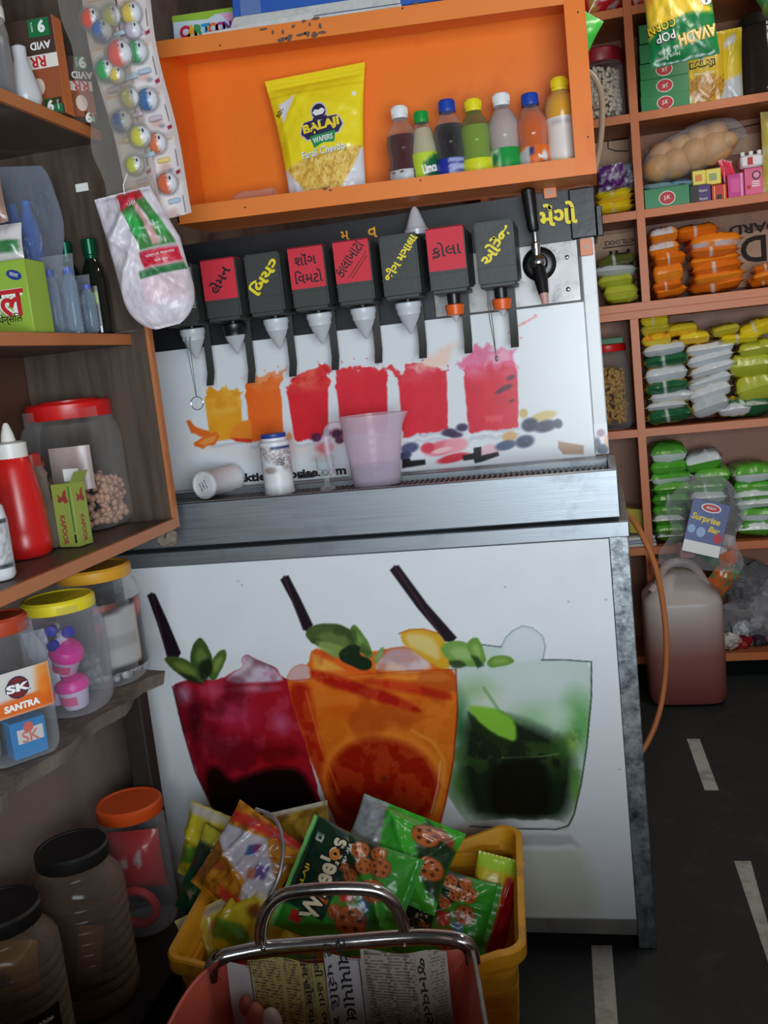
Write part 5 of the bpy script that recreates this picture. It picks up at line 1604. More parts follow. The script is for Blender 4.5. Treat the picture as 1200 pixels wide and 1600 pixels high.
ontap('WAFERS', m_wt, lx + .002, lz - .034, .056, .013, .09, .03, .0022)
ontap('Farali Chevdo', pm('shade_grey', (150, 140, 90)), .010, -.030, .128, .019, .075, .05, .0010)
ontap('Farali Chevdo', m_wt, .009, -.029, .126, .018, .075, .02, .0016)
ontap('50/-', m_bk, -.098, .078, .026, .012, .75, .02)
onpoly(pc, sf, [(.100 + x * .3, .092 + z * .3) for x, z in circ], m_wt, .0008, 'dot_mark')

# small bottles
m_petb = clear('bottle_pet', (244, 246, 248), .02, .28, .05)
def soda(k, name, label, px, pyt, r, cap, liq, label_fn, kind, lz0, lz1, level, neckc=None):
    t = W(px, pyt, .2)
    x = t.x
    z0 = ledge(x) + .001
    h = t.z - z0
    b = thing('drink_bottle', label, 'bottle', (x, .2, z0), 'small drink bottles on the orange display')
    if kind == 'waist':
        pr = [(.0001, .004), (r * .8, 0), (r * .97, .008), (r, .02), (r, h * .28), (r * .93, h * .38), (r * .90, h * .43), (r * .96, h * .53), (r, h * .62), (r * .93, h * .70), (r * .66, h * .79), (r * .42, h * .85), (r * .40, h * .90)]
    elif kind == 'slope':
        pr = [(.0001, .004), (r * .85, 0), (r, .01), (r * 1.0, h * .45), (r * .94, h * .58), (r * .74, h * .74), (r * .5, h * .85), (r * .45, h * .90)]
    else:
        pr = [(.0001, .004), (r * .85, 0), (r * .95, .01), (r * .92, h * .14), (r * .95, h * .3), (r * .90, h * .5), (r * .94, h * .58), (r, h * .64), (r * 1.02, h * .72), (r * .92, h * .79), (r * .62, h * .85), (r * .44, h * .88), (r * .42, h * .91)]
    MB().lathe(pr, 28).build('bottle_body', neckc or m_petb, b)
    lv = h * level
    lp = []
    for (r0, q0_), (r1, q1_) in zip(pr[:-1], pr[1:]):
        lp.append((max(.0001, r0 - .0012), max(q0_, .0025)))
        if q1_ > lv:
            f = (lv - q0_) / (q1_ - q0_)
            lp += [(r0 + (r1 - r0) * f - .0012, lv), (.0001, lv)]
            break
    MB().lathe(lp, 28).build('drink', liq, b)
    cr2 = r * .50
    cb = MB().lathe([(cr2 * 1.04, h * .868), (cr2 * 1.06, h * .90), (cr2, h * .905), (cr2, h * .985), (cr2 * .9, h), (.0001, h)], 24)
    for q in range(24):
        a_ = 2 * PI * q / 24
        cb.box((cr2 * .99, -.0006, h * .91), (cr2 * 1.04, .0006, h * .98), M=RZ(a_))
    cb.build('cap', cap, b)
    # wrap-around label, painted in the round
    n = 40
    zs = [lz0 * h, (lz0 * .75 + lz1 * .25) * h, (lz0 + lz1) / 2 * h, (lz0 * .25 + lz1 * .75) * h, lz1 * h]
    zz = np.linspace(lz0 * h, lz1 * h, 12)
    rr = np.interp(zz, [q for _, q in pr], [q for q, _ in pr]) + .0006
    th = np.linspace(0, 2 * PI, n + 1)
    V = np.array([(ra * math.cos(t_), ra * math.sin(t_), z) for z, ra in zip(zz, rr) for t_ in th])
    P = np.array([(((t_ + PI / 2 + PI) % (2 * PI)) - PI, (z - zz[0]) / (zz[-1] - zz[0])) for z in zz for t_ in th])
    i = (np.arange(11)[:, None] * (n + 1) + np.arange(n)[None]).ravel()
    F = np.stack([i, i + 1, i + n + 2, i + n + 1], 1)
    me = bpy.data.meshes.new('label')
    fastmesh(me, V, F)
    setcol(me, label_fn(P))
    me.materials.append(m_boxg)
    me.shade_smooth()
    lo = link('label', me, b)
    return b, r, h, lo
def capm(n, c):
    return mat('cap_' + n, c, .35, var=.04)
def liq(n, c, rough=.08):
    return mat('drink_' + n, c, rough, var=.03, spec=.6)
LB = lambda base, *ops: (lambda P: __import__('functools').reduce(lambda p, f: f(p), ops, Paint(P, base)).c)
r1 = .0375
wrap = lambda s, m, par, r, z, w, h, a0=0, ang=0, bold=.02: text(s, m, par, Matrix.Identity(4), width=w, height=h, bold=bold, ang=ang, fn=lambda x, y: ((r + .0012) * math.sin(x / r + a0), -(r + .0012) * math.cos(x / r + a0), z + y))
soda(1, 'a', 'small bottle of dark red drink with a white cap, leftmost bottle on the display', 623, 167, r1, capm('white', (236, 236, 236)), liq('darkred', (74, 14, 16)),
     LB((206, 208, 212), lambda p: p.mix(np.clip((fbm(p.P * 3 + 9, 2, 2) - .5) * 6, 0, .5), (170, 172, 178)).poly([(.75, 0), (1.1, 0), (1.1, 1), (.75, 1)], (60, 26, 22), .02).poly([(.8, .6), (1, .6), (1, .9), (.8, .9)], (200, 170, 50), .02)), 'waist', .04, .30, .68)
b, r, h, lo = soda(2, 'b', 'short pale bottle with a green cap and a yellow-green label', 657, 175, .033, capm('green', (30, 156, 66)), liq('cloudy', (206, 190, 150), .2),
     LB((190, 214, 60), lambda p: p.poly([(.0, .72), (.9, .95), (1.4, .9), (1.4, .2), (.5, .1), (.2, .3)], (20, 100, 60), .04).poly([(-1.6, 0), (-.9, 0), (-.8, 1), (-1.6, 1)], (214, 224, 80), .05)), 'slope', .03, .50, .80)
wrap('Limca', m_wt, lo, .033, h * .31, .036, .022, .45, .18, .05)
b, r, h, lo = soda(3, 'c', 'small bottle of black cola with a blue cap and a blue label', 697, 157, r1, capm('blue', (36, 72, 170)), liq('cola', (20, 10, 10)),
     LB((40, 56, 160), lambda p: p.poly([(-.1, .0), (2, .0), (2, 1), (-.1, 1)], (170, 176, 216), .02).poly([(-1.6, 0), (2, 0), (2, .28), (-1.6, .2)], (206, 60, 80), .03).poly([(-1.6, .1), (-.8, .1), (-.9, .5), (-1.6, .5)], (220, 222, 236), .06)
        .line([(0, .8), (.5, .78), (1.3, .86)], .05, (40, 50, 140)).line([(0, .6), (.8, .55), (1.4, .6)], .05, (60, 70, 150))), 'waist', .04, .36, .73)
soda(4, 'd', 'small bottle of green drink with a yellow cap and a yellow label', 738, 156, r1, capm('yellow', (238, 222, 40)), liq('palegreen', (186, 186, 96)),
     LB((220, 222, 40), lambda p: p.mix(np.clip((fbm(p.P * 4 + 9, 2, 5) - .52) * 6, 0, .4), (196, 196, 60))), 'waist', .04, .33, .70, clear('green_pet', (206, 226, 190), .03, .3, .06))
b, r, h, lo = soda(5, 'e', 'small bottle of clear drink with a white cap and a green label', 782, 147, r1, MATS['cap_white'], liq('greyclear', (190, 170, 160), .12),
     LB((32, 150, 66), lambda p: p.poly([(-1.4, 0), (-.2, 0), (-.35, 1), (-1.4, 1)], (200, 214, 190), .05).blob((-.7, .3), .4, .35, (226, 214, 60), .95, 0, .3).poly([(-.9, .5), (-.5, .45), (-.4, .8), (-.8, .9)], (30, 120, 60), .05)), 'waist', .04, .40, .82)
MB().box((-.004, -.0392, h * .10), (.004, -.0387, h * .10 + .008)).build('square_mark', m_wt, lo)
b, r, h, lo = soda(6, 'f', 'small bottle of orange drink with a blue cap', 827, 147, r1, MATS['cap_blue'], liq('orange', (216, 96, 24)),
     LB((228, 110, 36), lambda p: p.poly([(-1.6, 0), (-.35, 0), (-.2, 1), (-1.6, .7)], (190, 190, 188), .03).blob((.75, .66), .26, .2, (230, 226, 236), .95, 0, .4).poly([(-.2, .7), (.05, .72), (.05, .95), (-.2, .95)], (50, 60, 120), .03).blob((.62, .32), .3, .2, (40, 40, 70), .9, 0, .4)), 'waist', .04, .40, .78)
wrap('Fanta', m_wt, lo, r1, h * .27, .020, .010, .55, .1, .06)
soda(7, 'g', 'small bottle of mango drink with a yellow cap and white label, rightmost on the display', 873, 122, .038, capm('lemon', (240, 214, 40)), liq('mango', (240, 168, 24), .2),
     LB((232, 222, 214), lambda p: p.poly([(-2, 0), (2, 0), (2, .22), (-2, .22)], (240, 206, 110), .03).line([(-.7, .9), (.7, .92)], .02, (190, 180, 176)).line([(-.7, .5), (.8, .5)], .015, (200, 180, 170)).line([(-.7, .3), (.8, .3)], .015, (200, 180, 170))
        .poly([(.9, .2), (1.3, .2), (1.3, 1), (.9, 1)], (206, 206, 212), .05)), 'bulb', .06, .60, .86)
# clear bottle lying on the ledge
fb = W(385, 298, .2)
MB_ = MB().lathe([(.0001, 0), (.012, .001), (.012, .02), (.018, .032), (.030, .05), (.032, .07), (.028, .10), (.030, .135), (.026, .142), (.0001, .138)], 24)
tag(MB_.build('empty_bottle', clear('amber_tint_pet', (250, 240, 230), .06, .6, .05), None, (-.865, .20, ledge(-.84) + .034), (0, PI / 2 - .02, 0)), 'empty clear plastic bottle lying left of the yellow pouch on the display', 'bottle')

# on top of the display
m_bluecr = mat('blue_crate_plastic', (44, 92, 178), .45, var=.08, dirt=(60, 96, 160), dscale=6, damount=.4)
a, c = W(372, 46, .22), W(640, 20, .22)
def top_z(x):
    return 2.214 + (2.168 - 2.214) * (x - XL) / (XR - XL)
cr_t = thing('blue_crate', 'blue plastic crate standing on top of the orange display', 'crate', (-.45, .30, 2.215))
def crate_panel(b, x0, x1, y, z0, z1, th, axis=0):
    pass
ang_ = math.atan((2.168 - 2.214) / (XR - XL))
L, Dp, H = .62, .30, .26
def wall_bars(o, lo, hi, mtr):
    MB().box(lo, hi, b=.003).build(o, mtr, cr_t)
wall_bars('front_wall', (-L / 2, -.15, 0), (L / 2, -.144, H), m_bluecr)
wall_bars('back_wall', (-L / 2, .144, 0), (L / 2, .15, H), m_bluecr)
wall_bars('end_wall', (-L / 2, -.144, 0), (-L / 2 + .006, .144, H), m_bluecr)
wall_bars('end_wall', (L / 2 - .006, -.144, 0), (L / 2, .144, H), m_bluecr)
wall_bars('base', (-L / 2, -.144, .0), (L / 2, .144, .006), m_bluecr)
MB().box((-L / 2 + .02, -.1535, .02), (-L / 2 + .07, -.15, .10), b=.001).build('faded_patch', mat('faded_blue', (96, 122, 178), .6), cr_t)
cr_t.rotation_euler = (0, -ang_, 0)
cr_t.location = (-.45, .30, top_z(-.45) + .0125)
g = MB()
tilt_box(g, -.77, -.36, .135, .30, top_z(-.77) + .001, top_z(-.77) + .0105, top_z(-.36) + .001, top_z(-.36) + .0105)
tag(g.build('foam_sheet', mat('grey_foam', (206, 204, 200), .8, var=.1, scale=30, dirt=(170, 166, 160), dscale=12, damount=.4, bump=.2, bscale=80)), 'pale grey foam sheet under the blue crate on top of the display', 'sheet')
g = MB()
tilt_box(g, -.83, -.56, .123, .134, top_z(-.83) + .001, top_z(-.83) + .004, top_z(-.56) + .001, top_z(-.56) + .016)
g.add([(-.76, .128, top_z(-.76) + .010), (-.36, .128, top_z(-.36) + .010), (-.36, .134, top_z(-.36) + .034), (-.75, .134, top_z(-.75) + .032)], [(0, 1, 2, 3)])
tag(g.build('foam_strip', MATS['grey_foam']), 'torn pale foam strip along the front edge on top of the display', 'strip')
a, c = W(276, 76, .22), W(369, 62, .22)
zt = W(276, 38, .22).z
bx = thing('cartoon_box', 'pale printed carton with coloured letters and a green strip on top of the display', 'carton', ((a.x + c.x) / 2 + .004, .235, top_z(a.x) + .002))
wb, hb_ = c.x - a.x + .03, zt - a.z + .030
MB().box((-wb / 2, 0, 0), (wb / 2, .05, hb_), b=.001).build('box', mat('pale_carton', (206, 216, 230), .45, var=.05), bx)
MB().add([(-wb / 2, -.0008, hb_), (wb / 2, -.0008, hb_), (wb / 2, -.0008, hb_ - .008), (.02, -.0008, hb_ - .010), (0, -.0008, hb_ - .018), (-wb / 2, -.0008, hb_ - .014)], [(0, 1, 2, 3, 4, 5)]).build('green_strip', pm('leaf_green', (150, 190, 60)), bx)
cols = [(196, 40, 70), (240, 170, 40), (60, 150, 90), (40, 150, 190), (226, 110, 60), (180, 50, 130), (120, 60, 150)]
for k, ch in enumerate('CARTOON'):
    text(ch, pm('letter_%s' % 'red amber green cyan orange pink violet'.split()[k], cols[k]), bx, T(-wb / 2 + .030 + k * .0185, -.0014, hb_ * .52) @ FRONT, height=.030 - .001 * k, bold=.06, ang=.04 * (k % 2))
MB().add([(wb * .18, -.0007, hb_ - .010), (wb / 2, -.0007, hb_ - .010), (wb / 2, -.0007, 0), (wb * .4, -.0007, hb_ * .3)], [(0, 1, 2, 3)]).build('pink_print', pm('cloud_pink', (226, 170, 200)), bx)
bx.rotation_euler = (0, -ang_, 0)

# ================================================================ things on the drip tray
m_can = mat('white_canister', (226, 226, 230), .4, var=.04, dirt=(200, 196, 200), dscale=10, damount=.3)
cz = 1.1255
cn = OZ(438, 771, cz)
ca = thing('canister', 'white powder canister with a blue lid standing on the drip tray', 'canister', (cn.x, cn.y, cz))
r, h = .0365, .150
MB().lathe([(.0001, .002), (r * .98, 0), (r * 1.03, .002), (r * 1.03, .008), (r, .011), (r, h * .80), (r * 1.06, h * .805), (r * 1.06, h * .86), (r * .88, h * .89), (r * .88, h * .93)], 32).build('canister_body', m_can, ca)
MB().lathe([(r * .84, h * .93), (r * .86, h * .94), (r * .86, h * .99), (r * .80, h), (.0001, h)], 32).build('lid', mat('canister_blue', (40, 66, 150), .4), ca)
n = 48
th = np.linspace(0, 2 * PI, n + 1)
zz = np.linspace(h * .33, h * .795, 30)
V = np.array([((r + .0006) * math.cos(t), (r + .0006) * math.sin(t), z) for z in zz for t in th])
P = np.array([(((t + PI / 2 + PI) % (2 * PI)) - PI, (z - zz[0]) / (zz[-1] - zz[0])) for z in zz for t in th])
me = bpy.data.meshes.new('label')
i = (np.arange(29)[:, None] * (n + 1) + np.arange(n)[None]).ravel()
fastmesh(me, V, np.stack([i, i + 1, i + n + 2, i + n + 1], 1))
p = Paint(P, (226, 226, 230))
p.mix(np.clip((fbm(P * 5 + 9, 2.2, 4) - .40) * 7, 0, .75) * np.clip((P[:, 1] - .35 + P[:, 0] * .3) * 6, 0, 1), (160, 140, 136))
p.blob((-.15, .18), .6, .16, (150, 128, 120), .8, 0, .5).poly([(.1, .9), (1.6, .9), (1.6, 1), (.1, 1)], (60, 70, 120), .03).poly([(-1.4, .2), (-.7, .45), (-.9, .95), (-1.4, .9)], (226, 226, 230), .06)
setcol(me, p.c)
me.materials.append(m_box)
me.shade_smooth()
lb_ = link('label', me, ca)
for q in range(3):
    wrap('SALT LINE'[:4] if q else 'POWDER', m_navy, lb_, r, h * (.50 + .045 * q), .022, .006, .62, .06, .03)
ly = thing('lying_canister', 'white canister lying on its side at the left end of the drip tray', 'canister', (0, 0, 0))
e1, e2 = OZ(320, 781, cz), OZ(372, 764, cz)
d = (e2 - e1).normalized()
r = .036
ly.location = (e1.x, e1.y, cz + r + .0004)
rot_ = Vector((0, 0, 1)).rotation_difference(Vector((d.x * .62 + .25, d.y * .8 + .3, 0)).normalized()).to_euler()
MB().lathe([(.0001, .003), (r * .80, .003), (r * .82, .0), (r * .96, .001), (r, .004), (r, .012), (r * .96, .014), (r * .96, .105), (r * 1.0, .108), (r * 1.0, .122), (.0001, .123)], 32).build('canister_body', m_can, ly).rotation_euler = rot_
Mb = rot_.to_matrix().to_4x4()
for q in range(3):
    t_ = text(['54 0 8', '10MAY', 'BEST'][q], m_bk, ly, Mb @ RY(PI) @ T(0, 0, -.0022) @ RZ(-.9), width=.022, height=.005, bold=.02, fn=lambda x, y: (x, y - .008 + .009 * q, 0))
# measuring jug
m_jug = clear('lilac_jug', (250, 241, 248), .16, .5, .18, .05)
jn = OZ(590, 759, cz)
jg = thing('measuring_jug', 'translucent pink measuring jug with a handle on the drip tray', 'jug', (jn.x, jn.y, cz))
h = .172
vs, fs = [], []
N = 48
prof = [(.050, .002, 0), (.056, .004, 0), (.059, .02, 0), (.065, .08, 0), (.070, .14, .3), (.0725, .168, 1), (.074, .170, 1), (.074, .173, 1), (.0715, .173, 1), (.068, .14, .3), (.063, .08, 0), (.057, .02, 0), (.053, .006, 0)]
for rr, z, sp_ in prof:
    for k in range(N):
        a_ = 2 * PI * k / N
        bump = sp_ * .018 * max(0, math.cos(a_)) ** 14
        vs.append(((rr + bump) * math.cos(a_), (rr + bump) * math.sin(a_), z))
for q in range(len(prof) - 1):
    for k in range(N):
        x_, y_ = q * N + k, q * N + (k + 1) % N
        fs.append((x_, y_, y_ + N, x_ + N))
fs.append(tuple(range(N - 1, -1, -1)))
fs.append(tuple(range((len(prof) - 1) * N, len(prof) * N)))
MB().add(vs, fs).build('jug_body', m_jug, jg)
MB().lathe([(.0001, .0075), (.052, .0075), (.0555, .02), (.0595, .052), (.0001, .052)], 40).build('liquid', clear('blue_grey_liquid', (206, 206, 232), .14, .5, .08), jg)
b = MB()
hp_ = [(-.066, 0, .150), (-.085, 0, .158), (-.108, 0, .152), (-.116, 0, .130), (-.114, 0, .09), (-.110, 0, .045), (-.106, 0, .034)]
for k, (x, y, z) in enumerate(hp_):
    pass
b.tube(hp_, .0085, 10, smooth=2)
hd = b.build('handle', m_jug, jg)
hd.scale = (1, 1.35, 1)
for k in range(6):
    text(str((k + 1) * 100), pm('faint_mark', (196, 176, 200)), jg, T(.012, -.0615 - .0021 * k, .036 + k * .022) @ FRONT, height=.006)
# small clear glass beside the jug
gn = OZ(512, 766, cz)
tag(MB().lathe([(.0001, .004), (.017, .002), (.020, .004), (.016, .010), (.006, .014), (.006, .030), (.016, .040), (.021, .055), (.0225, .085), (.0215, .085), (.020, .056), (.0001, .042)], 28).build('drinking_glass', clear('glass', (244, 248, 248), .06, .6, .03), None, (gn.x + .004, gn.y - .01, cz)),
    'small clear footed glass on the drip tray by the jug handle', 'glass')

# ================================================================ cabinet on the left wall
m_grain = mat('dark_grain_wood', (88, 74, 62), .5, var=.2, scale=4, stretch=(14, 14, 1), c2=(66, 53, 45), dirt=(52, 42, 36), dscale=3, damount=.35)
m_shelfw = mat('dark_shelf_face', (84, 72, 62), .5, var=.15, scale=4, stretch=(1, 8, 1), dirt=(116, 108, 98), dscale=5, damount=.35)
m_trimw = mat('orange_brown_edge', (184, 112, 64), .42, var=.12, scale=5, stretch=(12, 1, 12))
WC = (-1.12, -.9, 1.096)
wc = thing('wall_cabinet', 'open wooden wall cabinet with three shelves of goods on the left wall', 'cabinet', WC)
ww = -Vector(WC)
e = MB().box((-1.27, -.118, 1.096), (-.962, -.100, 2.9)).build('end_panel', m_grain, wc, ww)
MB().box((-.962, -.119, 1.096), (-.953, -.098, 2.9), b=.001).build('edge_band', m_trimw, e)
s = MB().box((-1.27, -2.0, 1.096), (-.962, -.1185, 1.118)).build('shelf', m_shelfw, wc, ww)
MB().box((-.962, -2.0, 1.095), (-.953, -.1195, 1.120), b=.001).build('edge_band', m_trimw, s)
for z in (1.516, 1.949):
    s = MB().box((-1.27, -2.0, z), (-1.004, -.1185, z + .022)).build('shelf', m_shelfw, wc, ww)
    MB().box((-1.004, -2.0, z - .001), (-.996, -.1185, z + .024), b=.001).build('edge_band', m_trimw, s)
MB().box((-1.285, -2.0, 1.096), (-1.271, -.10, 2.9)).build('back_panel', mat('red_brown_back', (88, 58, 42), .5, var=.2, scale=3, stretch=(8, 8, 1)), wc, ww)
MB().box((-1.2, -.1195, 1.545), (-.98, -.1182, 1.5465)).build('chalk_line', mat('chalk_line', (120, 112, 104), .8), e)
MB().box((-1.075, -.1205, 1.855), (-1.045, -.1185, 1.872), M=T(0, 0, 0), b=.0005).build('paper_scrap', m_wt, e)
# slab shelf below with its post
m_stone = mat('dusty_stone', (122, 110, 100), .85, var=.25, scale=14, c2=(94, 84, 76), dirt=(70, 60, 54), dscale=6, damount=.5, bump=.35, bscale=40)
b = MB()
nx, ny = 10, 40
rs = random.Random(3)
top, bot = {}, {}
vs, fs = [], []
for i in range(nx + 1):
    for j in range(ny + 1):
        x = -1.285 + i / nx * .335
        y = -2.0 + j / ny * 1.74
        ex = (.012 * math.sin(j * 1.3) + rs.uniform(-.005, .005)) if i == nx else 0
        ey = rs.uniform(-.010, .010) - .03 * (i / nx) ** 2 + (.15 if i <= 6 else .06 if i == 7 else 0) if j == ny else 0
        dz = -.006 * (i / nx) ** 6 * rs.random()
        vs.append((x + ex, y + ey, .8195 + dz))
        vs.append((x + ex - (.008 if i == nx else 0), y + ey, .788))
ix = lambda i, j, k: (i * (ny + 1) + j) * 2 + k
for i in range(nx):
    for j in range(ny):
        fs.append((ix(i, j, 0), ix(i + 1, j, 0), ix(i + 1, j + 1, 0), ix(i, j + 1, 0)))
        fs.append((ix(i, j, 1), ix(i, j + 1, 1), ix(i + 1, j + 1, 1), ix(i + 1, j, 1)))
for i in range(nx):
    fs.append((ix(i, ny, 0), ix(i + 1, ny, 0), ix(i + 1, ny, 1), ix(i, ny, 1)))
    fs.append((ix(i, 0, 0), ix(i, 0, 1), ix(i + 1, 0, 1), ix(i + 1, 0, 0)))
for j in range(ny):
    fs.append((ix(nx, j, 0), ix(nx, j, 1), ix(nx, j + 1, 1), ix(nx, j + 1, 0)))
    fs.append((ix(0, j, 0), ix(0, j + 1, 0), ix(0, j + 1, 1), ix(0, j, 1)))
SLB = (-1.12, -1.1, 0)
sl = thing('stone_ledge', 'rough stone ledge holding plastic jars under the wall cabinet', 'ledge', SLB)
sw_ = -Vector(SLB)
b.add(vs, fs).build('slab', m_stone, sl, sw_, angle=50)
m_post = mat('dark_post', (40, 34, 30), .7, var=.2, scale=10, bump=.1, bscale=30)
MB().box((-1.135, -.165, 0), (-1.085, -.120, .787), b=.003).build('post', m_post, sl, sw_)
MB().box((-1.285, -.165, .74), (-1.135, -.12, .787), b=.003).build('bracket', m_post, sl, sw_)
# low plank the big jars stand on
lp_ = thing('low_plank', 'dark low wooden plank shelf under the big jars by the wall', 'plank shelf', (-1.12, -.9, 0))
MB().box((-1.285, -1.9, .172), (-.955, -.172, .20), b=.003).build('plank', m_post, lp_, (1.12, .9, 0))
for y in (-.21, -1.0, -1.8):
    MB().box((-1.26, y - .03, 0), (-1.05, y + .03, .172), b=.003).build('support', m_post, lp_, (1.12, .9, 0))

# ---------------------------------------------------------------- upper shelf: bulb cartons, bulb, bottle
Z1 = 1.9735
def bulb_box(label, x, y, w, d, h, rz, side):
    o = MB().box((-w / 2, -d / 2, 0), (w / 2, d / 2, h), b=.001, col=(70, 50, 42))
    o.box((w / 2 - .0005, -d / 2 - .0005, .0), (w / 2 + .0006, d / 2, h), col=(196, 112, 60) if side else (70, 48, 42))
    o = o.build('bulb_carton', m_box, None, (x, y, Z1), (0, 0, rz), paint=True)
    tag(o, label, 'carton')
    y0 = -d / 2 - .0008
    f = lambda x0, z0, x1, z1, m_, nm: MB().box((x0 * w, y0 - .0005, z0 * h), (x1 * w, y0, z1 * h)).build(nm, m_, o)
    f(-.5, .48, .5, .62, pm('carton_white', (226, 220, 212)), 'white_band')
    f(-.5, .10, .5, .48, pm('carton_rust', (150, 78, 46)), 'rust_panel')
    f(.0, .80, .42, .98, m_gn, 'green_panel')
    f(.10, .02, .46, .17, m_gn, 'green_panel')
    text('9', m_wt, o, T(.27 * w, y0 - .001, .90 * h) @ FRONT, height=.024, bold=.05, ang=PI)
    text('WATTS', m_wt, o, T(.08 * w, y0 - .001, .90 * h) @ FRONT, width=.018, bold=.02, ang=PI / 2)
    text('AVID', m_wt, o, T(.2 * w, y0 - .001, .71 * h) @ FRONT, width=.044, bold=.03, ang=PI)
    text('RR', m_rd, o, T(.1 * w, y0 - .001, .55 * h) @ FRONT, width=.034, bold=.03, ang=PI)
    text('9', m_wt, o, T(.22 * w, y0 - .001, .095 * h) @ FRONT, height=.022, bold=.05, ang=PI)
    text('WATTS', m_wt, o, T(.38 * w, y0 - .001, .095 * h) @ FRONT, width=.018, bold=.02, ang=PI / 2)
    disc((.05 * w, .30 * h), .012, .016, y0 - .0008, pm('carton_pale', (220, 200, 186)), 'bulb_print', o)
    return o
a = OX(108, 170, -1.03)
bulb_box('front brown light bulb carton with an orange side on the upper left shelf', -1.040, -.262, .105, .036, .185, .05, True)
b2 = OX(150, 190, -1.03)
bulb_box('darker light bulb carton turned aside, behind the front carton on the upper left shelf', -1.018, -.168, .060, .055, .135, .75, False)
o = MB().lathe([(.0001, .001), (.024, .004), (.030, .018), (.030, .032), (.024, .055), (.018, .075), (.0135, .09), (.0135, .115), (.006, .12), (.0001, .12)], 26)
a = OX(60, 150, -1.03)
tag(o.build('light_bulb', clear('bulb_white', (226, 226, 230), .6, .85, .3, .1), None, (-1.035, -.335, Z1)), 'white light bulb standing dome down before the front bulb carton', 'light bulb')
a = OX(22, 140, -1.05)
bt = thing('clear_bottle', 'clear plastic bottle at the left frame edge on the upper shelf', 'bottle', (a.x - .005, a.y - .06, Z1))
MB().lathe([(.0001, .003), (.034, 0), (.040, .008), (.040, .12), (.036, .14), (.038, .15), (.038, .19), (.026, .22), (.014, .24), (.014, .255)], 28).build('bottle_body', m_petd, bt)
MB().lathe([(.0375, .145), (.0385, .147), (.0385, .165), (.0375, .167)], 28).build('white_ring', m_wt, bt)
MB().lathe([(.0001, .004), (.0385, .004), (.0385, .11), (.0001, .11)], 24).build('contents', clear('bluish_contents', (170, 180, 200), .35, .6, .2), bt)

# ---------------------------------------------------------------- middle shelf: green box, bags of bottles, dark oil bottles
Z2 = 1.5405
def rect_front(px0_, py0, px1, py1, Y):
    a, c = W(px0_, py1, Y), W(px1, py0, Y)
    return a.x, W(px1, py1, Y).x, a.z, c.z
a = OX(54, 515, -1.01)
gx0, gx1, gz0, gz1 = rect_front(-40, 383, 54, 515, a.y)
gb = MB().box((gx0 - .03, 0, 0), (gx1, .07, gz1 - gz0), b=.002, col=(146, 178, 62)).build('green_box', m_box, None, (0, a.y + .0, Z2), paint=True)
tag(gb, 'lime green box with red lettering at the left edge of the middle shelf', 'box')
gh = gz1 - gz0
text('लल', m_wt, gb, T(gx1 - .062, -.0010, gh * .43) @ FRONT, height=.052, bold=.07)
text('लल', m_rd, gb, T(gx1 - .062, -.0018, gh * .43) @ FRONT, height=.050, bold=.02)
text('पेन्सिल', m_bk, gb, T(gx1 - .045, -.0012, gh * .22) @ FRONT, width=.050, bold=.01)
MB().lathe([(.016, 0), (.016, .0006), (.0001, .0006)], 20, M=T(gx1 - .024, -.0004, gh * .80) @ RY(.35) @ Matrix.Diagonal((1, 1, .55, 1)) @ RX(PI / 2)).build('blue_oval', m_bl, gb)
text('वाला', m_wt, gb, T(gx1 - .024, -.0016, gh * .80) @ FRONT, width=.018, ang=-.35)
o = pillow('white_pouch', .085, .07, .03, m_foil, lambda uv, s: Paint(uv, (206, 200, 200)).poly([(-1, -.7), (.9, -.5), (.9, .1), (-1, 0)], (60, 120, 70), .05).poly([(-.6, -.5), (-.1, -.4), (-.1, -.1), (-.6, -.2)], (230, 230, 230), .04).c,
           14, 12, seed=101, loc=(gx1 - .055, a.y + .03, Z2 + gh + .036), rot=(-.1, .02, 0))[0]
tag(o, 'small white pouch with a green print lying on the lime green box', 'pouch')
o = pillow('brown_pouch', .07, .09, .03, m_foil, two_tone((140, 112, 98), (130, 104, 92), swirl=(160, 130, 112)), 12, 12, seed=102, loc=(gx1 - .075, a.y + .035, Z2 + gh + .116), rot=(-.1, -.1, 0))[0]
tag(o, 'brown pouch above the white pouch on the lime green box', 'pouch')
m_bagfilm = clear('bottle_bag_film', (238, 242, 246), .05, .42, .10, .02, .6, 26)
m_bluecap = mat('blue_cap', (44, 86, 190), .35, var=.05)
def bottle_bag(label, x, y, w, h, t, n, seed, blue_top):
    bg = thing('bottle_bag', label, 'bag of bottles', (x, y, Z2))
    o, _ = pillow('film', w, h, t, m_bagfilm, None, 26, 30, seed=seed, seal=.06, crinkle=.006, parent=bg, loc=(0, 0, h / 2))
    for k in range(n):
        bx_ = -w * .36 + w * .72 * k / max(1, n - 1)
        m = thing('small_bottle', f'small clear bottle with a blue cap, {["first", "second", "third", "fourth"][k]} from the left in the {label.split(" film")[0].split("clear ")[-1]} bag', 'bottle', (x + bx_, y, Z2 + .004), 'bottles in film bags')
        hh = h * .86
        MB().lathe([(.0001, .002), (.012, 0), (.0145, .006), (.0145, hh * .7), (.011, hh * .78), (.007, hh * .84), (.007, hh * .88)], 16).build('bottle_body', clear('bluish_pet', (206, 222, 236), .16, .6, .1), m)
        MB().lathe([(.009, hh * .84), (.0092, hh * .93), (.0001, hh * .935)], 14).build('cap', m_bluecap, m)
    return bg
bottle_bag('front clear film bag of bottles with blue caps beside the lime box', -1.045, -.335, .115, .155, .052, 3, 105, True)
bottle_bag('narrow clear film bag of bottles beside the dark oil bottle', -1.055, -.225, .075, .125, .045, 2, 106, False)
bgx = thing('tall_film_bag', 'tall bluish film bag of blue bottles behind the front bags on the middle shelf', 'bag of bottles', (-1.13, -.30, Z2))
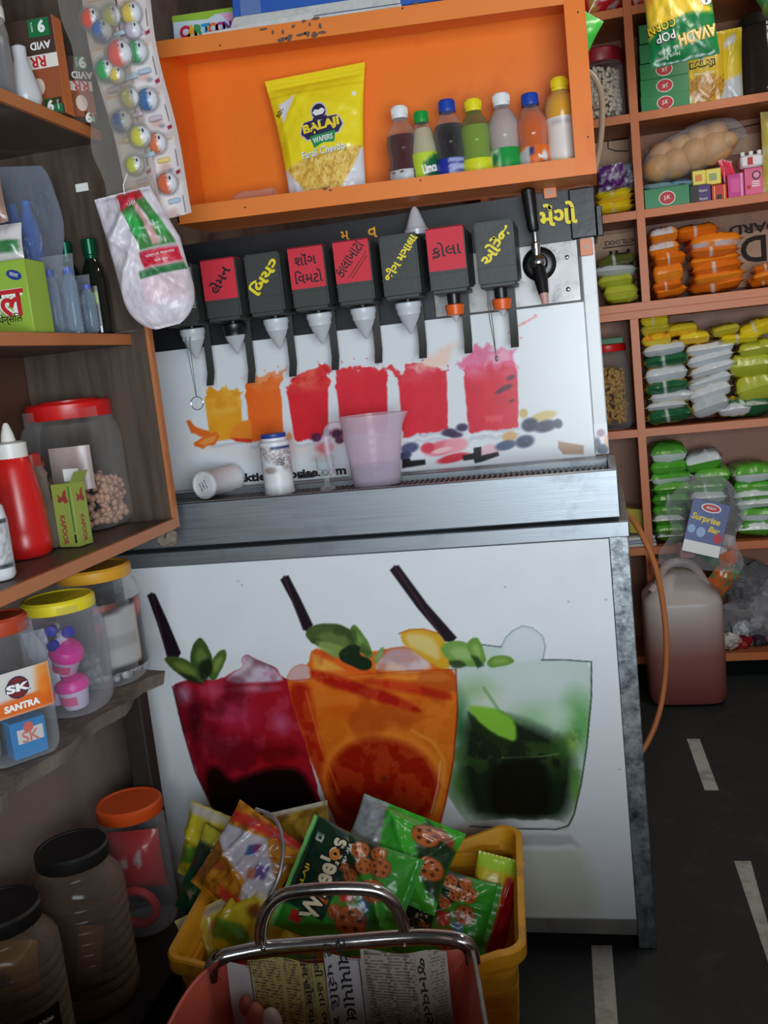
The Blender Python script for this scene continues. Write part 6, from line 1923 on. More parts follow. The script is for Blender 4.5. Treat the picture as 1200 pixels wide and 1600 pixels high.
pillow('film', .165, .33, .08, clear('blue_grey_film', (216, 224, 238), .07, .45, .12, .02, .7, 20), None, 26, 30, seed=108, seal=.04, crinkle=.014, parent=bgx, loc=(0.02, 0, .178), rot=(0, .08, .2))
for v in bgx.children[0].data.vertices:
    t_ = v.co.z / .165
    v.co.x *= (math.sqrt(max(.3, 1 - ((t_ - .4) / .72) ** 2)) if t_ > .4 else 1) * (1 + .06 * math.sin(v.co.z * 40))
for k in range(4):
    o = MB().lathe([(.0001, .002), (.018, 0), (.020, .01), (.020, .17), (.012, .20), (.009, .21), (.009, .225), (.0001, .226)], 16).build('blue_bottle', mat('blue_tint_plastic', (70, 110, 176), .3, var=.1), None, (-1.19 + .036 * k, -.30 - .006 * k, Z2 + .004 + .04))
    tag(o, f'blue bottle inside the tall film bag, {["first", "second", "third", "last"][k]} from the left', 'bottle', 'blue bottles in the tall bag')
m_oil = mat('dark_oil_glass', (16, 24, 20), .08, var=.05, spec=.7)
m_gcap = mat('metallic_green_cap', (24, 92, 66), .25, .6, var=.08)
for k, (px, X, hh, lab_) in enumerate(((172, -1.045, .205, 'dark labelled oil bottle with a green cap at the end of the middle shelf'), (128, -1.10, .205, 'second dark bottle with a green cap half hidden by the film bag'))):
    a = OX(px, 480, X)
    ob = thing('oil_bottle', lab_, 'bottle', (a.x, min(a.y, -.155) - .005 * k, Z2))
    MB().lathe([(.0001, .003), (.022, 0), (.027, .006), (.027, .10), (.0255, .125), (.019, .150), (.012, .165), (.012, .172)], 26).build('bottle_body', m_oil, ob)
    MB().lathe([(.0135, .165), (.0135, .172), (.0155, .174), (.0165, hh), (.0145, hh + .002), (.0001, hh + .002)], 24).build('cap', m_gcap, ob)
    th = np.linspace(-2.35, -.95, 15)
    zz = np.linspace(.02, .105, 16)
    V = np.array([(.0275 * math.cos(t), .0275 * math.sin(t), z) for z in zz for t in th])
    P = np.array([((t + 1.65) / .7, (z - .02) / .085) for z in zz for t in th])
    me = bpy.data.meshes.new('label')
    i = (np.arange(15)[:, None] * 15 + np.arange(14)[None]).ravel()
    fastmesh(me, V, np.stack([i, i + 1, i + 16, i + 15], 1))
    setcol(me, Paint(P, (30, 40, 32)).poly([(-1, .55), (1, .55), (1, .86), (-1, .86)], (150, 176, 70), .03).blob((0, .93), .7, .08, (190, 100, 80), .9).blob((0, .2), .6, .2, (170, 170, 120), .95).blob((-.1, .36), .35, .14, (206, 170, 150), .9).poly([(-.5, .62), (.4, .62), (.4, .72), (-.5, .74)], (50, 80, 50), .04).c)
    me.materials.append(m_boxg)
    me.shade_smooth()
    link('label', me, ob)

# ---------------------------------------------------------------- lower cabinet shelf
Z3 = 1.1205
m_nut = mat('peanut_skin', (176, 122, 98), .5, var=.22, scale=20, c2=(196, 150, 120), dirt=(226, 196, 150), dscale=30, damount=.2)
PJ = OZ(162, 812, Z3)
PJ = (PJ.x + .004, PJ.y - .085, Z3)
pj, hb = jar('nut_jar', 'large clear jar with a red lid part filled with peanuts', PJ, .104, .285, None, m_lidred, sq=1.2, lid_h=.036, neck=.86)
MB().lathe([(.066, .285), (.066, .289), (.058, .291), (.0001, .291)], 30).build('lid_boss', m_lidred, pj)
fill('peanuts', 'reddish peanuts filling the lower part of the red lidded jar', PJ, .100, .014, .118, .0105, m_nut, 11, 620, sq=1.2, squash=.75)
def wrap_label(par, r, z0, z1, a0, a1, fn, n=20, m=16, sq=0.0, material=None):
    th = np.linspace(a0, a1, n + 1)
    zz = np.linspace(z0, z1, m + 1)
    def q(t):
        return (abs(math.cos(t)) ** (2 + sq) + abs(math.sin(t)) ** (2 + sq)) ** (-1 / (2 + sq)) if sq else 1
    V = np.array([(r * q(t) * math.cos(t), r * q(t) * math.sin(t), z) for z in zz for t in th])
    P = np.array([((t - a0) / (a1 - a0), (z - z0) / (z1 - z0)) for z in zz for t in th])
    me = bpy.data.meshes.new('label')
    i = (np.arange(m)[:, None] * (n + 1) + np.arange(n)[None]).ravel()
    fastmesh(me, V, np.stack([i, i + 1, i + n + 2, i + n + 1], 1))
    setcol(me, fn(P))
    me.materials.append(material or m_boxg)
    me.shade_smooth()
    return link('label', me, par)
wrap_label(pj, .1045, .03, .175, -2.75, -1.72, lambda P: Paint(P, (130, 40, 30)).poly([(0, .6), (.3, .75), (.3, 1), (0, .9)], (60, 90, 60), .03).poly([(.3, .5), (.5, .9), (.62, .6), (.6, .3), (.35, .3)], (176, 60, 40), .03)
           .line([(.55, .85), (.95, .86)], .03, (196, 160, 130)).line([(.6, .7), (.95, .72)], .03, (196, 150, 120)).blob((.2, .3), .25, .3, (200, 60, 40), .9).c, sq=1.2)
wrap_label(pj, .1045, .095, .190, -1.60, -.78, lambda P: Paint(P, (176, 156, 152)).mix(fbm(P * 5 + 3, 2, 1) * .3, (150, 130, 128)).c, sq=1.2)
# red squeeze bottle
RB = OZ(50, 868, Z3)
rb = thing('squeeze_bottle', 'red squeeze sauce bottle with a white nozzle cap', 'bottle', (RB.x - .010, RB.y, Z3))
rb.scale = (1.12, 1.12, 1.10)
m_sauce = mat('sauce_red', (206, 30, 28), .3, var=.06, dirt=(170, 24, 24), dscale=6, damount=.2)
MB().lathe([(.0001, .003), (.038, 0), (.0435, .006), (.045, .02), (.0445, .045), (.0435, .047), (.043, .08), (.0385, .12), (.033, .155), (.0285, .175), (.026, .178)], 32).build('bottle_body', m_sauce, rb)
MB().lathe([(.0285, .174), (.0285, .200), (.022, .203), (.0125, .204), (.010, .218), (.0055, .232), (.003, .236), (.0001, .236)], 28).build('nozzle_cap', mat('ivory_cap', (222, 220, 214), .4, var=.05, dirt=(190, 184, 176), dscale=12, damount=.3), rb)
# white bottle with a black label at the frame edge
WB = OZ(-2, 905, Z3)
wbt = thing('white_bottle', 'white bottle with a black label at the left frame edge', 'bottle', (WB.x, WB.y, Z3))
MB().lathe([(.0001, .003), (.026, 0), (.030, .006), (.030, .10), (.026, .125), (.015, .138), (.013, .15)], 28).build('bottle_body', m_can, wbt)
wrap_label(wbt, .0305, .02, .105, -2.4, .2, lambda P: Paint(P, (196, 196, 200)).poly([(0, 0), (1, 0), (1, .08), (0, .08)], (20, 30, 28), .01).poly([(.42, 0), (.5, 0), (.5, 1), (.42, 1)], (26, 30, 28), .01).poly([(0, .9), (1, .9), (1, 1), (0, 1)], (26, 30, 28), .01)
           .mix(np.clip((fbm(P * 9 + 3, 3, 2) - .5) * 5, 0, .5), (120, 124, 124)).c)
MB().lathe([(.016, .14), (.016, .172), (.0001, .173)], 20).build('cap', m_bk, wbt)
# clear bottle with a red cap behind the sauce
CBt = OZ(84, 850, Z3)
cbt = thing('clear_bottle', 'clear bottle with a dull red cap between the sauce bottle and the jar', 'bottle', (-1.115, -.395, Z3))
MB().lathe([(.0001, .003), (.036, 0), (.042, .01), (.042, .03), (.038, .07), (.028, .10), (.026, .14), (.028, .15), (.020, .165), (.017, .17)], 28).build('bottle_body', clear('brownish_pet', (206, 190, 178), .22, .6, .15), cbt)
MB().lathe([(.019, .165), (.0195, .19), (.017, .193), (.0001, .193)], 22).build('cap', mat('dull_red', (176, 50, 40), .4), cbt)
# small green carton with an open flap
GB = OZ(118, 850, Z3)
gc = thing('camphor_carton', 'small open lime green carton with a raised flap before the nut jar', 'carton', (GB.x + .010, GB.y - .012, Z3))
w2, d2, h2 = .050, .042, .128
bxo = MB().box((-w2 / 2, -d2 / 2, 0), (w2 / 2, d2 / 2, h2), b=.0008).build('box', mat('lime_carton', (146, 160, 72), .5, var=.06), gc, None, (0, 0, -.18))
MB().add([(w2 / 2, -d2 / 2, h2), (w2 / 2, d2 / 2, h2), (w2 / 2 + .012, d2 / 2 + .002, h2 + .02), (w2 / 2 + .012, -d2 / 2 + .002, h2 + .02), (w2 / 2 - .0008, -d2 / 2, h2), (w2 / 2 - .0008, d2 / 2, h2), (w2 / 2 + .011, d2 / 2 + .002, h2 + .021), (w2 / 2 + .011, -d2 / 2 + .002, h2 + .021)],
         [(0, 1, 2, 3), (7, 6, 5, 4), (0, 3, 7, 4), (1, 5, 6, 2), (3, 2, 6, 7)]).build('flap', MATS['lime_carton'], bxo)
MB().box((-w2 / 2 + .002, d2 / 2 - .002, h2 - .01), (w2 / 2 - .01, d2 / 2, h2 + .025)).build('white_flap', m_wt, bxo)
m_rp = pm('rust_print', (150, 60, 50))
text('KAPOOR', m_rp, bxo, T(-.006, -d2 / 2 - .0006, .035) @ FRONT, width=.06, height=.013, ang=-PI / 2, bold=.03)
text('KAPOOR', m_rp, bxo, T(w2 / 2 + .0006, 0, .035) @ RZ(PI / 2) @ FRONT, width=.055, height=.012, ang=-PI / 2, bold=.03)
fly = [(0, 0), (.006, .012), (.013, .016), (.011, .004), (.016, -.008), (.008, -.012), (.001, -.006), (-.006, -.010), (-.011, -.008), (-.008, .0), (-.011, .008)]
MB().prism([(x - .001, z + .100) for x, z in fly], -d2 / 2 - .0009, -d2 / 2 - .0003).build('butterfly_print', m_rp, bxo)
MB().prism([(x * .85, z + .100) for x, z in fly], -.0009, -.0003, M=T(w2 / 2, 0, 0) @ RZ(PI / 2)).build('butterfly_print', m_rp, bxo)
MB().box((w2 / 2 - .0075, -d2 / 2 - .0008, .030), (w2 / 2 - .0050, -d2 / 2 - .0002, h2 - .006)).build('print_line', m_gn, bxo)
MB().box((w2 / 2 - .0085, -d2 / 2 - .0010, .008), (w2 / 2 - .0035, -d2 / 2 - .0002, .025), b=.002).build('print_oval', m_bk, bxo)
# torn scrap under the shelf corner
o = crumple('cloth_scrap', (0, 0, 0), (.03, .02, .02), mat('dusty_cloth', (130, 118, 104), .9), None, 77, .5, (-.975, -.125, 1.0755), 14)
tag(o, 'dusty scrap of cloth caught under the corner of the wall cabinet', 'scrap')

# ---------------------------------------------------------------- jars on the stone ledge
Z4 = .8215
m_lidyel = mat('yellow_lid', (226, 206, 40), .4, var=.06, dirt=(196, 178, 50), dscale=8, damount=.3)
m_lidamb = mat('amber_lid', (206, 150, 40), .4, var=.06)
m_lidrust = mat('rust_lid', (170, 62, 34), .45, var=.06)
J1 = OZ(124, 1104, Z4)
J1 = (J1.x - .010, J1.y + .0, Z4)
jar('cup_jar', 'clear jar with a yellow lid holding pink lidded cups on the stone ledge', J1, .074, .222, None, m_lidyel, sq=.6, lid_h=.024, neck=.88, pet=clear('jar_pet', (240, 240, 246), .03, .40, .05))
m_pink = mat('hot_pink', (226, 50, 150), .4, var=.05)
m_cup = mat('white_cup', (210, 196, 214), .45, var=.04)
def cup(label, c, rot):
    k_ = thing('pink_cup', label, 'cup', (J1[0] + c[0], J1[1] + c[1], J1[2] + c[2]), 'pink lidded cups', rot)
    k_.scale = (1.45, 1.45, 1.45)
    MB().lathe([(.0001, 0), (.015, 0), (.0165, .002), (.0205, .028)], 20).build('cup_body', m_cup, k_)
    MB().lathe([(.0225, .027), (.0225, .033), (.018, .040), (.006, .044), (.0001, .044)], 20).build('lid', m_pink, k_)
    wrap_label(k_, .0195, .008, .020, -2.2, -.9, lambda P: Paint(P, (220, 90, 130)).c, 8, 3)
cup('pink lidded cup at the bottom of the yellow lidded jar', (.022, -.026, .012), (.12, 0, 0))
cup('pink lidded cup tilted in the middle of the yellow lidded jar', (.006, -.022, .082), (.35, .35, .2))
cup('pink lidded cup low at the left of the yellow lidded jar', (-.036, -.014, .014), (-.1, .15, 0))
for k, (x, y, z, rr) in enumerate(((.006, -.040, .168, (PI / 2, 0, .3)), (.028, -.034, .158, (1.2, .5, .9)), (.012, -.045, .142, (1.8, 0, -.2)))):
    v = thing('blue_capped_vial', ['upper left', 'upper right', 'lower'][k] + ' small white vial with a blue cap in the yellow lidded jar', 'vial', (J1[0] + x, J1[1] + y, J1[2] + z), 'blue capped vials', rr)
    MB().lathe([(.0001, -.02), (.009, -.02), (.009, .004)], 16).build('vial_body', m_cup, v)
    MB().lathe([(.0102, .002), (.0102, .016), (.0001, .017)], 16).build('cap', mat('royal_blue', (40, 46, 160), .35), v)
o = pillow('white_sachet', .062, .125, .012, m_foil, two_tone((206, 208, 212), (190, 192, 198), swirl=(180, 184, 190)), 12, 16, seed=120, loc=(J1[0] - .026, J1[1] - .040, J1[2] + .105), rot=(0, -.20, -.2))[0]
tag(o, 'white film sachet inside the yellow lidded jar', 'sachet')
J2 = (-1.045, -.345, Z4)
j2, hb = jar('label_jar', 'clear jar with an amber lid and a peeling printed label on the stone ledge', J2, .084, .245, None, m_lidamb, sq=.4, lid_h=.026, neck=.86)
wrap_label(j2, .0852, .03, .175, -1.2, .6, lambda P: Paint(P, (26, 22, 24)).poly([(.1, .06), (.62, .12), (.62, .9), (.1, .86)], (170, 164, 160), .01).poly([(.0, .9), (.3, .95), (.3, 1), (0, 1)], (190, 60, 40), .03).poly([(.64, .7), (.8, .8), (.8, 1), (.64, 1)], (196, 80, 50), .03)
           .mix(np.clip(np.sin(P[:, 1] * 90) * 3 - 1.4, 0, .25) * ((P[:, 0] > .12) & (P[:, 0] < .6)), (90, 86, 84)).poly([(0, .5), (.08, .7), (.08, .8), (0, .7)], (200, 40, 30), .02).c)
fill('jar_sweets', 'pale wrapped sweets low in the amber lidded jar', J2, .074, .012, .05, .013, mat('pale_sweets', (160, 156, 152), .4, var=.3), 23, 120, cat='sweets')
J3 = OZ(50, 1172, Z4)
J3 = (J3.x - .018, J3.y - .012, Z4)
j3, hb = jar('square_jar', 'square clear jar with a rust red lid and an orange label on the stone ledge', J3, .060, .245, None, m_lidrust, sq=5, lid_h=.028, neck=.80, n=48, rot=(0, 0, .95))
SKL = wrap_label(j3, .0610, .085, .160, -2.35, -.80, lambda P: Paint(P, (206, 200, 196)).poly([(0, 0), (1, 0), (1, .42), (0, .36)], (214, 104, 40), .02).poly([(.75, .4), (1, .4), (1, 1), (.8, 1)], (222, 140, 70), .05).blob((.9, .5), .12, .3, (226, 120, 40), .8).c, sq=5)
disc((-.004, .1315), .019, .019, -.0620, m_navy, 'logo_ring', SKL)
disc((-.004, .1315), .0165, .0165, -.0626, mat('maroon_print', (120, 30, 28), .5), 'logo_ring', SKL)
text('SK', m_navy, SKL, T(-.004, -.0632, .1315) @ FRONT, width=.043, height=.017, bold=.10)
text('SK', m_wt, SKL, T(-.004, -.0640, .1315) @ FRONT, width=.040, height=.014, bold=.05)
text('SANTRA', m_wt, SKL, T(-.002, -.0632, .100) @ FRONT, width=.060, height=.012, bold=.05)
for k, (c, s_, colr, dsc) in enumerate((((.012, .0, .03), (.030, .028, .040), (30, 120, 180), 'blue carton with a pale label low'), ((-.018, .0, .115), (.022, .028, .022), (40, 120, 170), 'blue carton lying high'), ((-.026, 0, .03), (.012, .03, .034), (40, 44, 50), 'dark carton standing low'))):
    o = MB().box((-s_[0], -s_[1] - .008, -s_[2] * .8), (s_[0], s_[1], s_[2] * .8), b=.002, col=colr).build('small_carton', m_boxg, None, (J3[0] + c[0], J3[1] + c[1], J3[2] + c[2] + .006), (0, 0, .95), paint=True)
    tag(o, dsc + ' in the square jar with the orange label', 'carton')
    if k == 0:
        MB().box((-.020, -s_[1] - .0092, -.006), (.024, -s_[1] - .0084, .018)).build('pale_label', pm('pale_label', (206, 196, 190)), o)
        disc((0, .020), .009, .009, -s_[1] - .0096, pm('coral_dot', (206, 90, 70)), 'dot', o)
        text('SK', pm('coral_print', (206, 110, 90)), o, T(.002, -s_[1] - .0098, .004) @ FRONT, width=.03, bold=.02)
J5 = OZ(-12, 1196, Z4)
j5, hb = jar('edge_jar', 'dusty clear jar cut by the left frame edge on the stone ledge', (J5.x - .03, J5.y - .005, Z4), .04, .15, None, m_lidrust, sq=2, lid_h=.025, neck=.85, pet=m_petd)
o = MB().box((-.02, -.02, 0), (.02, .02, .09), b=.004, col=(150, 120, 140)).build('pink_carton', m_box, None, (J5.x - .03, J5.y - .005, Z4 + .006), paint=True)
tag(o, 'dull pink carton inside the jar at the left frame edge', 'carton')

# ---------------------------------------------------------------- big jars on the low plank
Z5 = .2015
m_lidor = mat('orange_lid', (222, 84, 30), .4, var=.06)
m_lidblk = mat('black_lid', (26, 26, 26), .45, var=.1)
B1 = (-1.100, -.255, Z5)
jar('toy_jar', 'clear jar with an orange lid holding red net pouches by the wall', B1, .076, .300, None, m_lidor, lid_h=.03, neck=.92, rot=(.0, 0, 0))
o = pillow('red_pouch', .12, .15, .08, m_foil, lambda uv, s: Paint(uv, (196, 40, 44)).poly([(-.5, .2), (-.35, .5), (-.2, .2), (-.35, -.05)], (206, 190, 190), .03).poly([(.1, .3), (.25, .65), (.4, .3), (.25, 0)], (206, 190, 190), .03).c, 14, 16, seed=130, loc=(B1[0], B1[1] - .0, Z5 + .155), rot=(.1, 0, .2))[0]
tag(o, 'red pouch with pale diamonds in the orange lidded jar', 'pouch')
o = MB().tube([Vector((.045 * math.cos(t), 0, .045 * math.sin(t))) for t in np.linspace(0, 2 * PI, 25)], .010, 8).build('red_ring_toy', mat('toy_red', (200, 44, 36), .4), None, (B1[0] + .004, B1[1] - .04, Z5 + .06), (.15, 0, .1))
tag(o, 'red ring shaped toy low in the orange lidded jar', 'toy')
B2 = (-1.085, -.520, Z5)
jar('ribbed_jar', 'large ribbed clear jar with a black lid, farther one by the wall', B2, .092, .335, None, m_lidblk, lid_h=.030, neck=.74, ribs=9, pet=clear('brown_tint_pet', (196, 176, 160), .14, .55, .12))
o = pillow('ochre_packet', .05, .13, .025, m_foil, two_tone((176, 120, 50), (160, 110, 46)), 10, 14, seed=131, loc=(B2[0] + .035, B2[1] - .05, Z5 + .13), rot=(.1, .2, .4))[0]
tag(o, 'ochre packet inside the farther black lidded jar', 'packet')
for k in range(4):
    o = pillow('brown_packet', .09, .13, .035, m_foil, two_tone((90, 56, 46), (80, 50, 42), swirl=(110, 70, 56)), 10, 12, seed=132 + k, loc=(B2[0] - .01, B2[1] + .03 - .012 * k, Z5 + .075 + .03 * k), rot=(.5, .3 * (k % 2), .3 * k))[0]
    tag(o, f'brown packet in the farther black lidded jar, {["lowest", "second from below", "third from below", "topmost"][k]}', 'packet')
B3 = (-1.105, -.735, Z5)
b3, hb = jar('ribbed_jar', 'large ribbed clear jar with a black lid, nearer one at the left frame edge', B3, .094, .335, None, m_lidblk, lid_h=.030, neck=.74, ribs=9, pet=MATS['brown_tint_pet'])
lb3 = wrap_label(b3, .096, .03, .16, -1.75, -.1, lambda P: Paint(P, (30, 28, 28)).poly([(.05, .0), (.42, .0), (.42, .7), (.05, .6)], (170, 170, 180), .01).poly([(.5, .2), (.85, .25), (.85, .62), (.5, .58)], (150, 146, 146), .01).line([(.05, .4), (.3, .42)], .03, (70, 76, 90)).c, 24, 16)
text('Black & White', m_wt, lb3, Matrix.Identity(4), width=.075, height=.009, bold=.02, fn=lambda x, y: (.0972 * math.sin(x / .097 + .9), -.0972 * math.cos(x / .097 + .9), .142 + y))
o = pillow('yellow_packet', .125, .13, .10, m_foil, lambda uv, s: Paint(uv, (206, 176, 50)).poly([(-.5, -.1), (.5, .1), (.3, .5), (-.4, .4)], (96, 40, 60), .06).c, 16, 16, seed=140, loc=(B3[0] + .0, B3[1] - .01, Z5 + .22), rot=(.2, .15, .25))[0]
tag(o, 'yellow and maroon packet inside the nearer black lidded jar', 'packet')
text('2d', pm('pale_pinkish', (206, 170, 180)), o, T(.0, -.060, .02) @ FRONT, width=.022, bold=.02)

# ================================================================ yellow crate of snack packets
m_crate = mat('yellow_crate_plastic', (222, 158, 30), .45, var=.10, scale=8, dirt=(150, 104, 40), dscale=9, damount=.35, bump=.05, bscale=60)
def rr_loop(w, d, z, r, n=6, dip=0.0):
    out = []
    for k, (sx, sy) in enumerate(((1, 1), (-1, 1), (-1, -1), (1, -1))):
        for q in range(n + 1):
            a_ = PI / 2 * (k + q / n)
            out.append(Vector((sx * (w / 2 - r) + r * math.cos(a_), sy * (d / 2 - r) + r * math.sin(a_), z)))
    res = []
    for i, p in enumerate(out):                        # extra points along the long sides, so that the hand hole can dip
        res.append(p)
        q = out[(i + 1) % len(out)]
        L_ = (q - p).length
        if L_ > .1:
            for f in (.18, .26, .34, .5, .66, .74, .82):
                res.append(p.lerp(q, f))
    if dip:
        for p in res:
            if abs(p.y) > d / 2 - .002 and abs(p.x) < w * .34:
                p.z -= dip
    return res
def loft(b, loops, mi=0, close_first=False, close_last=False):
    n = len(loops[0])
    vs = [v for l in loops for v in l]
    fs = []
    for i in range(len(loops) - 1):
        for k in range(n):
            a_, c_ = i * n + k, i * n + (k + 1) % n
            fs.append((a_, c_, c_ + n, a_ + n))
    if close_first:
        fs.append(tuple(range(n - 1, -1, -1)))
    if close_last:
        fs.append(tuple(range((len(loops) - 1) * n, len(loops) * n)))
    return b.add(vs, fs, mi)
CRT = (-.530, -.425, 0)
crate = thing('yellow_crate', 'yellow plastic crate of snack packets on the floor before the drinks cabinet', 'crate', CRT, rot=(0, 0, .09))
w0, d0, ZR = .655, .46, .40
b = MB()
lo = [(.56, .37, .002, .03), (.57, .38, .10, .03), (.585, .395, .20, .03)]
for z in (.235, .27, .305, .34):
    t_ = (z - .0) / ZR
    w_, d_ = .56 + (w0 - .04 - .56) * t_, .37 + (d0 - .04 - .37) * t_
    lo += [(w_, d_, z - .004, .03), (w_ + .012, d_ + .012, z, .033), (w_ + .012, d_ + .012, z + .008, .033), (w_ + .002, d_ + .002, z + .012, .03)]
lo += [(w0 - .028, d0 - .028, ZR - .030, .035), (w0 - .002, d0 - .002, ZR - .028, .045), (w0, d0, ZR - .004, .046), (w0 - .006, d0 - .006, ZR, .044), (w0 - .026, d0 - .026, ZR, .036), (w0 - .032, d0 - .032, ZR - .006, .034),
       (w0 - .05, d0 - .05, ZR - .15, .03), (.57, .38, .03, .03)]
loops = [rr_loop(w_, d_, z, r, dip=.035 if z > ZR - .012 else (.030 if z > ZR - .04 else 0)) for (w_, d_, z, r) in lo]
loft(b, loops, 0, True, True)
b.build('crate_body', m_crate, crate, angle=30)

def wheel(p, c, r, col=(190, 104, 50), hole=(70, 30, 20)):
    p.blob(c, r * 1.06, r * 1.06, (120, 56, 26), .95, 0, .08)
    p.blob(c, r, r, col, .97, 0, .12)
    for k in range(5):
        a_ = k * 2 * PI / 5 + .3
        p.blob((c[0] + r * .55 * math.cos(a_), c[1] + r * .55 * math.sin(a_)), r * .20, r * .20, hole, .95, 0, .4)
    p.blob(c, r * .14, r * .14, (214, 130, 66), .8, 0, .5)
def wheelos(uv, side):
    p = Paint(uv, (52, 150, 44))
    if side:
        p = Paint(uv, (176, 180, 184))
        p.poly([(-1, .5), (1, .3), (1, 1), (-1, 1)], (60, 160, 50), .05)
        p.mix(np.clip((fbm(uv * 5 + 9, 2, 3) - .55) * 6, 0, .4), (120, 124, 130))
        return p.c
    p.poly([(-.55, 1), (1.05, 1), (1.05, -.25), (.55, -.30), (.0, .1), (-.62, .14)], (14, 52, 36), .02)
    p.poly([(-1, .93), (1, .93), (1, 1.05), (-1, 1.05)], (110, 190, 100), .02)
    p.poly([(-.82, .50), (-.62, .50), (-.62, .72), (-.82, .72)], (196, 40, 40), .015)
    p.poly([(.62, .66), (.74, .66), (.74, .80), (.62, .80)], (220, 224, 220), .01)
    p.poly([(.645, .69), (.715, .69), (.715, .77), (.645, .77)], (20, 60, 40), .01)
    p.poly([(-.2, -.02), (.1, .1), (.16, -.16), (-.1, -.22)], (200, 50, 40), .04)
    p.poly([(-.22, -.34), (0, -.26), (.06, -.46), (-.18, -.50)], (60, 110, 150), .04)
    for c, r in (((.78, .0), .15), ((.55, -.18), .15), ((.30, -.02), .12), ((.62, -.42), .17), ((-.38, .0), .13), ((-.28, .26), .10), ((.2, -.44), .20), ((-.42, -.28), .26), ((.84, -.30), .13), ((.40, .14), .09)):
        wheel(p, c, r)
    return p.c
def place(o, px, py, Y, roll, tilt, yaw=0.0):
    """stand a packet at a point of the heap: roll in its own plane, lean back, turn"""
    c = W(px, py, Y)
    o.matrix_world = T(*c) @ RZ(yaw) @ RX(-tilt) @ RY(-roll)
    return o
packs = []
def wheel_pack(label, px, py, Y, roll, tilt, yaw, w, h, seed):
    o, sf_ = pillow('snack_packet', w, h, .062, m_foil, wheelos, 70, 80, seed=seed, seal=.10, crinkle=.008)
    tag(o, label, 'packet', 'green packets in the yellow crate')
    place(o, px, py, Y, roll, tilt, yaw)
    k_ = w / .20
    t1 = lambda s, m, x, z, ww_, hh_, bold, lift, ang=0: text(s, m, o, FRONT, width=ww_ * k_, height=hh_ * k_, bold=bold, ang=ang, fn=lambda u, v: (u + x * k_, v + z * k_, -sf_(u + x * k_, v + z * k_) + lift))
    t1('Wheelos', m_bk, .006, .042, .150, .044, .09, .0012)
    t1('Wheelos', pm('cream_letter', (232, 226, 190)), .006, .043, .144, .038, .03, .0018)
    t1('o', pm('orange_letter', (226, 140, 50)), .050, .038, .020, .022, .05, .0024)
    t1('MASALA', m_wt, .060, .018, .036, .007, .02, .0015)
    t1('BALAJI', m_bk, -.010, .078, .064, .016, .12, .0012)
    t1('BALAJI', m_ye, -.010, .078, .056, .011, .03, .0018)
    return o
wheel_pack('large green packet with wheel shaped snacks lying in the middle of the yellow crate', 542, 1394, -.51, 1.18, .60, .05, .215, .235, 201)
wheel_pack('green packet half behind the steel arch at the right side of the yellow crate', 690, 1432, -.40, 1.22, .55, .1, .185, .20, 202)
def wheel_back(uv, side):
    p = Paint(uv, (60, 168, 44))
    p.poly([(-1, -1), (-.1, -1), (-.35, .2), (-.5, 1), (-1, 1)], (150, 156, 160), .03)
    p.poly([(-.1, -1), (.6, -1), (.1, -.55), (-.25, -.2)], (120, 124, 128), .04)
    p.poly([(-.35, .2), (-.2, .0), (.2, -.6), (.4, -.8), (.5, -.6), (.0, .2), (-.3, .7)], (50, 150, 40), .03)
    p.poly([(.25, 1), (1, .5), (1, -.7), (.75, -.6), (.35, .2)], (30, 60, 34), .04)
    wheel(p, (.42, .55), .27)
    wheel(p, (.72, -.12), .25)
    p.poly([(.5, .95), (.9, .7), (.95, .5), (.6, .6)], (150, 60, 34), .04)
    p.mix(np.clip((fbm(uv * 6 + 9, 2, 6) - .55) * 6, 0, .35) * (uv[:, 0] < -.2), (100, 104, 110))
    return p.c
o = pillow('snack_packet', .225, .165, .075, m_foil, wheel_back, 60, 60, seed=203, seal=.10, crinkle=.010)[0]
tag(place(o, 622, 1332, -.40, -.42, .75, .1), 'green packet with a silver back lying on top of the heap in the yellow crate', 'packet', 'green packets in the yellow crate')
def golden(uv, side):
    p = Paint(uv, (196, 130, 36))
    p.mix(np.clip((fbm(uv * 4 + 9, 2, 12) - .45) * 5, 0, .8), (140, 84, 24))
    p.poly([(-1, .45), (.2, .72), (.9, .1), (1, -.9), (.55, -1), (.3, -.2), (-.9, .1)], (190, 184, 196), .03)
    p.poly([(-1, .78), (1, 1.1), (1, .9), (.3, .80), (-1, .55)], (190, 50, 40), .04)
    p.poly([(-.1, .40), (.12, .55), (.2, .32), (-.02, .22)], (60, 90, 150), .02).poly([(.02, .5), (.2, .58), (.24, .42), (.06, .36)], (130, 60, 110), .02)
    p.poly([(.35, .2), (.62, .3), (.66, .02), (.42, -.06)], (110, 84, 150), .02).poly([(.2, .05), (.4, .12), (.44, -.1), (.26, -.14)], (196, 120, 90), .03)
    p.poly([(-.2, -.6), (.5, -.6), (.4, -1), (-.1, -1)], (190, 40, 40), .06)
    p.blob((-.45, -.3), .16, .13, (150, 60, 40), .8, 0, .5)
    p.poly([(.62, -.62), (.86, -.5), (.9, -.78), (.7, -.9)], (36, 34, 60), .02)
    return p.c
o, sf_ = pillow('snack_packet', .185, .19, .07, m_foil, golden, 50, 50, seed=204, seal=.09, crinkle=.010)
tag(place(o, 388, 1352, -.42, -.50, .55, -.1), 'golden and white packet with a red edge at the left of the yellow crate', 'packet')
text('un', m_ye, o, FRONT, height=.020, bold=.06, fn=lambda u, v: (u + .066, v - .062, -sf_(u + .066, v - .062) + .0015))
MBt = MB().tube([(-.05, 0, .098), (.0, -.012, .112), (.05, -.022, .085), (.082, -.028, .03), (.086, -.03, -.02)], .004, 8, smooth=2)
MBt.build('rolled_edge', mat('silver_foil', (170, 170, 176), .25, .6), o)
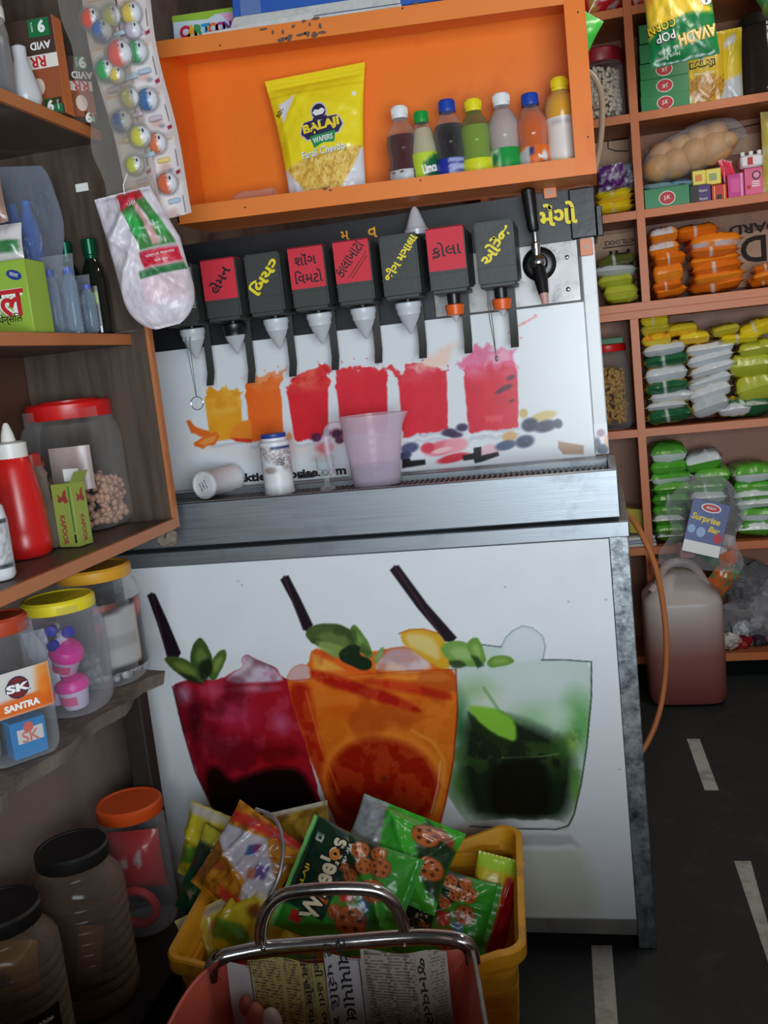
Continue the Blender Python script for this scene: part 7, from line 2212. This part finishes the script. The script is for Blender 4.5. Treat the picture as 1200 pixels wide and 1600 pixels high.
def darkprint(uv, side):
    p = Paint(uv, (40, 62, 44))
    p.poly([(-1, -1), (.6, -1), (.2, -.2), (-1, .1)], (20, 84, 50), .05).poly([(-.2, -.2), (.9, -.3), (1, .3), (.2, .4)], (176, 84, 40), .08).blob((-.1, .25), .34, .26, (40, 70, 150), .95, .3, .3).blob((.0, .42), .22, .16, (206, 190, 190), .95, .3, .3)
    p.blob((-.3, -.45), .18, .14, (196, 150, 110), .9, .2, .4).poly([(-1, .6), (.5, .8), (.5, 1), (-1, 1)], (196, 190, 60), .04)
    return p.c
o = pillow('snack_packet', .13, .19, .05, m_foil, darkprint, 30, 36, seed=205, seal=.09, crinkle=.010)[0]
tag(place(o, 330, 1372, -.36, -.30, .40, -.3), 'dark green packet with orange and blue print at the left end of the yellow crate', 'packet')
def yellowred(uv, side):
    p = Paint(uv, (206, 190, 44))
    p.poly([(.2, -1), (1, -1), (1, .55), (.35, .65)], (196, 30, 34), .02).poly([(-1, -1), (-.6, -1), (-.5, .3), (-1, .5)], (120, 50, 40), .06).poly([(-1, .7), (1, .7), (1, 1), (-1, 1)], (170, 210, 60), .03)
    p.blob((-.5, -.1), .25, .2, (150, 60, 44), .8, 0, .6).blob((-.45, .3), .2, .16, (160, 70, 50), .8, 0, .6)
    return p.c
o = pillow('snack_packet', .095, .19, .045, m_foil, yellowred, 30, 36, seed=206, seal=.09, crinkle=.006)[0]
tag(place(o, 768, 1412, -.33, -.34, .35, .2), 'yellow packet with a red panel standing at the right end of the yellow crate', 'packet')
def yg(uv, side):
    p = Paint(uv, (206, 186, 44))
    p.poly([(-1, -.2), (0, .1), (.9, -.1), (1, -.6), (-.2, -.4), (-1, -.7)], (90, 140, 44), .04).poly([(.2, -.5), (1, -.4), (1, -1), (.3, -1)], (190, 40, 50), .04).blob((.1, .5), .4, .2, (130, 64, 30), .9, .3, .5).poly([(-1, .75), (1, .8), (1, .95), (-1, .95)], (196, 190, 180), .03)
    return p.c
for k, (px, py, Y, rl, tl, yw, dsc) in enumerate(((385, 1452, -.50, -.45, .6, -.2, 'yellow and green packet with a red corner low at the left of the crate'), (352, 1478, -.50, .3, .5, .3, 'yellow packet lying lowest at the left of the crate'),
                                                 (462, 1492, -.50, -.2, .9, .1, 'yellow packet with a brown print behind the steel bar in the crate'), (470, 1325, -.30, .2, .5, .0, 'olive yellow packet at the back of the crate'),
                                                 (330, 1325, -.28, -.25, .2, -.2, 'yellow packet standing behind the dark green one in the crate'), (640, 1492, -.40, .3, 1.0, .1, 'yellow packet under the large green packet in the crate'))):
    o = pillow('snack_packet', .15, .17, .05, m_foil, yg if k not in (3,) else two_tone((170, 140, 40), (150, 120, 40), swirl=(130, 96, 30), ends=(190, 186, 170)), 24, 28, seed=210 + k, seal=.09, crinkle=.010)[0]
    tag(place(o, px, py, Y, rl, tl, yw), dsc, 'packet')

# ================================================================ steel rimmed red bin lined with newspaper
m_redsheet = mat('salmon_red_sheet', (226, 106, 88), .5, var=.10, scale=7, dirt=(206, 150, 140), dscale=8, damount=.45, bump=.08, bscale=40)
m_tube = mat('worn_chrome_tube', (200, 198, 196), .18, 1.0, var=.12, scale=10, dirt=(140, 120, 104), dscale=14, damount=.25, rvar=.08)
ZB = .50
barp = [OZ(x, y, ZB) for x, y in ((343, 1500), (372, 1493), (420, 1484), (520, 1477), (640, 1467), (690, 1468), (722, 1473))]
A0, A1 = OZ(330, 1512, ZB - .015), OZ(736, 1484, ZB - .015)
BN_ = ((A0.x + A1.x) / 2, (A0.y + A1.y) / 2, 0)
bin_ = thing('newspaper_bin', 'red sheet bin with a steel tube rim and arched handle in front of the crate', 'bin', BN_)
bo = -Vector(BN_)
legs_l = [A0, A0 + Vector((-.004, -.004, -.05)), Vector((A0.x + .03, A0.y + .01, .25)), Vector((A0.x + .03, A0.y + .02, .0))]
MB().tube([A0 + Vector((-.002, -.006, -.02)), A0 + Vector((.0, 0, .002))] + [p + Vector((0, 0, .004)) for p in barp] + [A1 + Vector((0, 0, .002)), A1 + Vector((.002, -.006, -.02))], .0125, 14, smooth=2).build('rim_bar', m_tube, bin_, bo)
def on_bar(px):
    """depth of the bar under a given column of the view"""
    xs = [343, 372, 420, 520, 640, 690, 722]
    return float(np.interp(px, xs, [p.y for p in barp]))
arch = [W(x, y, on_bar(x) + .004) for x, y in ((409, 1484), (407, 1462), (409, 1440), (418, 1416), (438, 1398), (470, 1391), (520, 1388), (560, 1388), (592, 1392), (614, 1408), (626, 1432), (633, 1455), (637, 1472))]
ar = MB().tube(arch, .0105, 14, smooth=2).build('handle_arch', m_tube, bin_, bo)
for px, py in ((411, 1482), (632, 1478)):
    c = W(px, py, on_bar(px) - .012)
    MB().sphere(tuple(c), .0045, n=10).build('rivet', m_tube, bin_, bo)
C0, C1 = W(408, 1616, A0.y + .03), W(640, 1616, A1.y + .03)
F0, F1 = W(256, 1622, -1.0), W(760, 1622, -1.0)
def side(name, A, Cc, Fq, out):
    n = 10
    vs, fs = [], []
    for i in range(n + 1):
        t_ = i / n
        top = A.lerp(Fq, t_) + Vector((0, 0, .012 * math.sin(PI * t_)))
        low0 = A.lerp(Cc, 1)
        bot_ = Vector((Cc.x, Cc.y, .16)).lerp(Vector((Fq.x * .8 + Cc.x * .2, Fq.y, .16)), t_)
        for j in range(n + 1):
            s_ = j / n
            p = top.lerp(bot_, s_)
            # the back edge bows inward on its way down
            if i == 0:
                mid = A.lerp(Cc, min(1, s_ * 1.6)) if s_ < .62 else Cc.lerp(bot_, (s_ - .62) / .38)
                p = mid
            vs.append(p)
    nv = len(vs)
    vs2 = [p + Vector((out * .003, 0, 0)) for p in vs]
    g = lambda i, j: i * (n + 1) + j
    for i in range(n):
        for j in range(n):
            f = (g(i, j), g(i + 1, j), g(i + 1, j + 1), g(i, j + 1))
            fs.append(f)
            fs.append(tuple(q + nv for q in reversed(f)))
    per = [g(i, 0) for i in range(n + 1)] + [g(n, j) for j in range(1, n + 1)] + [g(i, n) for i in range(n - 1, -1, -1)] + [g(0, j) for j in range(n - 1, 0, -1)]
    for q in range(len(per)):
        a_, c_ = per[q], per[(q + 1) % len(per)]
        fs.append((a_, c_, c_ + nv, a_ + nv))
    o_ = MB().add(vs + vs2, fs).build(name, m_redsheet, bin_, bo, angle=50)
    MB().tube([A + Vector((out * .002, 0, 0))] + [A.lerp(Fq, t_) + Vector((out * .002, 0, .012 * math.sin(PI * t_))) for t_ in np.linspace(.1, 1, 8)], .0035, 8).build('edge_trim', m_rail if out > 0 else m_redsheet, o_)
    return o_
side('side_panel', A0, C0, F0, -1)
side('side_panel', A1, C1, F1, 1)
bm_pts = [A0 + Vector((0, .001, 0)), A1 + Vector((0, .001, 0)), Vector((C1.x, C1.y + .001, C1.z)), Vector((C1.x, C1.y + .001, .16)), Vector((C0.x, C0.y + .001, .16)), Vector((C0.x, C0.y + .001, C0.z))]
MB().add(bm_pts + [p + Vector((0, .003, 0)) for p in bm_pts], [(0, 5, 2, 1), (5, 4, 3, 2), (6, 7, 8, 11), (11, 8, 9, 10)] + [(i, (i + 1) % 6, (i + 1) % 6 + 6, i + 6) for i in range(6)]).build('back_panel', m_redsheet, bin_, bo)
bt_ = [Vector((C0.x, C0.y, .16)), Vector((C1.x, C1.y, .16)), Vector((F1.x * .8 + C1.x * .2, F1.y, .16)), Vector((F0.x * .8 + C0.x * .2, F0.y, .16))]
MB().add(bt_ + [p + Vector((0, 0, -.003)) for p in bt_], [(0, 1, 2, 3), (7, 6, 5, 4)] + [(i, (i + 1) % 4, (i + 1) % 4 + 4, i + 4) for i in range(4)]).build('bottom_panel', m_redsheet, bin_, bo)
for p in bt_:
    MB().tube([p + Vector((0, 0, -.003)), Vector((p.x, p.y, 0))], .010, 10).build('leg', m_tube, bin_, bo)

# newspapers hung inside
m_news = mat('newsprint', rough=.8, attr=True, var=.05, scale=20, bump=.15, bscale=25)
m_nink = mat('newspaper_ink', (40, 38, 40), .8)
def news(cols, tint, seed):
    def fn(P):
        p = Paint(P, tint)
        n = fbm(P, 60, seed)
        p.mix((n - .4) * .5, tuple(v * .82 for v in tint))
        for (x0, x1, pitch, ang, dark) in cols:
            ca, sa = math.cos(ang), math.sin(ang)
            q = P[:, 0] * sa + P[:, 1] * ca
            along = P[:, 0] * ca - P[:, 1] * sa
            st = np.clip(np.sin(q / pitch * 2 * PI) * 2.2, 0, 1)
            br = vnoise(np.stack([along * 260, np.floor(q / pitch) * 7.3], 1), 1, seed)
            p.mix(st * (br > .33) * dark * ((P[:, 0] > x0) & (P[:, 0] < x1)), (58, 54, 52))
        return p.c
    return fn
def hang_sheet(label, x0, x1, ztop, zbot, y, fn, seed, words=(), lines=()):
    """a sheet draped over the back panel: y bends with height"""
    o = painted_sheet('newspaper', x0, x1, zbot, ztop, .0016, fn, m_news, None)
    me = o.data
    n = len(me.vertices)
    co = np.zeros(n * 3, np.float32)
    me.vertices.foreach_get('co', co)
    co = co.reshape(-1, 3)
    bend = lambda x, z: y + .006 * np.sin(x * 23 + seed) * np.clip((ztop - z) * 8, 0, 1) - .004 * np.cos(z * 31 + seed * 2 + x * 9) + .012 * np.clip((ztop - z), 0, 1)
    co[:, 1] = bend(co[:, 0], co[:, 2])
    co[:, 2] += .004 * np.sin(co[:, 0] * 60 + seed) * (co[:, 2] > ztop - .004)
    me.vertices.foreach_set('co', co.ravel())
    me.update()
    tag(o, label, 'newspaper')
    for s, x, z, w_, h_, ang in words:
        text(uni(s), m_nink, o, FRONT, width=w_, height=h_, bold=.015, ang=ang, fn=lambda u, v: (u + x, v + z, -float(bend(u + x, v + z)) + .0012))
    for lx_, z0_, z1_ in lines:
        MB().box((lx_, float(bend(lx_, (z0_ + z1_) / 2)) - .0016, z0_), (lx_ + .0012, float(bend(lx_, (z0_ + z1_) / 2)) - .0008, z1_)).build('column_rule', m_nink, o)
    return o
yb = min(A0.y, A1.y) - .014
WX = lambda px: W(px, 1560, yb).x
WZ = lambda py, px=520: W(px, py, yb).z
hang_sheet('yellowed newspaper sheet hung at the left inside the red bin', WX(392), WX(516), WZ(1503, 450), .30, yb + .004, news([(WX(396), WX(440), .0052, .12, .8), (WX(446), WX(470), .0050, .1, .75), (WX(474), WX(492), .005, PI / 2, .5)], (196, 180, 112), 3), 3,
           [('સાલ હોલ વારસ', WX(483), WZ(1560), .15, .014, -PI / 2 + .04), ('ભલી હતા ભાવિ', WX(503), WZ(1560), .16, .014, -PI / 2 + .04)], [(WX(394), .33, WZ(1510)), (WX(512), .33, WZ(1505))])
hang_sheet('white newspaper sheet with big lettering hung in the middle inside the red bin', WX(514), WX(572), WZ(1494, 540), .30, yb - .003, news([], (196, 190, 192), 5), 5,
           [('ટિ પરીદિ ૪ ૩', WX(524), WZ(1552), .17, .014, -PI / 2 + .03), ('રાવાપાપાલ ટેરર', WX(549), WZ(1556), .20, .026, -PI / 2 + .03)], [(WX(568), .33, WZ(1496))])
hang_sheet('grey printed newspaper sheet hung at the right inside the red bin', WX(571), WX(704), WZ(1490, 620), .30, yb + .003, news([(WX(576), WX(655), .0048, .05, .75), (WX(676), WX(700), .0050, -.3, .5)], (176, 164, 152), 7), 7,
           [('જાનવતર', WX(665), WZ(1545), .11, .012, -PI / 2 + .05)], [])
hang_sheet('plain white newspaper corner at the far left inside the red bin', WX(358), WX(396), WZ(1512, 376), .36, yb + .006, news([], (206, 202, 204), 9), 9)
for k, (px, py, c, r) in enumerate(((400, 1588, (186, 100, 80), .016), (425, 1598, (206, 196, 190), .017), (385, 1572, (150, 70, 60), .012))):
    a = W(px, py, yb - .03)
    o = MB().sphere((0, 0, 0), (r, r * .8, r * 1.5), n=14).build('onion' if k != 1 else 'garlic', mat('onion_skin_%s' % 'red pale dark'.split()[k], c, .45, var=.15), None, tuple(a))
    tag(o, ['reddish', 'pale', 'dark red'][k] + ' bulb lying before the newspaper in the red bin', 'vegetable')

# ================================================================ hanging strips of toys and the white bag
m_strip = mat('strip_card', rough=.45, attr=True, var=.03)
m_blister = clear('blister', (244, 246, 248), .03, .3, .06)
def toy_card(P):
    """pale printed card: frame, dark side lines, small coloured marks"""
    p = Paint(P, (206, 190, 186))
    for k in range(6):
        zc = -.035 - k * .0905
        p.poly([(-.030, zc + .038), (.026, zc + .038), (.026, zc - .040), (-.030, zc - .040)], (222, 214, 212), .002)
        p.poly([(-.030, zc + .038), (.020, zc + .038), (.020, zc + .034), (-.030, zc + .034)], (214, 170, 120), .001)
        p.poly([(.021, zc + .012), (.0235, zc + .012), (.0235, zc - .022), (.021, zc - .022)], (60, 54, 66), .0008)
        p.poly([(.014, zc - .030), (.026, zc - .028), (.026, zc - .036), (.016, zc - .037)], (150, 30, 70), .001)
        p.blob((-.006, zc - .018), .016, .014, (196, 160, 150), .8, 0, .6)
        p.blob((.004, zc - .026), .010, .006, (110, 110, 130), .6, 0, .6)
    return p.c
def toy_strip(label, top, bot, wd, balls, Y, film):
    t0, t1 = W(*top, Y), W(*bot, Y)
    L_ = (t0 - t1).length
    ang_ = math.atan2(t1.x - t0.x, t0.z - t1.z)
    s = thing('hanging_toy_strip', label, 'toy strip', t0, rot=(0, -ang_, 0))
    x0 = -wd / 2
    o = painted_sheet('card', x0, wd / 2, -L_, .06, .0022, toy_card, m_strip, s)
    me = o.data
    n = len(me.vertices)
    co = np.zeros(n * 3, np.float32)
    me.vertices.foreach_get('co', co)
    co = co.reshape(-1, 3)
    co[:, 1] = .006 * np.sin(co[:, 2] * 22) + .004 * np.cos(co[:, 0] * 60)
    co[:, 0] += .004 * np.sin(co[:, 2] * 18 + 1)
    me.vertices.foreach_set('co', co.ravel())
    me.update()
    for k, (bx_, bz_, c, r) in enumerate(balls):
        b = MB().sphere((0, 0, 0), (r, r * .8, r), n=14, col=(230, 228, 230))
        for i, v in enumerate(b.v):
            if v.x < r * .35:
                b.c[i] = tuple(np.array(c) / 255)
        bo_ = b.build('toy_ball', m_boxg, s, (bx_, -.012 - r * .5, bz_), paint=True)
        for ex in (.30, .62):
            MB().sphere((r * ex, -r * .62, r * .25), (r * .12, r * .1, r * .2), n=6).build('eye', m_bk, bo_)
        MB().sphere((bx_, -.012 - r * .5, bz_), (r * 1.2, r * 1.0, r * 1.2), n=14).build('blister', m_blister, s)
        MB().box((bx_ - r * .5, -.010, bz_ - r * 1.75), (bx_ + r * .7, -.003, bz_ - r * 1.35), b=.001, col=[(196, 180, 190), (226, 200, 120), (170, 190, 206)][k % 3]).build('toy_piece', m_boxg, s, paint=True)
    if film:
        f = MB()
        vs, fs = [], []
        m_ = 26
        for i in range(m_ + 1):
            z = .06 - (L_ + .055) * i / m_
            for j, x in enumerate((-wd / 2 - .030, -wd / 4, wd / 4, wd / 2 + .012)):
                vs.append((x + .004 * math.sin(i * .9 + j), -.034 - .006 * math.sin(i * .7 + j * 1.3), z))
        for i in range(m_):
            for j in range(3):
                a_ = i * 4 + j
                fs.append((a_, a_ + 1, a_ + 5, a_ + 4))
        f.add(vs, fs).build('film', clear('grey_strip_film', (224, 220, 214), .08, .45, .2, .05, .5, 30), s)
    MB().tube([(0, 0, .06), (0, .01, .7)], .0012, 5).build('hanging_thread', m_wt, s)
    return s
R_ = .0215
toy_strip('right hanging strip of small toy balls on white cards left of the orange display', (207, 0), (276, 338), .072,
          [(.0, -.032, (226, 190, 70), R_), (-.004, -.062, (200, 180, 196), R_ * .8), (-.004, -.104, (30, 160, 80), R_), (-.002, -.196, (40, 100, 160), R_), (-.002, -.280, (226, 110, 40), R_ * .95), (.003, -.360, (226, 96, 40), R_)], -.22, False)
toy_strip('left hanging strip of small toys behind grey film by the upper shelf', (152, 0), (228, 322), .070,
          [(-.012, -.040, (226, 80, 50), R_), (.004, -.066, (80, 110, 170), R_), (.030, -.045, (206, 200, 50), R_ * .9), (-.008, -.138, (50, 160, 80), R_), (.012, -.152, (226, 196, 70), R_ * .8), (.030, -.118, (226, 96, 80), R_ * 1.2),
           (.028, -.20, (214, 206, 70), R_ * .9), (.0, -.238, (80, 96, 130), R_), (.032, -.276, (214, 206, 60), R_), (.006, -.325, (196, 196, 60), R_ * .9)], -.25, True)
# white carry bag with a red and green print
def bagprint(uv, side):
    p = Paint(uv, (216, 208, 216))
    p.mix(np.clip((fbm(uv * 3 + 9, 1.6, 3) - .5) * 3, 0, .25), (190, 182, 194))
    if side:
        return p.c
    p.poly([(-.32, -.28), (.82, -.28), (.86, -.66), (-.30, -.66)], (222, 196, 206), .08)
    p.poly([(-.20, .98), (.62, .98), (.78, .50), (.88, .12), (-.12, .12)], (60, 120, 56), .015)
    p.poly([(-.24, .98), (.62, .98), (.66, .84), (.2, .80), (-.22, .68)], (206, 34, 50), .015)
    p.blob((.02, .48), .20, .22, (50, 170, 80), .95, 0, .3)
    p.blob((.66, .42), .18, .22, (60, 150, 70), .95, 0, .3)
    p.poly([(.22, .86), (.36, .86), (.46, .5), (.50, .16), (.26, .16), (.30, .5)], (206, 150, 150), .03)
    p.poly([(.36, .72), (.46, .6), (.52, .4), (.42, .44)], (230, 220, 224), .02)
    p.line([(.56, .5), (.64, .16)], .015, (220, 210, 214))
    p.poly([(-.16, .10), (.90, .08), (.94, -.14), (-.12, -.14)], (196, 24, 50), .012)
    p.poly([(-.30, -.165), (.95, -.165), (.98, -.27), (-.32, -.27)], (44, 110, 60), .012)
    p.line([(-.22, .98), (-.12, .12)], .02, (236, 232, 236))
    p.mix(np.clip((fbm(uv * 6 + 30, 2.4, 9) - .55) * 5, 0, .25), (168, 158, 172))
    return p.c
c0 = W(236, 405, -.30)
hb2, sfb = pillow('hanging_white_bag', .150, .270, .06, mat('white_film_print', rough=.35, attr=True, var=.03, bump=.25, bscale=22), bagprint, 60, 70, seed=301, seal=.03, crinkle=.010, pw=2.6, loc=(c0.x - .004, c0.y, c0.z), rot=(0, -.14, .25))
me = hb2.data
n = len(me.vertices)
co = np.zeros(n * 3, np.float32)
me.vertices.foreach_get('co', co)
co = co.reshape(-1, 3)
vv = co[:, 2] / .135
co[:, 0] *= np.where(vv < -.45, np.sqrt(np.clip(1 - ((-vv - .45) / .58) ** 2, .06, 1)), 1) * np.where(vv > .2, 1 - .32 * (vv - .2), 1)
co[:, 0] += np.where(vv > .2, -.020 * (vv - .2), 0)
me.vertices.foreach_set('co', co.ravel())
me.update()
tag(hb2, 'white plastic bag with a red and green print hanging at the corner of the cabinet', 'bag')
for s, x, z, w_, m_ in (('ગોલ', -.002, .108, .022, m_wt), ('પરશ્વ માં જામનગર', .028, .002, .056, m_wt), ('સ્વાદ સુગંધ', .028, -.010, .026, m_wt)):
    text(uni(s), m_, hb2, FRONT, width=w_, fn=lambda u, v: (u + x, v + z, -sfb(u + x, v + z) + .0016))
MB().tube([(-.012, 0, .13), (-.01, .006, .15), (0, .03, .175)], .0014, 5).build('hanging_thread', m_wt, hb2)
